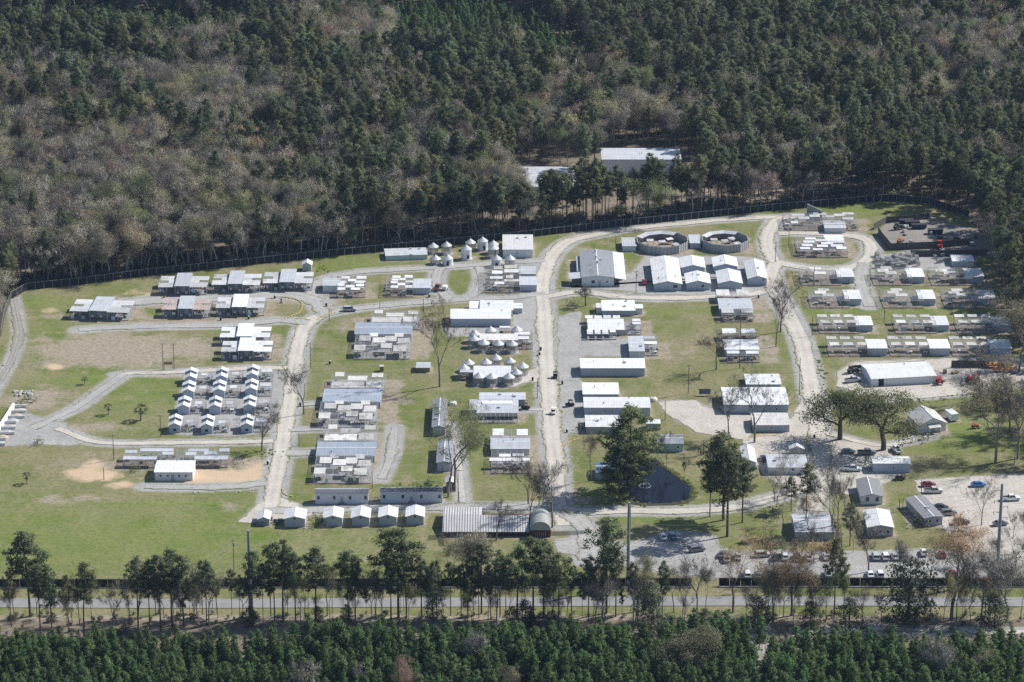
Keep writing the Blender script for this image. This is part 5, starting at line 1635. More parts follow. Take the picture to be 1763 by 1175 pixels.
AIRY = [make_bare(161, 25, .72, .32, 4, 10, .2, 1.3, .016, 7, .34, 2, bark='bark_brown', twm='twigs_brown'), make_bare(162, 24, .8, .3, 4, 11, .2, 1.3, .016, 7, .34, 2, bark='bark_brown', twm='twigs_brown'), make_bare(163, 24, .66, .36, 4, 9, .19, 1.3, .016, 7, .34, 2, bark='bark_brown', twm='twigs_brown')]
BUSH = [make_bush(97), make_bush(98, 1.3, 1.6)]

def pine_tint():
    g = R.uniform(.62, 1.3)
    w = R.uniform(-.10, .15)
    return (g * (1 + w), g * R.uniform(.94, 1.06), g * (1 - w * .8))
def young_tint():
    g = R.uniform(.7, 1.25)
    return (g * R.uniform(.85, 1.15), g, g * R.uniform(.75, 1.0))
TINTS = [((0.36, 0.32, 0.25), 26), ((0.32, 0.29, 0.24), 20), ((0.40, 0.38, 0.19), 16), ((0.27, 0.34, 0.12), 13), ((0.46, 0.32, 0.20), 8), ((0.36, 0.22, 0.19), 3), ((0.44, 0.38, 0.23), 10)]
def bud_tint():
    t = R.choices([a for a, _ in TINTS], [b for _, b in TINTS])[0]
    k = R.uniform(.8, 1.2)
    return tuple(c * k for c in t)

def tree(name, label, cat, P, x, y, H, group=None, tint=(1, 1, 1), wide=1.0, rz=None):
    root = thing(name, label, cat, (x, y), R.uniform(0, 6.28) if rz is None else rz, group)
    s = H / P.H
    root.scale = (s * wide, s * wide, s)
    a = link('trunk', P.trunk, root)
    b = link('crown', P.crown, root)
    a['tint'] = tint
    b['tint'] = tint
    return root

def tree_px(name, label, P, px, yb, yt, group=None, tint=(1, 1, 1), wide=1.0, cat='tree'):
    x, y = G(px, yb)
    return tree(name, label, cat, P, x, y, max(2, HY(px, yt, y)), group, tint, wide)

def scatter(name, label, cat, protos, pts, sc, rot, idx, tint):
    """one mass of trees nobody could count: instances of whole trees on points"""
    coll = bpy.data.collections.new(name + '_kinds')
    for i, P in enumerate(protos):
        o = bpy.data.objects.new('kind_%02d' % i, P.whole)
        coll.objects.link(o)
    n = len(pts)
    me = bpy.data.meshes.new(name)
    me.vertices.add(n)
    me.vertices.foreach_set('co', np.asarray(pts, np.float32).ravel())
    for nm, typ, arr, key in (('sc', 'FLOAT_VECTOR', sc, 'vector'), ('rot', 'FLOAT_VECTOR', rot, 'vector'), ('tint', 'FLOAT_VECTOR', tint, 'vector')):
        a = me.attributes.new(nm, typ, 'POINT')
        a.data.foreach_set(key, np.asarray(arr, np.float32).ravel())
    a = me.attributes.new('idx', 'INT', 'POINT')
    a.data.foreach_set('value', np.asarray(idx, np.int32))
    o = link(name, me)
    ng = bpy.data.node_groups.new(name, 'GeometryNodeTree')
    ng.interface.new_socket('Geometry', in_out='INPUT', socket_type='NodeSocketGeometry')
    ng.interface.new_socket('Geometry', in_out='OUTPUT', socket_type='NodeSocketGeometry')
    gi, go = ng.nodes.new('NodeGroupInput'), ng.nodes.new('NodeGroupOutput')
    ip = ng.nodes.new('GeometryNodeInstanceOnPoints')
    ci = ng.nodes.new('GeometryNodeCollectionInfo')
    ci.inputs['Collection'].default_value = coll
    ci.inputs['Separate Children'].default_value = True
    ci.inputs['Reset Children'].default_value = True
    def named(nm, typ):
        q = ng.nodes.new('GeometryNodeInputNamedAttribute')
        q.data_type = typ
        q.inputs['Name'].default_value = nm
        return [s for s in q.outputs if s.name == 'Attribute' and s.enabled][0]
    L = ng.links.new
    L(gi.outputs[0], ip.inputs['Points'])
    L(ci.outputs[0], ip.inputs['Instance'])
    ip.inputs['Pick Instance'].default_value = True
    L(named('idx', 'INT'), ip.inputs['Instance Index'])
    L(named('rot', 'FLOAT_VECTOR'), ip.inputs['Rotation'])
    L(named('sc', 'FLOAT_VECTOR'), ip.inputs['Scale'])
    L(ip.outputs[0], go.inputs[0])
    md = o.modifiers.new('trees', 'NODES')
    md.node_group = ng
    return tag(o, label, cat, None, 'stuff')

# ---- which tree grows where in the woods behind (picture coordinates of the crown)
HARD = [(150, 330, 300, 140, 1.0), (350, 385, 190, 95, .95), (60, 240, 140, 90, .8), (380, 150, 120, 80, .8), (590, 60, 80, 60, .85), (640, 140, 60, 70, .7), (330, 70, 60, 30, .5), (560, 400, 120, 60, .5), (740, 240, 70, 50, .65),
        (1110, 180, 110, 45, .75), (960, 190, 70, 60, .6), (1660, 60, 130, 80, .75), (1500, 60, 60, 40, .3), (1020, 60, 60, 30, .45), (860, 290, 60, 40, .6), (1240, 250, 60, 40, .45), (1050, 110, 60, 40, .4), (680, 330, 60, 40, .5), (1400, 220, 60, 40, .45), (1300, 290, 90, 30, .4), (1720, 230, 60, 50, .5)]
YNG = [(230, 48, 260, 24, 1.0), (800, 50, 150, 55, .9), (640, 20, 80, 30, .6), (445, 245, 42, 26, 1.0), (960, 95, 70, 45, .8), (520, 320, 40, 20, .5)]
GAPS = [(960, 40, 30, 30), (1240, 300, 60, 12)]
def el(px, py, L):
    v = 0.0
    for cx, cyy, rx, ry, s in L:
        v = max(v, s * math.exp(-(((px - cx) / rx) ** 2 + ((py - cyy) / ry) ** 2) * .8))
    return v

forest = []     # (kind, x, y, H, px, py)
CL = np.array(CLEARING)
step = 4.7
yy = -60.0
xs_, ys_ = [], []
while yy < 560:
    halfw = (yy + 1000) * 1763 / FPX / 2 * 1.06 + 45
    xx = -halfw
    while xx < halfw:
        xs_.append(xx + R.uniform(-2.1, 2.1)); ys_.append(yy + R.uniform(-2.1, 2.1))
        xx += step
    yy += step
px_, py_ = npPX(np.array(xs_), np.array(ys_))
inn = inside(px_, py_, CLEARING)
FAR_KEEP = [(1026, 1185, 252, 312), (880, 1000, 284, 350), (1612, 1648, 140, 168)]
for x, y, px, py, i_ in zip(xs_, ys_, px_, py_, inn):
    if i_ or py > 700:
        continue
    skip = False
    for a, b, c, d in FAR_KEEP:
        if a < px < b and c < py < d:
            skip = True
    if skip:
        continue
    # thin the view towards the far roofs
    if (1010 < px < 1195 and 300 <= py < 366 and (py < 345 or R.random() < .8)) or (876 < px < 1000 and 340 <= py < 380 and R.random() < .85) or (1608 < px < 1652 and 160 <= py < 240) or (1170 < px < 1420 and 306 < py < 342 and R.random() < .8):
        continue
    ky = py - 60
    h, yg = el(px, ky, HARD), el(px, py - 20, YNG)
    n = mnoise.noise(Vector((x * .018, y * .018, 4.2)))
    u = R.random()
    if yg > .45:
        if yg * 1.1 > R.random():
            forest.append(['young', x, y, R.uniform(7, 11), px, py])
            if R.random() < .8:
                forest.append(['young', x + R.uniform(-2.6, 2.6), y + R.uniform(-2.6, 2.6), R.uniform(6, 11), px, py])
        continue
    ph = min(.96, max(.10, h * 1.2 + .18 + n * .45))
    if px > 900:
        ph = min(.92, max(.08, h * 1.1 + .12 + n * .35))
    if u < ph:
        if R.random() < .78:
            forest.append(['bud' if R.random() < .42 else 'bare', x, y, R.uniform(13, 20), px, py])
    else:
        if R.random() < .88:
            forest.append(['pine', x, y, R.uniform(13, 24) if px > 500 or py < 300 else R.uniform(12, 21), px, py])
# low scrub under the wood edge
def edge_tree(px, py, kind, H):
    x, y = G(px, py)
    forest.append([kind, x, y, H, px, py])
for k in range(46):     # the row of tall pines standing right behind the fence
    px = 560 + k * 22 + R.uniform(-8, 8)
    fy_ = np.interp(px, [p[0] for p in BACK_FENCE], [p[1] for p in BACK_FENCE])
    edge_tree(px, fy_ - R.uniform(5, 16), 'pine', R.uniform(17, 24))
for k in range(20):
    px = 60 + k * 26 + R.uniform(-9, 9)
    fy_ = np.interp(px, [p[0] for p in BACK_FENCE], [p[1] for p in BACK_FENCE])
    edge_tree(px, fy_ - R.uniform(5, 16), R.choice(['bare', 'bare', 'bud', 'pine']), R.uniform(13, 19))
GREEN_SPOTS = [(30, 470, 13), (60, 478, 11), (150, 455, 13), (175, 462, 11), (235, 440, 12), (560, 428, 14), (590, 432, 11), (15, 450, 12), (270, 430, 11), (420, 410, 13)]

KINDS = {'pine': (PINES, 'pine_tree', 'pine tree'), 'bare': (BARES, 'bare_tree', 'bare tree'), 'bud': (BUDDY, 'budding_tree', 'budding tree'), 'young': (YOUNG, 'young_pine', 'young pine')}
LABELS = {'pine': ('tall dark pine in the wood behind the back fence', 'tall pines of the wood behind the fence'),
          'bare': ('leafless grey hardwood in the wood behind the back fence', 'leafless hardwoods of the wood behind the fence'),
          'bud': ('hardwood hazed with new leaf in the wood behind the fence', 'budding hardwoods of the wood behind the fence'),
          'young': ('bushy young pine in the far plantation behind the fence', 'young pines of the far plantation')}
SPOT = [(130, 'behind the fence corner'), (265, 'behind the lone raised kennel'), (365, 'behind the first fence-side kennel'), (455, 'behind the middle fence-side kennel'), (545, 'behind the mint hut'), (650, 'behind the sheeted pens'), (745, 'behind the mint green block'), (850, 'behind the cone-roofed cages'), (935, 'behind the white fence barn'),
        (1030, 'beside the second warehouse'), (1100, 'before the long warehouse'), (1190, 'behind the first ring enclosure'), (1290, 'behind the far ring enclosure'), (1400, 'behind the standing wall panel'), (1500, 'behind the fence-side wire runs'), (1600, 'behind the storage yard'), (1700, 'beside the blue bins'), (9999, 'at the edge beside the kennel rows')]
def spot(px):
    return next(w for lim, w in SPOT if px < lim)
def hue(k, tn):
    if k in ('pine', 'young'):
        return 'olive' if tn[0] > tn[2] * 1.12 else ('blue-green' if tn[2] > tn[0] * 1.08 else 'dark green')
    r, g, b = tn
    return 'fresh green' if g > r * 1.08 else ('rusty' if r > g * 1.3 else ('yellowish' if b < g * .66 else 'grey'))
def tint_for(k):
    return bud_tint() if k in ('bare', 'bud') else pine_tint()
def in_view(t):
    return -10 < t[4] < IMW + 10 and t[5] - t[3] * 4.6 < IMH and t[5] > 0
for kind, (protos, nm, cat) in KINDS.items():
    L = [t for t in forest if t[0] == kind]
    seen = sorted([t for t in L if in_view(t)], key=lambda t: -t[5])
    quota = {'pine': 250, 'bare': 200, 'bud': 200, 'young': 80}[kind]
    near = seen[:quota]
    ids = set(map(id, near))
    rest = [t for t in L if id(t) not in ids]
    for t in near:
        tn = tint_for(kind)
        size = 'tall' if t[3] > (21 if kind == 'pine' else (17 if kind != 'young' else 9)) else ('low' if t[3] < (17 if kind == 'pine' else (15 if kind != 'young' else 8)) else 'middling')
        what = {'pine': 'pine', 'bare': 'leafless hardwood', 'bud': 'budding hardwood', 'young': 'young plantation pine'}[kind]
        tree(nm, '%s %s %s in the wood %s' % (size, hue(kind, tn), what, spot(t[4])), 'tree', R.choice(protos), t[1], t[2], t[3], LABELS[kind][1], tn, R.uniform(.75, 1.1))
    if rest:
        n = len(rest)
        idx = [R.randrange(len(protos)) for _ in rest]
        s = [(t[3] / protos[i].H) for t, i in zip(rest, idx)]
        sc = [(a * w, a * w, a) for a, w in ((a, R.uniform(.75, 1.1)) for a in s)]
        scatter({'pine': 'pine_forest', 'bare': 'hardwood_forest', 'bud': 'budding_forest', 'young': 'plantation_forest'}[kind],
                {'pine': 'dense dark pine wood filling the distance', 'bare': 'grey leafless hardwood wood in the distance', 'bud': 'pale budding hardwoods scattered through the far wood', 'young': 'low bright young pine plantation in the far wood'}[kind],
                'forest', protos, [(t[1], t[2], 0) for t in rest], sc, [(R.gauss(0, .02), R.gauss(0, .02), R.uniform(0, 6.28)) for t in rest], idx, [tint_for(kind) for t in rest])
for i, (px, py, H) in enumerate(GREEN_SPOTS):
    x, y = G(px, py)
    tree('budding_tree', 'fresh green budding tree at the wood edge behind the fence', 'tree', BUDDY[i % 3], x, y, H, 'fresh green trees at the wood edge', (0.20 * R.uniform(.9, 1.3), 0.28, 0.085), 1.1)

# ---- the trees along the street (one by one)
ST = 'pines standing along the street verge'
street = [(52, 1062, 919, 1.35), (70, 1097, 975, .9), (90, 1094, 975, .95), (145, 1099, 971, 1.2), (238, 1085, 961, .9), (258, 1084, 968, .8), (277, 1087, 958, 1.0), (296, 1077, 947, 1.15), (316, 1077, 959, 1.0), (356, 1077, 966, .8), (366, 1050, 979, .7),
          (435, 1077, 951, 1.15), (473, 1070, 937, .85), (487, 1070, 933, .95), (509, 1068, 953, 1.0), (544, 1068, 947, 1.25), (600, 1070, 950, 1.15), (612, 1068, 962, .9), (686, 1063, 914, 1.5), (700, 1064, 935, 1.1), (726, 1064, 962, 1.0), (752, 1062, 968, .8), (776, 1060, 970, .9),
          (829, 1057, 939, 1.1), (861, 1062, 951, .9), (890, 1078, 940, 1.2), (918, 1068, 928, 1.3), (936, 1064, 934, 1.2), (962, 1077, 956, 1.1), (984, 1066, 962, .9), (1013, 1058, 960, 1.0), (1044, 1056, 893, 1.2), (1060, 1062, 945, .9), (845, 1066, 972, .8), (806, 1064, 975, .8), (1140, 1064, 968, .8),
          (316, 1081, 1010, .7), (333, 1064, 985, .6), (1436, 1064, 929, .85), (1452, 1066, 960, .7), (20, 1080, 985, .7), (118, 1090, 992, .6)]
words = ['tall dark pine', 'slim pine', 'round-headed pine', 'thin pine', 'full pine', 'leaning pine']
def near_word(px):
    for lim, s in ((130, 'by the field end of the street'), (330, 'opposite the open grass field'), (460, 'near the steel pole by the field'), (640, 'opposite the row of garages'), (800, 'opposite the trailers'), (1000, 'opposite the red barn'), (1250, 'by the front gate'), (1500, 'in front of the street houses'), (2000, 'near the car park')):
        if px < lim:
            return s
order = {}
street.sort()
ORD = ['first', 'second', 'third', 'fourth', 'fifth', 'sixth', 'seventh', 'eighth', 'ninth', 'tenth', 'eleventh', 'twelfth']
for i, (px, yb, yt, wd) in enumerate(street):
    w = near_word(px)
    order[w] = order.get(w, 0) + 1
    hgt = yb - yt
    tree_px('pine_tree', '%s street pine counted from the field side %s, %s' % (ORD[order[w] - 1], w, 'tall' if hgt > 128 else ('small' if hgt < 95 else 'middling')), PINES[i % 6], px, yb, yt, ST, tuple(c * 1.25 for c in pine_tint()), wd)
SB = 'bare and budding trees along the street verge'
RUST, PALE, GREY, GRN = (0.56, 0.36, 0.18), (0.36, 0.32, 0.2), (0.27, 0.24, 0.21), (0.25, 0.29, 0.12)
for i, (lab, P, px, yb, yt, tn, wd) in enumerate([
        ('bare leafless tree leaning over the street opposite the open field', LONE[2], 194, 1085, 1000, GREY, 1.1), ('slim leafless tree at the field end of the street', LONE[1], 17, 1066, 1010, GREY, .8), ('leafless bush-like tree by the street opposite the garages', BARES[0], 568, 1066, 992, GREY, .8),
        ('pale leafless tree in front of the red barn, farther up', AIRY[0], 770, 1010, 925, GREY, 1.0), ('leafless tree before the red barn with many upright limbs', BARES[1], 800, 1000, 905, PALE, 1.1), ('pale pinkish leafless tree below the red barn', AIRY[1], 828, 1006, 920, PALE, 1.0), ('leafless tree right against the red barn front', LONE[2], 855, 930, 858, GREY, .9),
        ('leafless tree by the barrel-roofed barn end', LONE[1], 912, 905, 800, GREY, .7), ('budding tree by the front gate of the street', AIRY[2], 1110, 1050, 945, GRN, .8), ('budding slim tree between the gate and the lot', AIRY[0], 1160, 1055, 960, PALE, .8),
        ('leafless tree standing at the gate opening', LONE[1], 1200, 1060, 955, GREY, .8), ('rust-budded tree at the street before the row of parked cars', AIRY[0], 1262, 1055, 918, RUST, 1.15), ('broad rust-budded tree before the seamed-roof house', AIRY[1], 1363, 1060, 918, RUST, 1.15),
        ('leafless tree beside the broad rust-budded one', BARES[2], 1330, 1058, 960, GREY, .8), ('large rust-budded tree before the car park', AIRY[2], 1638, 1068, 905, RUST, 1.3), ('leafless tree next to the steel pole at the car park', BARES[3], 1690, 1064, 935, GREY, 1.0), ('leafless tree at the far end of the street by the car park', BARES[4], 1735, 1066, 945, PALE, 1.0),
        ('slim leafless tree among the street trees by the gate', BARES[0], 1215, 1058, 972, GREY, .7), ('leafless tree with a pale crown before the dark roofed house', LONE[2], 1495, 985, 885, GREY, .9), ('leafless sapling between the street houses and the fence', BARES[1], 1545, 1000, 930, GREY, .8), ('budding tree beside the angled grey trailer', AIRY[0], 1600, 1010, 925, PALE, 1.0),
        ('leafless tree between two pines opposite the trailers', BARES[3], 640, 1066, 985, GREY, .8), ('grey twiggy tree at the front of the young pines', BARES[1], 1040, 1080, 1000, GREY, 1.2), ('pale twiggy tree beside the firebreak', BARES[2], 1100, 1085, 1010, GREY, 1.2)]):
    tree_px('budding_tree' if P in AIRY else 'bare_tree', lab, P, px, yb, yt, SB, tn, wd)
tree_px('evergreen_tree', 'broad dark evergreen by the street in front of the parked cars', EVER, 1563, 1076, 962, None, (.62, .72, .8), 1.05)
tree_px('evergreen_tree', 'dark round evergreen bush by the street, middle of the pine row', EVER, 745, 1066, 1020, None, (.6, .7, .75), 1.0)
tree_px('evergreen_tree', 'dark evergreen at the gate end of the plantation', EVER, 1122, 1095, 1005, None, (.9, .95, .95), .8)
for lab, px, yb, yt, wd in [('dark bushy evergreen under the rust-budded street trees', 1305, 1078, 1030, 1.2), ('second dark bushy evergreen under the street trees', 1395, 1080, 1036, 1.2), ('dark bushy evergreen beside the slim street pine', 1462, 1080, 1030, 1.2), ('dark bushy evergreen at the end of the street verge', 1712, 1080, 1028, 1.3), ('dark bushy evergreen opposite the red barn', 905, 1080, 1035, 1.1)]:
    tree_px('evergreen_tree', lab, EVER, px, yb, yt, None, (.6, .7, .7), wd)
# thin stems of the verge wood
for i in range(110):
    px = R.choice([R.uniform(0, 700), R.uniform(700, 1763), R.uniform(1080, 1763)])
    if 1180 < px < 1250:
        continue
    tree_px('bare_tree', 'thin leafless verge sapling ' + near_word(px), R.choice(LONE[:3] + AIRY), px, R.uniform(1056, 1082), R.uniform(965, 1025), 'thin leafless verge saplings', bud_tint(), R.uniform(.45, .8))
for i in range(40):
    px = R.choice([R.uniform(200, 640), R.uniform(640, 1100), R.uniform(640, 1100)])
    tree_px('pine_tree', 'slender crowded street pine ' + near_word(px), R.choice(PINES), px, R.uniform(1052, 1075), R.uniform(965, 1010), 'slender pines packed along the street', pine_tint(), R.uniform(.55, .85))
for i in range(12):
    px = R.uniform(0, 1763)
    tree_px('verge_bush', 'dark low bush on the verge between street and young pines', EVER, px, R.uniform(1064, 1088), R.uniform(1040, 1058), 'dark bushes on the verge', (.6, .7, .6), R.uniform(.9, 1.4), 'bush')

# ---- trees inside the compound
tree_px('pine_tree', 'huge dense pine leaning over the pond', BIGPINE, 1084, 850, 705, None, (1.3, 1.25, 1.1), 1.45)
tree_px('pine_tree', 'shorter dense pine beside the huge pond pine', BIGPINE, 1066, 862, 770, None, (1.15, 1.15, 1.0), 1.4)
tree_px('pine_tree', 'thick pine behind the pond on its house side', BIGPINE, 1100, 818, 745, None, (.85, .95, .9), 1.0)
for lab, px, yb, yt, wd in [('tallest of the clump of pines below the pond', 1245, 896, 748, 1.35), ('second pine of the clump below the pond', 1252, 924, 772, 1.25), ('shorter pine at the side of the clump below the pond', 1278, 900, 790, 1.1), ('low pine of the clump below the pond', 1222, 890, 800, 1.0)]:
    tree_px('pine_tree', lab, PINES[3] if wd > 1.2 else PINES[1], px, yb, yt, 'clump of pines below the pond', pine_tint(), wd * 1.15)
tree_px('pine_tree', 'slim pine beside the pale flat office', PINES[2], 1387, 915, 800, None, pine_tint(), .85)
tree_px('pine_tree', 'low bushy pine by the office yard', PINES[3], 1362, 880, 822, None, pine_tint(), 1.3)
tree_px('pine_tree', 'dark pine between the two street houses', PINES[3], 1463, 940, 868, None, (.8, .85, .85), 1.3)
tree_px('pine_tree', 'pine rising over the front lot beside the steel pole', PINES[4], 1050, 980, 893, None, pine_tint(), 1.15)
tree_px('live_oak', 'broad live oak beside the wide road', OAKS[0], 1446, 757, 655, None, (.92, .98, .74), 1.2)
tree_px('live_oak', 'broad live oak in front of the cottage', OAKS[1], 1521, 775, 660, None, (.95, .98, .76), 1.12)
for lab, P, px, yb, yt, tn, wd in [
        ('very tall bare tree beside the long storehouse', LONE[0], 757, 666, 512, RUST, .8), ('bare tree beside the road below the oval lawn', LONE[1], 523, 714, 622, GREY, .95), ('bare tree at the lane corner by the twelve huts', LONE[2], 451, 777, 690, GREY, 1.1),
        ('tall forked bare tree at the bend of the wide road', LONE[0], 1344, 572, 462, GREY, .9), ('bare tree leaning beside the wide road', LONE[1], 1336, 597, 500, GREY, .7), ('bare tree standing by the wire kennel on the lawn', LONE[1], 1233, 637, 562, GREY, 1.15), ('smaller of the two bare trees before the long barn', LONE[1], 1254, 752, 655, GREY, .85),
        ('forked bare tree before the long barn', LONE[0], 1299, 762, 632, GREY, 1.0), ('spreading dark bare tree in the round bed by the grey hall', LONE[3], 1008, 527, 487, GREY, 1.2), ('budding green tree, first of the pair over the bunkhouses', AIRY[0], 772, 856, 694, GRN, 1.0), ('budding green tree, second of the pair over the bunkhouses', AIRY[1], 783, 846, 700, GRN, 1.0),
        ('bare tree beside the galvanised-roofed kennel', LONE[1], 909, 868, 780, GREY, .9), ('bare tree at the bend of the main road', LONE[2], 951, 908, 798, PALE, .9), ('slim bare tree by the roadside post', LONE[1], 935, 870, 790, GREY, .7), ('budding tree on the bank before the pond house', AIRY[2], 1018, 828, 740, PALE, .8),
        ('thin bare tree on the far bank of the pond', LONE[1], 1132, 803, 740, GREY, .5), ('second thin bare tree on the far bank of the pond', LONE[2], 1148, 810, 742, GREY, .5), ('leafless sapling on the near bank of the pond', BARES[2], 1178, 828, 785, PALE, .6), ('bare tree rising behind the pine clump', LONE[1], 1432, 923, 803, RUST, .8),
        ('tall bare tree beside the sandy ditch track', LONE[1], 1676, 690, 590, GREY, .6), ('large budding tree at the wood edge by the cottage', AIRY[1], 1714, 797, 650, PALE, 1.2), ('large bare tree behind the cottage meadow', LONE[0], 1752, 790, 640, GREY, 1.0), ('budding tree hanging over the last kennel', AIRY[0], 1722, 700, 600, PALE, 1.2),
        ('bare tree in the meadow shadow by the wood', LONE[1], 1738, 745, 640, PALE, 1.0), ('tall pale tree by the wood at the picture edge', AIRY[2], 1755, 640, 520, PALE, 1.3), ('pale budding tree over the storage yard hut', AIRY[1], 1752, 500, 415, PALE, 1.4), ('small rust-budded tree near the parked pickup and trailer', AIRY[0], 764, 540, 512, RUST, 1.3)]:
    tree_px('budding_tree' if P in AIRY else 'bare_tree', lab, P, px, yb, yt, None, tn, wd)
for lab, px, yb, yt, k in [('small palmetto on the rough lawn by the concrete bays', 187, 714, 697, 0), ('larger palmetto on the rough lawn', 243, 724, 698, 1), ('low palmetto pair in the field corner', 47, 833, 815, 0), ('palmetto seedling by the field ditch', 146, 662, 650, 1)]:
    tree_px('palmetto', lab, PALMS[k], px, yb, yt, None, (1, 1, 1), 1.3, 'palm')
for lab, px, yb, yt, wd, tn in [('bright green shrub in the round bed by the grey hall', 986, 526, 517, 1.7, (.9, 1.6, .7)), ('green shrub beside the rubble pile', 48, 692, 682, 2.2, (.8, 1.1, .7)), ('shrub by the white field house pens', 233, 812, 800, 1.0, (1, 1.2, .8)), ('reddish shrub at the gate of the white store', 1004, 742, 728, 1.2, (1, 1.1, .8)),
                            ('dark shrub at the kerb by the trailers', 740, 838, 829, 2.5, (.8, 1, .8)), ('shrub beside the third garage', 548, 905, 884, 1.0, (1.2, 1.3, 1)), ('weedy shrub by the ditch at the field edge', 65, 765, 755, 1.6, (.9, 1.2, .7)), ('shrub in front of the cottage', 1590, 757, 744, 1.6, (.9, 1, .8)), ('shrub at the angled grey trailer', 1585, 905, 888, 1.6, (.8, .9, .8)), ('dark shrub in the office yard', 1330, 890, 872, 1.6, (.8, .9, .8))]:
    tree_px('shrub', lab, SHRUB, px, yb, yt, None, tn, wd * .8, 'shrub')

for k in range(16):
    tree_px('bare_tree', 'pale leafless tree of the thicket beside the cottage meadow', R.choice(BARES), R.uniform(1690, 1800), R.uniform(640, 800), None or R.uniform(540, 640), 'leafless thicket beside the cottage meadow', bud_tint(), R.uniform(.7, 1.0)) if False else tree('bare_tree', 'pale leafless tree of the thicket beside the cottage meadow', 'tree', R.choice(BARES), *G(R.uniform(1715, 1810), R.uniform(700, 810)), R.uniform(11, 16), 'leafless thicket beside the cottage meadow', bud_tint(), R.uniform(.8, 1.1))

for k in range(22):
    px, yb = R.choice([(R.uniform(1270, 1570), R.uniform(940, 1004)), (R.uniform(1640, 1780), R.uniform(900, 1004)), (R.uniform(1330, 1480), R.uniform(840, 930))])
    x, y = G(px, yb)
    tree('bare_tree', 'slim leafless tree %s' % ('beside the street houses' if yb < 935 else ('in the car park margin' if px > 1600 else 'between the front lot cars and the fence')), 'tree', R.choice(LONE[:3] + AIRY), x, y, R.uniform(9, 17), 'slim leafless trees of the front lots', R.choice([RUST, PALE, GREY, GREY]), R.uniform(.6, .9))

# ---- the young pines in front of the street
front = []
yb0 = G(881, 1106)[1]
for i in range(58):
    y = yb0 - i * 2.5
    halfw = (y + 1000) * 1763 / FPX / 2 * 1.08 + 12
    x = -halfw
    while x < halfw:
        px, py = PX(x, y)
        xx, yy = x + R.uniform(-1.3, 1.3), y + R.uniform(-1.3, 1.3)
        gap = abs(px - 1312) < 12
        edge = py < np.interp(px, [0, 600, 640, 1060, 1120, 1180, 1300, 1330, 1380, 1900], [1132, 1126, 1116, 1120, 1130, 1108, 1114, 1140, 1132, 1134])
        nz = mnoise.noise(Vector((x * .045, y * .06, 1.7)))
        if not gap and not edge and not (nz < -.38 and R.random() < .75):
            front.append((xx, yy, max(3.5, R.gauss(7.6, 1.3) + nz * 2.2), px, py))
        x += 2.35
front.sort(key=lambda t: abs(t[3] - 881) > 900)
vis = [t for t in front if 0 < t[3] < IMW and t[4] - 40 < IMH]
vis.sort(key=lambda t: -min(t[4], 1172))
near = vis[:300]
ids = set(map(id, near))
rest = [t for t in front if id(t) not in ids]
for t in near:
    tn = young_tint()
    tree('young_pine', '%s %s young pine in the foreground plantation, %s' % ('tall' if t[2] > 8.3 else ('short' if t[2] < 7.1 else 'middling'), 'pale' if tn[1] > 1.08 else ('dark' if tn[1] < .86 else 'green'), near_word(t[3])), 'tree', R.choice(YOUNG), t[0], t[1], t[2], 'young pines planted in front of the street', tn, R.uniform(.95, 1.3))
n = len(rest)
idx = [R.randrange(4) for _ in rest]
sc = [(t[2] / YOUNG[i].H * w, t[2] / YOUNG[i].H * w, t[2] / YOUNG[i].H) for t, i, w in ((t, i, R.uniform(.95, 1.3)) for t, i in zip(rest, idx))]
scatter('young_pine_plantation', 'dense rows of young pines filling the foreground', 'plantation', YOUNG, [(t[0], t[1], 0) for t in rest], sc, [(R.gauss(0, .03), R.gauss(0, .03), R.uniform(0, 6.28)) for _ in rest], idx, [young_tint() for _ in rest])
for lab, P, px, yb, yt, tn, wd in [('rusty pink leafless crown at the bottom among young pines', AIRY[1], 680, 1225, 1140, (.36, .22, .18), 1.1), ('grey leafless tree among the young pines', BARES[1], 830, 1165, 1085, GREY, 1.1), ('grey leafless tree at the lower edge beside the pink one', BARES[2], 620, 1200, 1140, GREY, 1.0), ('pale leafless tree in the right-hand young pines', BARES[3], 1620, 1180, 1095, (.3, .28, .26), 1.1),
                                   ('tan leafless tree in the right-hand young pines', AIRY[0], 1680, 1185, 1115, PALE, 1.1), ('broad olive evergreen oak among young pines', OAKS[0], 1160, 1180, 1085, (1.1, 1.05, 1.0), .9), ('second olive evergreen oak beside the firebreak', OAKS[1], 1225, 1170, 1070, (1.1, 1.05, 1.0), .8), ('grey leafless crown at the very bottom left of centre', BARES[4], 520, 1215, 1145, GREY, 1.0), ('pale crown at the bottom edge near the firebreak', AIRY[2], 885, 1225, 1150, PALE, 1.0)]:
    tree_px('budding_tree' if P in AIRY else ('live_oak' if P in OAKS else 'bare_tree'), lab, P, px, yb, yt, None, tn, wd)

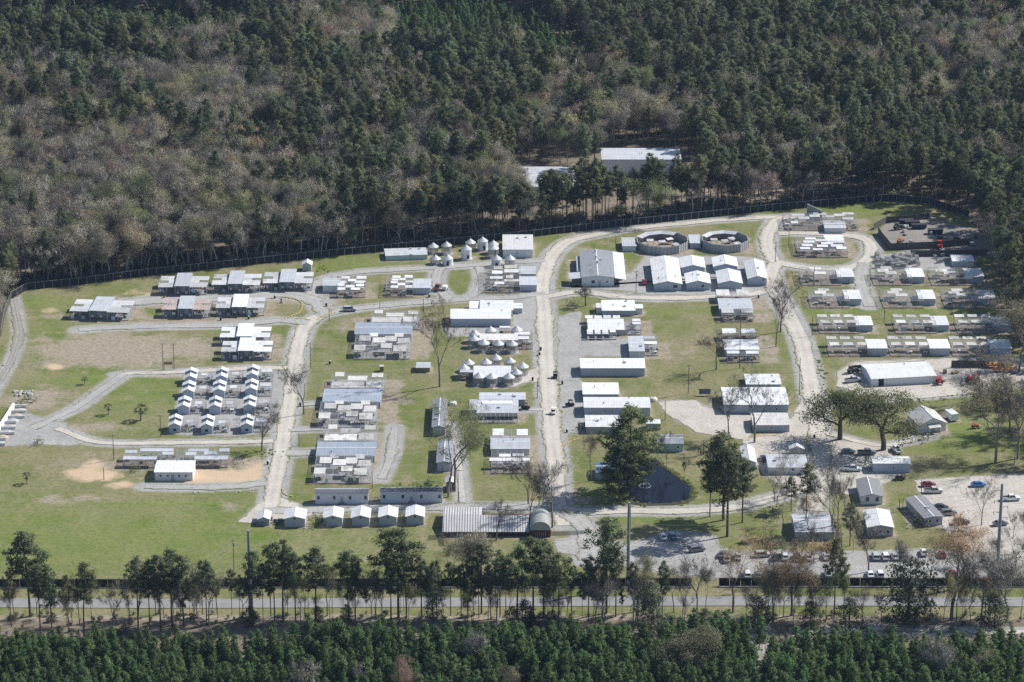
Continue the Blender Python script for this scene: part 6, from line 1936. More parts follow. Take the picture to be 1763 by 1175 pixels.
# ---- undergrowth at the wood edge and weeds along the ditches (nobody could count these)
pts, hs = [], []
for k in range(900):
    px = R.uniform(-30, 1700)
    fy_ = np.interp(px, [p[0] for p in BACK_FENCE], [p[1] for p in BACK_FENCE])
    pts.append(G(px, fy_ - R.uniform(3, 30)) + (0,)); hs.append(R.uniform(.8, 2.6))
for k in range(420):
    pts.append(G(R.uniform(-40, 1800), R.uniform(1056, 1108)) + (0,)); hs.append(R.uniform(.4, 1.5))
n = len(pts)
UB = [make_bush(97), make_bush(98, 1.3, 1.6), make_bare(99, 2.2, .9, .2, 3, 2, .09, .6, .022, 6, .04)]
idx = [R.choice([0, 1, 2, 2, 2]) if k < 900 else R.choice([0, 2, 2, 2, 2, 2]) for k in range(n)]
scatter('undergrowth', 'brush and saplings along the wood edge and street verge', 'undergrowth', UB, pts, [(h / 1.6 * R.uniform(.9, 1.6),) * 2 + (h / 1.6,) for h in hs], [(0, 0, R.uniform(0, 6.28)) for _ in pts], idx, [(R.uniform(.7, 1.3), R.uniform(.8, 1.1), R.uniform(.6, .9)) if i < 2 else bud_tint() for i in idx])
pts, hs = [], []
DITCH = [ 
         ([(1408, 620), (1418, 650), (1424, 690)], 1.0, 80), ([(1470, 690), (1560, 692), (1680, 680)], 1.2, 120), ([(420, 790), (455, 780), (466, 790)], 2.5, 50), ([(1385, 520), (1372, 470)], 1.5, 40), ([(660, 838), (740, 834)], 1.0, 60), ([(580, 480), (550, 458), (552, 470)], 1.5, 30), ([(1690, 470), (1720, 540), (1745, 600)], 4, 150),
         ([(1060, 818), (1068, 842), (1080, 860), (1110, 869)], .9, 260), ([(1122, 790), (1144, 804), (1167, 819), (1190, 838), (1195, 850), (1188, 862), (1160, 868)], .7, 420), ([(-30, 600), (-30, 640), (-60, 700)], 4, 60)]
for line, wd, cnt in DITCH:
    wp = smooth([G(*p) for p in line], 1.0)
    for k in range(int(cnt * .6)):
        p = R.choice(wp)
        pts.append((p.x + R.gauss(0, wd * .8), p.y + R.gauss(0, wd * 1.1), 0)); hs.append(R.uniform(.1, .36))
WB = [make_bush(197, 1.0, 1.4), make_bush(198, .8, 1.2)]
scatter('weeds', 'rank weeds and rough grass along ditches and field edges', 'weeds', WB, pts, [(h * R.uniform(.8, 1.5),) * 2 + (h,) for h in hs], [(0, 0, R.uniform(0, 6.28)) for _ in pts], [R.randrange(2) for _ in pts], [R.choice([(1.2, 1.7, .7), (1.8, 1.7, .9), (2.2, 1.9, 1.2), (1.5, 1.9, .7)]) for _ in pts])
# ------------------------------------------------------------------ fences
def fabric_fence(name, label, pts, h, bay, mat, pmat, over=.25, rail=True):
    w0 = [Vector(G(*p) + (0,)) for p in pts]
    r_ = thing(name, label, 'fence', w0[0])
    line = []
    for a, b in zip(w0[:-1], w0[1:]):
        n = max(1, round((b - a).length / bay))
        line += [a.lerp(b, k / n) for k in range(n)]
    line.append(w0[-1])
    for i, p in enumerate(line):
        q = p - w0[0]
        post(r_, q.x, q.y, 0, h + over, .06, pmat)
        if i < len(line) - 1:
            d = line[i + 1] - p
            L = round(d.length - .14, 1)
            o = link('fabric_panel', cached(('fab', L, h, mat), lambda: MB().box(.06, L, -.03, .03, .05, h).mesh('fabric_panel', mat)), r_, (q.x, q.y, 0))
            o.rotation_euler = (0, 0, math.atan2(d.y, d.x))
            if rail:
                o2 = link('rail', cached(('rail', L), lambda: MB().tube((0, 0, h + .08), (L, 0, h + .08), .04, .04, 5).mesh('rail', pmat)), r_, (q.x, q.y, 0))
                o2.rotation_euler = o.rotation_euler
    return r_
fabric_fence('back_fence', 'long dark screened fence along the wood behind the compound', BACK_FENCE, 2.5, 3.0, 'fence_fabric', 'galv_post')
fabric_fence('side_fence', 'dark screened fence running into the trees beside the storage yard', [(1530, 346), (1600, 352), (1668, 374)], 2.5, 3.0, 'fence_fabric', 'galv_post')
fabric_fence('corner_fence', 'bare wire fence section at the corner of the perimeter track', [(20, 515), (8, 545), (2, 580)], 2.2, 3.0, 'chain_link', 'galv_post')
fabric_fence('street_fence', 'long black screened fence along the street', [(-60, 1011), (300, 1011), (700, 1010), (1190, 1009)], 2.35, 3.0, 'fence_black', 'wood_post')
fabric_fence('street_fence', 'black screened fence in front of the parked cars', [(1238, 1009), (1500, 1009), (1820, 1010)], 2.35, 3.0, 'fence_black', 'wood_post')
for nm, x0, x1, y in (('left', -60, 1190, 1013), ('right', 1238, 1820, 1012)):
    a, b = G(x0, y), G(x1, y)
    o = MB().box(0, b[0] - a[0], -.12, .12, 0, .35).build('kerb_rail', 'galv_post', None, (a[0], a[1], 0))
    tag(o, 'low pale rail along the foot of the black fence, %s' % ('field side of the gate' if nm == 'left' else 'car park side of the gate'), 'rail')
fabric_fence('gate_fence', 'low grey pipe fence beside the exit drive', [(946, 922), (975, 921), (1004, 920)], 1.1, 1.5, 'chain_link', 'galv_post')
fabric_fence('yard_fence', 'thin wire fence behind the red barn yard', [(738, 930), (762, 928), (764, 940)], 1.3, 2.0, 'chain_link', 'wood_post')

def low_edge(label, pts, mat='yellow'):
    w0 = [Vector(G(*p) + (0,)) for p in pts]
    sm = smooth([(p.x, p.y) for p in w0], 1.2)
    b = MB()
    r_ = thing('border_edging', label, 'border', sm[0])
    for a, c in zip(sm[:-1], sm[1:]):
        d = c - a
        o = link('edging_block', cached(('edge', mat), lambda: MB().box(-.5, .5, -.22, .22, 0, .28).mesh('edging_block', mat)), r_, tuple((a + c) / 2 - sm[0]))
        o.rotation_euler = (0, 0, math.atan2(d.y, d.x))
plain('edging_tan', (0.50, 0.40, 0.16), .9, var=.3)
low_edge('yellowish border curving round the oval lawn by the second row', [(490, 512), (512, 517), (520, 525), (516, 538), (500, 546), (484, 552)], 'edging_tan')
low_edge('yellowish border at the lawn corner by the garages', [(486, 842), (490, 852), (506, 856)], 'edging_tan')
low_edge('yellow border at the bend of the main road, lawn side', [(915, 860), (925, 856), (933, 848)], 'edging_tan')
low_edge('yellowish border on the verge below the fork', [(545, 552), (556, 545), (580, 538)], 'edging_tan')
low_edge('yellow border at the verge below the white store', [(968, 768), (985, 760), (1000, 757)], 'edging_tan')
low_edge('yellowish border beside the garages exit', [(966, 876), (975, 881), (982, 888)], 'edging_tan')

# ------------------------------------------------------------------ poles and wires
def pole(label, px, yb, yt, r=.13, mat='wood_post', arm=True, box=False, group='wooden utility poles in the compound'):
    x, y = G(px, yb)
    H = HY(px, yt, y)
    p = thing('utility_pole', label, 'pole', (x, y), 0, group)
    MB().tube((0, 0, 0), (0, 0, H), r, r * .7, 8).build('mast', mat, p)
    if arm:
        MB().box(-1.0, 1.0, -.06, .06, H - .55, H - .43).build('cross_arm', mat, p)
        for a in (-.9, -.3, .3, .9):
            MB().tube((a, 0, H - .43), (a, 0, H - .25), .05, .04, 6).build('insulator', 'trim', p)
    if box:
        MB().tube((.3, 0, H - 2.0), (.3, 0, H - 1.1), .24, .24, 10).build('transformer', 'galv_post', p)
    return (x, y, H)
plist = [('pole beside the field ditch lane', 196, 792, 748, 0), ('short pole on the bare field by the white house', 179, 826, 805, 0), ('pole at the grass edge beside the twelve huts', 277, 752, 714, 0), ('first of the paired poles holding a sign on the bare ground', 281, 637, 590, 0), ('second of the paired poles holding a sign on the bare ground', 300, 636, 592, 0),
         ('pole on the lawn by the first long kennel', 535, 632, 590, 0), ('pole on the verge below the fork', 567, 553, 532, 0), ('pole by the lane in front of the sheeted pens', 654, 532, 520, 0), ('pole at the bend behind the blue-roofed kennel', 729, 537, 515, 0), ('pole with lamp box beside the main road by the veranda house', 925, 686, 656, 1),
         ('pole at the foot of the lawn by the bunkhouse path', 789, 866, 808, 0), ('pole at the barn end of the main road', 928, 870, 846, 0), ('pole in the lawn beside the leaning bare tree', 1273, 634, 535, 0), ('pole standing on the lawn below the wire kennel', 1185, 678, 628, 1), ('pole beside the hutch and big pine', 1145, 723, 690, 0),
         ('pole by the pond house bank', 1211, 784, 758, 1), ('pole between the grey hall and the gabled barns', 1095, 506, 466, 1), ('second pole beside the longest gabled barn', 1118, 504, 464, 0), ('pole on the oval lawn by the drive', 1335, 452, 416, 0), ('pole by the long wire runs near the fence', 1358, 422, 392, 0), ('pole at the first right-hand kennel', 1401, 493, 459, 0), ('pole beside the row of right-hand kennels', 1461, 490, 480, 0),
         ('pole between the second and third kennel rows', 1522, 556, 529, 1), ('pole at the wide road by the third kennel row', 1398, 579, 546, 0), ('pole beside the wide road above the white store', 1376, 680, 645, 0), ('pole with lamp at the wide road verge by the barns', 1377, 640, 616, 0), ('pole at the corner of the car park', 1586, 850, 824, 0), ('first of two posts on the lawn by the dark roofed house', 1548, 881, 859, 0), ('second of two posts on the lawn by the dark roofed house', 1554, 880, 858, 0), ('pole behind the fence near the octagons', 1060, 428, 408, 0), ('pole beside the steel pylon at the street', 1085, 915, 870, 0), ('pole beside the long kennel near the trailers', 641, 841, 812, 0), ('pole by the lawn lane above the third long kennel', 515, 768, 745, 0)]
for lab, px, yb, yt, bx in plist:
    pole(lab, px, yb, yt, .12, arm=(yb - yt > 36), box=bool(bx))
pw = pole('wooden pole with a transformer at the edge of the open field', 403, 984, 929, .15, 'wood_grey', True, True, None)
r_ = thing('yard_sign', 'brown board sign hung between the paired poles', 'sign', G(290, 636) + (0,))
MB().box(-1.4, 1.4, -.05, .05, 1.6, 2.6).build('board', 'wood_plank', r_)
post(r_, -1.3, .1, 0, 2.6, .06, 'wood_post'); post(r_, 1.3, .1, 0, 2.6, .06, 'wood_post')
def steel(label, px, yb, yt, arms):
    x, y = G(px, yb)
    H = HY(px, yt, y)
    p = thing('steel_pylon', label, 'pylon', (x, y), 0, 'grey steel transmission poles')
    MB().tube((0, 0, 0), (0, 0, H), .55, .36, 12).build('mast', 'steel_pole', p)
    MB().tube((0, 0, H), (0, 0, H + .12), .40, .36, 12).build('cap', 'steel_pole', p)
    for k, s in enumerate(arms):
        z = H - 2 - k * 1.6
        o = MB().tube((s * .3, 0, z), (s * 1.9, 0, z + .35), .1, .06, 6).build('arm', 'steel_pole', p)
        MB().tube((s * 1.85, 0, z + .3), (s * 1.85, 0, z - .5), .08, .08, 6).build('insulator', 'dark_plastic', o)
    return (x, y, H)
s1 = steel('steel pylon beside the open field and the street pines', 432, 1062, 914, [])
s2 = steel('steel pylon by the exit drive and front lot', 1081, 1010, 866, [])
s3 = steel('steel pylon with side arms in the car park', 1716, 1000, 834, [-1, 1, -1, 1, -1, 1])
def wire_run(label, a, b, sag=1.2, r=.025):
    b_ = MB()
    a, b = Vector(a), Vector(b)
    n = 14
    pts = [a.lerp(b, k / n) - Vector((0, 0, sag * 4 * (k / n) * (1 - k / n))) for k in range(n + 1)]
    for p, q in zip(pts[:-1], pts[1:]):
        b_.tube(p, q, r, r, 4, caps=False)
    o = b_.build('power_line', 'wire_metal')
    tag(o, label, 'wire', 'overhead wires')
plain('wire_metal', (0.45, 0.45, 0.46), .4, .4, var=.1)
far = lambda px, py, z: G(px, py, z) + (z,)
for k in range(4):
    z = s3[2] - 2.2 - k * 1.6
    wire_run('overhead wire between the exit pylon and the car park pylon, %s' % ['topmost', 'second', 'third', 'lowest'][k], (s2[0], s2[1], s2[2] - 1.5 - k * 1.6), (s3[0] - 1.8, s3[1], z), 2.0)
    wire_run('overhead wire running off past the car park pylon, %s' % ['topmost', 'second', 'third', 'lowest'][k], (s3[0] + 1.8, s3[1], z), (s3[0] + 60, s3[1] + 4, z), 2.0)
for k in range(3):
    wire_run('service wire from the field pole down towards the street pines, %s' % ['topmost', 'middle', 'lowest'][k], (pw[0] - .9 + k * .6, pw[1], pw[2] - .3 - k * .9), (pw[0] - 16 + k, pw[1] - 26, 8.0 - k * .8), .6)

# ------------------------------------------------------------------ vehicles
def car_paint(col):
    key = 'paint_%02x%02x%02x' % tuple(int(c * 255) for c in col)
    if key not in MATS:
        t = NT(key)
        t.b.inputs['Base Color'].default_value = c4(col)
        t.b.inputs['Roughness'].default_value = .28
        t.b.inputs['Coat Weight'].default_value = .5
        MATS[key] = t.m
    return key
def loft(mb, secs, mi=0):
    """skin through cross sections (lists of equal length)"""
    n = len(secs[0])
    k = [p for s in secs for p in s]
    fs = []
    for j in range(len(secs) - 1):
        fs += [(j * n + i, j * n + (i + 1) % n, (j + 1) * n + (i + 1) % n, (j + 1) * n + i) for i in range(n)]
    fs += [tuple(range(n - 1, -1, -1)), tuple(range((len(secs) - 1) * n, len(secs) * n))]
    return mb.add(k, fs, mi)
def wheel(root, x, y, r=.34):
    o = link('wheel', cached(('wheel', r), lambda: MB().tube((0, -.11, 0), (0, .11, 0), r, r, 14).mesh('wheel', 'tyre')), root, (x, y, r))
    link('rim', cached(('rim', r), lambda: MB().tube((0, -.125, 0), (0, .125, 0), r * .6, r * .6, 10).mesh('rim', 'hub')), o)
def vehicle(label, kind, px, py, heading, col, group='cars and pickups parked in the compound'):
    x, y = G(px, py)
    root = thing({'car': 'parked_car', 'suv': 'parked_suv', 'pickup': 'pickup_truck'}[kind], label, {'car': 'car', 'suv': 'car', 'pickup': 'truck'}[kind], (x, y, zz), math.radians(heading), group)
    pm = car_paint(col)
    L = {'car': 4.5, 'suv': 4.8, 'pickup': 5.6}[kind]
    W = {'car': .9, 'suv': .95, 'pickup': .98}[kind]
    def sec(x, w, z0, z1, tw):
        return [(x, -w, z0), (x, -w * 1.0, (z0 + z1) / 2 + .05), (x, -w * tw, z1), (x, w * tw, z1), (x, w * 1.0, (z0 + z1) / 2 + .05), (x, w, z0)]
    h = L / 2
    if kind == 'pickup':
        body = [sec(-h, W * .92, .42, .98, .95), sec(-h + .2, W, .35, 1.05, .96), sec(.2, W, .33, 1.06, .96), sec(h - 1.3, W, .33, 1.06, .95), sec(h - .25, W * .95, .36, .98, .9), sec(h, W * .85, .42, .8, .85)]
        cab = [(-.75, .80, 1.06), (-.55, .72, 1.78), (.75, .72, 1.80), (1.45, .80, 1.06)]
    elif kind == 'suv':
        body = [sec(-h, W * .9, .42, .95, .9), sec(-h + .2, W, .34, 1.02, .95), sec(.4, W, .32, 1.02, .95), sec(h - 1.1, W, .33, 1.0, .93), sec(h - .25, W * .93, .36, .9, .88), sec(h, W * .82, .42, .75, .85)]
        cab = [(-h + .12, .82, 1.02), (-h + .45, .72, 1.66), (.45, .70, 1.68), (1.25, .80, 1.02)]
    else:
        body = [sec(-h, W * .86, .42, .82, .9), sec(-h + .3, W, .32, .92, .93), sec(.3, W, .30, .92, .94), sec(h - 1.0, W, .31, .88, .92), sec(h - .25, W * .9, .35, .76, .88), sec(h, W * .78, .42, .62, .85)]
        cab = [(-1.75, .78, .92), (-1.0, .64, 1.40), (.25, .63, 1.42), (1.15, .76, .92)]
    b = loft(MB(), body).build('body', pm, root)
    if kind == 'pickup':
        MB().box(-h + .15, -.95, -.78, .78, 1.02, 1.075).build('load_bed', 'dark_plastic', root)
        for s in (-1, 1):
            MB().box(-h + .1, -.85, s * .86 - .07, s * .86 + .07, 1.05, 1.18).build('bed_rail', pm, root)
    # cabin: glass house and roof skin
    (x0, w0, z0), (x1, w1, z1), (x2, w2, z2), (x3, w3, z3) = cab
    MB().hexa([(x0, -w0, z0 - .02), (x3, -w3, z3 - .02), (x3, w3, z3 - .02), (x0, w0, z0 - .02)], [(x1, -w1, z1 - .04), (x2, -w2, z2 - .04), (x2, w2, z2 - .04), (x1, w1, z1 - .04)]).build('window', 'glass_dark', root)
    MB().hexa([(x1 - .06, -w1 - .02, z1 - .05), (x2 + .06, -w2 - .02, z2 - .05), (x2 + .06, w2 + .02, z2 - .05), (x1 - .06, w1 + .02, z1 - .05)], [(x1, -w1 + .05, z1 + .03), (x2, -w2 + .05, z2 + .03), (x2, w2 - .05, z2 + .03), (x1, w1 - .05, z1 + .03)]).build('roof', pm, root)
    for s in (-1, 1):       # pillars
        b = MB()
        b.tube((x0, s * w0, z0), (x1, s * w1, z1), .05, .05, 4).tube((x3, s * w3, z3), (x2, s * w2, z2), .05, .05, 4).tube(((x0 + x3) / 2 - .1, s * (w0 + .0), z0), ((x1 + x2) / 2 - .05, s * w1, z1), .05, .05, 4)
        b.build('pillar', pm, root)
        wheel(root, -h + .95, s * (W - .1), .36 if kind == 'pickup' else .33)
        wheel(root, h - .9, s * (W - .1), .36 if kind == 'pickup' else .33)
        MB().box(h - .1, h - .01, s * W * .6 - .18, s * W * .6 + .18, .62, .76).build('headlight', 'trim', root)
        MB().box(-h - .01, -h + .06, s * W * .7 - .14, s * W * .7 + .14, .7, .86).build('tail_light', 'lamp_red', root)
    return root
WH, SV, BK, RD, BL, GYc = (.75, .76, .77), (.42, .43, .45), (.02, .02, .022), (.22, .02, .03), (.03, .16, .38), (.14, .15, .16)
for a in [
    ('silver SUV driving the lane behind the blue-roofed kennel', 'suv', 602, 536, 4, SV), ('dark red pickup beside the oval lawn', 'pickup', 753, 499, 80, (.18, .05, .04)), ('red car beside the longest gabled barn', 'car', 1109, 489, 85, RD),
    ('dark red car parked at the car park fence', 'car', 1598, 838, 4, RD), ('silver pickup parked below the red car', 'pickup', 1607, 849, 4, (.55, .54, .50)), ('bright blue car alone in the car park', 'car', 1684, 838, 3, (.02, .17, .5)),
    ('black car behind the angled grey trailer', 'car', 1620, 877, -8, BK), ('grey car behind the angled grey trailer', 'suv', 1633, 887, 8, GYc), ('dark car under the twigs at the trailer corner', 'suv', 1655, 903, 5, BK), ('white pickup parked below the live oaks', 'pickup', 1467, 811, -3, WH), ('white pickup at the drive to the cottage', 'pickup', 1543, 778, 105, WH),
    ('dark car in the oak shade, first', 'car', 1460, 781, 0, GYc), ('dark pickup in the oak shade, second', 'pickup', 1492, 783, 2, GYc), ('white truck in the barn shadow by the sandy yard', 'pickup', 1469, 658, 20, SV), ('white car at the end of the front lot', 'car', 1141, 928, 100, WH), ('blue car at the end of the front lot', 'car', 1158, 927, 98, (.02, .13, .3)),
    ('grey car in the front lot under the shade', 'suv', 1200, 950, 20, GYc), ('silver car in the front lot beside the rust tree', 'car', 1250, 966, 95, SV), ('dark car in the front lot beside the silver one', 'car', 1243, 958, 80, GYc), ('pale car in the front lot middle', 'suv', 1313, 959, 8, (.5, .5, .46)), ('dark car in the middle of the front lot', 'car', 1335, 963, 70, BK), ('white car beside the dark one in the lot middle', 'suv', 1350, 962, 95, WH), ('white car in the lot behind the slim pine', 'car', 1422, 962, 95, WH),
    ('silver car in the row before the house lawn, first', 'suv', 1507, 962, 92, SV), ('white car in the row before the house lawn, second', 'suv', 1524, 962, 92, WH), ('silver car in the row before the house lawn, third', 'car', 1540, 962, 92, SV), ('white car nosed at the street fence, nearest the gate', 'suv', 1286, 993, 92, WH), ('grey car nosed at the street fence, second', 'car', 1304, 994, 92, GYc), ('dark car nosed at the street fence, third', 'car', 1320, 994, 92, BK),
    ('silver car nosed at the street fence, fourth', 'car', 1356, 993, 92, SV), ('pale car nosed at the street fence by the slim pine', 'car', 1425, 992, 92, SV), ('white car nosed at the street fence by the evergreen', 'car', 1498, 993, 92, WH), ('second white car nosed at the street fence by the evergreen', 'suv', 1515, 993, 92, WH), ('red car nosed at the street fence near the car park', 'car', 1622, 958, 92, (.3, .03, .03)), ('red car near the end of the street fence', 'car', 1640, 991, 92, (.3, .03, .03)),
    ('silver car in the back row of the front lot', 'car', 1270, 962, 92, SV), ('dark car in the back row of the front lot', 'suv', 1372, 963, 92, BK), ('pale car in the back row by the slim pine', 'car', 1392, 963, 92, WH), ('grey car nosed at the fence, fifth', 'suv', 1374, 993, 92, GYc), ('dark car nosed at the fence beside the pale one', 'car', 1444, 993, 92, BK), ('grey car in the row before the house lawn, fourth', 'suv', 1557, 962, 92, GYc), ('white pickup at the back of the car park', 'pickup', 1740, 862, 5, WH), ('grey car far out in the car park', 'car', 1722, 905, 12, GYc), ('dark car beside the pale flat office', 'car', 1314, 793, 95, BK),
    ('white car by the steel pylon at the fence', 'car', 1590, 955, 92, WH), ('silver car at the far end of the street fence', 'suv', 1735, 992, 92, SV), ('pale pickup parked by the leaning rust tree', 'pickup', 1655, 922, 10, (.6, .55, .5))]:
    vehicle(*a)

def cart(label, px, py, heading, col):
    x, y = G(px, py)
    r_ = thing('utility_cart', label, 'cart', (x, y, zz), math.radians(heading), 'utility carts on the main road')
    loft(MB(), [[(-1.4, -.65, .35), (-1.4, -.65, .85), (-1.4, .65, .85), (-1.4, .65, .35)], [(.3, -.68, .3), (.3, -.68, .8), (.3, .68, .8), (.3, .68, .3)], [(1.4, -.6, .35), (1.4, -.55, .8), (1.4, .55, .8), (1.4, .6, .35)]]).build('body', col, r_)
    MB().box(-.5, .8, -.7, .7, 1.85, 1.93).build('roof', 'dark_plastic' if col != 'trim' else 'trim', r_)
    for a in (-.45, .75):
        for s in (-.62, .62):
            MB().tube((a, s, .8), (a, s, 1.86), .035, .035, 5).build('pillar', 'dark_plastic', r_)
    MB().box(-.35, .1, -.6, .6, .8, 1.0).box(-.42, -.3, -.6, .6, 1.0, 1.4).build('seat', 'dark_plastic', r_)
    for a in (-.95, .95):
        for s in (-.6, .6):
            wheel(r_, a, s, .28)
cart('dark utility cart in the middle of the main road', 956, 651, 85, 'dark_plastic')
cart('white topped utility cart on the main road', 953, 713, 80, 'trim')
cart('small utility cart parked by the kennel house wall', 981, 700, 15, 'dark_plastic')
cart('utility cart parked beside the grey-roofed veranda house', 905, 705, 170, 'dark_plastic')
cart('dark utility cart under the dark roofed house', 1550, 826, 160, 'dark_plastic')
# trailer behind the pickup
r_ = thing('small_trailer', 'small white trailer beside the pickup at the oval lawn', 'trailer', G(766, 500) + (zz,), math.radians(80))
MB().box(-1.2, 1.2, -.75, .75, .45, 1.5).build('box', 'wall_white', r_)
wheel(r_, -.1, -.85, .3); wheel(r_, -.1, .85, .3)
MB().tube((1.2, 0, .5), (2.2, 0, .45), .05, .05, 5).build('drawbar', 'galv_post', r_)

# ------------------------------------------------------------------ yard things
def bin_(label, px, py, group='dark bins and posts by the roads'):
    x, y = G(px, py)
    r_ = thing('litter_bin', label, 'bin', (x, y), R.uniform(0, 1), group)
    MB().tube((0, 0, 0), (0, 0, 1.05), .3, .36, 10).build('drum', 'dark_plastic', r_)
    MB().tube((0, 0, 1.05), (0, 0, 1.25), .38, .2, 10).build('lid', R.choice(['dark_plastic', 'galv_post']), r_)
for k, (px, py, s) in enumerate([(562, 528, 'at the fork below the sheeted pens'), (568, 627, 'on the gravel patch by the lone pole'), (517, 700, 'beside the bare road tree'), (931, 604, 'by the upper cage cluster'), (929, 612, 'on the grass by the upper cage cluster'), (917, 656, 'by the lower cage cluster'), (968, 662, 'by the grass strip across the main road'), (976, 745, 'at the bend by the white store'), (1306, 513, 'at the end of the cross road'), (461, 800, 'on the bare bank by the road'), (473, 514, 'on the lane by the first row'),
                                 (428, 550, 'before the second kennel row'), (380, 552, 'before the rusty kennel'), (739, 512, 'on the grass beside the grey shed'), (1402, 755, 'under the live oak'), (1131, 604, 'beside the end shed run')]):
    bin_('dark bin %s' % s, px, py)
r_ = thing('garden_sculpture', 'dark branching sculpture on the oval lawn', 'sculpture', G(484, 522) + (0,))
MB().tube((0, 0, 0), (0, 0, 1.2), .25, .18, 8).tube((0, 0, 1.1), (.5, .2, 2.0), .15, .08, 6).tube((0, 0, 1.1), (-.5, .1, 1.8), .15, .08, 6).build('figure', 'dark_plastic', r_)
MB().tube((0, 0, 0), (0, 0, .15), .5, .5, 10).build('plinth', 'block_dark', r_)

# heap of stored wire cages
def wcage(x, y, z, s, rz, label, group):
    r_ = thing('wire_cage', label, 'cage', (x, y, z), rz, group)
    a, b, c = s
    def mk():
        m = MB()
        e = .035
        for X in (-a / 2, a / 2):
            for Y in (-b / 2, b / 2):
                m.box(X - e, X + e, Y - e, Y + e, 0, c)
        for Z in (0, c):
            for X in (-a / 2, a / 2):
                m.box(X - e, X + e, -b / 2, b / 2, Z, Z + .06)
            for Y in (-b / 2, b / 2):
                m.box(-a / 2, a / 2, Y - e, Y + e, Z, Z + .06)
        return m.mesh('cage_frame', 'galv_post')
    link('cage_frame', cached(('wc', s), mk), r_)
    def mk2():
        m = MB()
        m.add([(-a / 2, -b / 2, 0), (a / 2, -b / 2, 0), (a / 2, b / 2, 0), (-a / 2, b / 2, 0), (-a / 2, -b / 2, c), (a / 2, -b / 2, c), (a / 2, b / 2, c), (-a / 2, b / 2, c)], [(0, 1, 5, 4), (1, 2, 6, 5), (2, 3, 7, 6), (3, 0, 4, 7), (4, 5, 6, 7)])
        return m.mesh('wire_sides', 'cage_ring')
    link('wire_sides', cached(('wc2', s), mk2), r_)
for k in range(46):
    px, py = R.uniform(1508, 1583), R.uniform(442, 463)
    x, y = G(px, py)
    wcage(x, y, zz + .1, R.choice([(1.6, 1.2, 1.3), (2.0, 1.3, 1.5), (1.2, 1.0, 1.6)]), R.uniform(0, 3.1), 'grey wire cage in the stored cage heap', 'wire cages heaped beside the kennel rows')
for k in range(10):
    px, py = R.uniform(1606, 1640), R.uniform(438, 457)
    x, y = G(px, py)
    wcage(x, y, zz + .1, R.choice([(1.6, 1.2, 1.1), (1.2, 1.0, .9)]), R.uniform(0, 3.1), 'loose wire crate beside the white hut', 'loose wire crates beside the white hut')

def dumpster(label, px, py, rz, L=5.5, mat='navy_bin'):
    r_ = thing('roll_off_bin', label, 'dumpster', G(px, py) + (zz,), math.radians(rz), 'blue roll-off bins in the storage yard')
    MB().hexa([(-L / 2 + .2, -1.0, .2), (L / 2 - .2, -1.0, .2), (L / 2 - .2, 1.0, .2), (-L / 2 + .2, 1.0, .2)], [(-L / 2, -1.15, 1.7), (L / 2, -1.15, 1.7), (L / 2, 1.15, 1.7), (-L / 2, 1.15, 1.7)]).build('hopper', mat, r_)
    for k in range(5):
        x = -L / 2 + .6 + k * (L - 1.2) / 4
        MB().box(-.06, .06, -1.22, -1.08, .3, 1.6).build('rib', mat, r_, (x, 0, 0))
    MB().box(-L / 2 + .1, L / 2 - .1, -1.05, 1.05, 1.5, 1.715).build('load', 'dark_gap', r_)
for a in [('blue roll-off bin at the back of the storage yard', 1570, 389, 6), ('blue roll-off bin beside it toward the trees', 1582, 394, 4), ('blue roll-off bin farther into the trees', 1610, 403, 2), ('second blue bin under the tree shade', 1560, 386, 8)]:
    dumpster(*a)

def machine(label, px, py, rz, col, s=1.0):
    """small tractor or loader: hood, cab, arms, four wheels"""
    r_ = thing('yard_tractor', label, 'tractor', G(px, py) + (zz,), math.radians(rz))
    MB().box(.2 * s, 1.7 * s, -.4 * s, .4 * s, .6 * s, 1.25 * s).box(-.9 * s, .2 * s, -.5 * s, .5 * s, .5 * s, .95 * s).build('hood', col, r_)
    MB().box(-.8 * s, .1 * s, -.48 * s, .48 * s, 1.9 * s, 2.0 * s).build('canopy', col, r_)
    for a in (-.75, .05):
        for b in (-.42, .42):
            MB().tube((a * s, b * s, .9 * s), (a * s, b * s, 1.9 * s), .04, .04, 5).build('pillar', 'dark_plastic', r_)
    for b in (-.55, .55):
        MB().tube((.4 * s, b * s, .9 * s), (2.3 * s, b * s, .5 * s), .07, .06, 5).build('loader_arm', col, r_)
        wheel(r_, -.5 * s, b * 1.1 * s, .55 * s); wheel(r_, 1.2 * s, b * s, .38 * s)
    MB().box(2.2 * s, 2.6 * s, -.8 * s, .8 * s, .2 * s, .75 * s).build('bucket', 'galv_post', r_)
machine('bright red machine by the dark wall at the storage yard', 1618, 428, 70, 'red_paint', 1.5)
machine('dark loader inside the storage yard', 1545, 396, 20, 'block_dark', 1.3)
machine('small orange machine in the storage yard corner', 1549, 419, 60, 'orange', 1.0)
machine('orange red tractor parked on the sandy yard', 1679, 660, 170, 'red_paint', 1.5)
machine('second orange red tractor beside it on the sandy yard', 1668, 658, 20, 'orange', 1.2)
machine('red tractor at the end of the white barn', 1617, 662, 100, 'red_paint', 1.2)
machine('red mower on the cottage meadow', 1677, 738, 10, 'red_paint', .8)
machine('dark machine in front of the long dark wall', 1466, 643, 20, 'block_dark', 1.2)
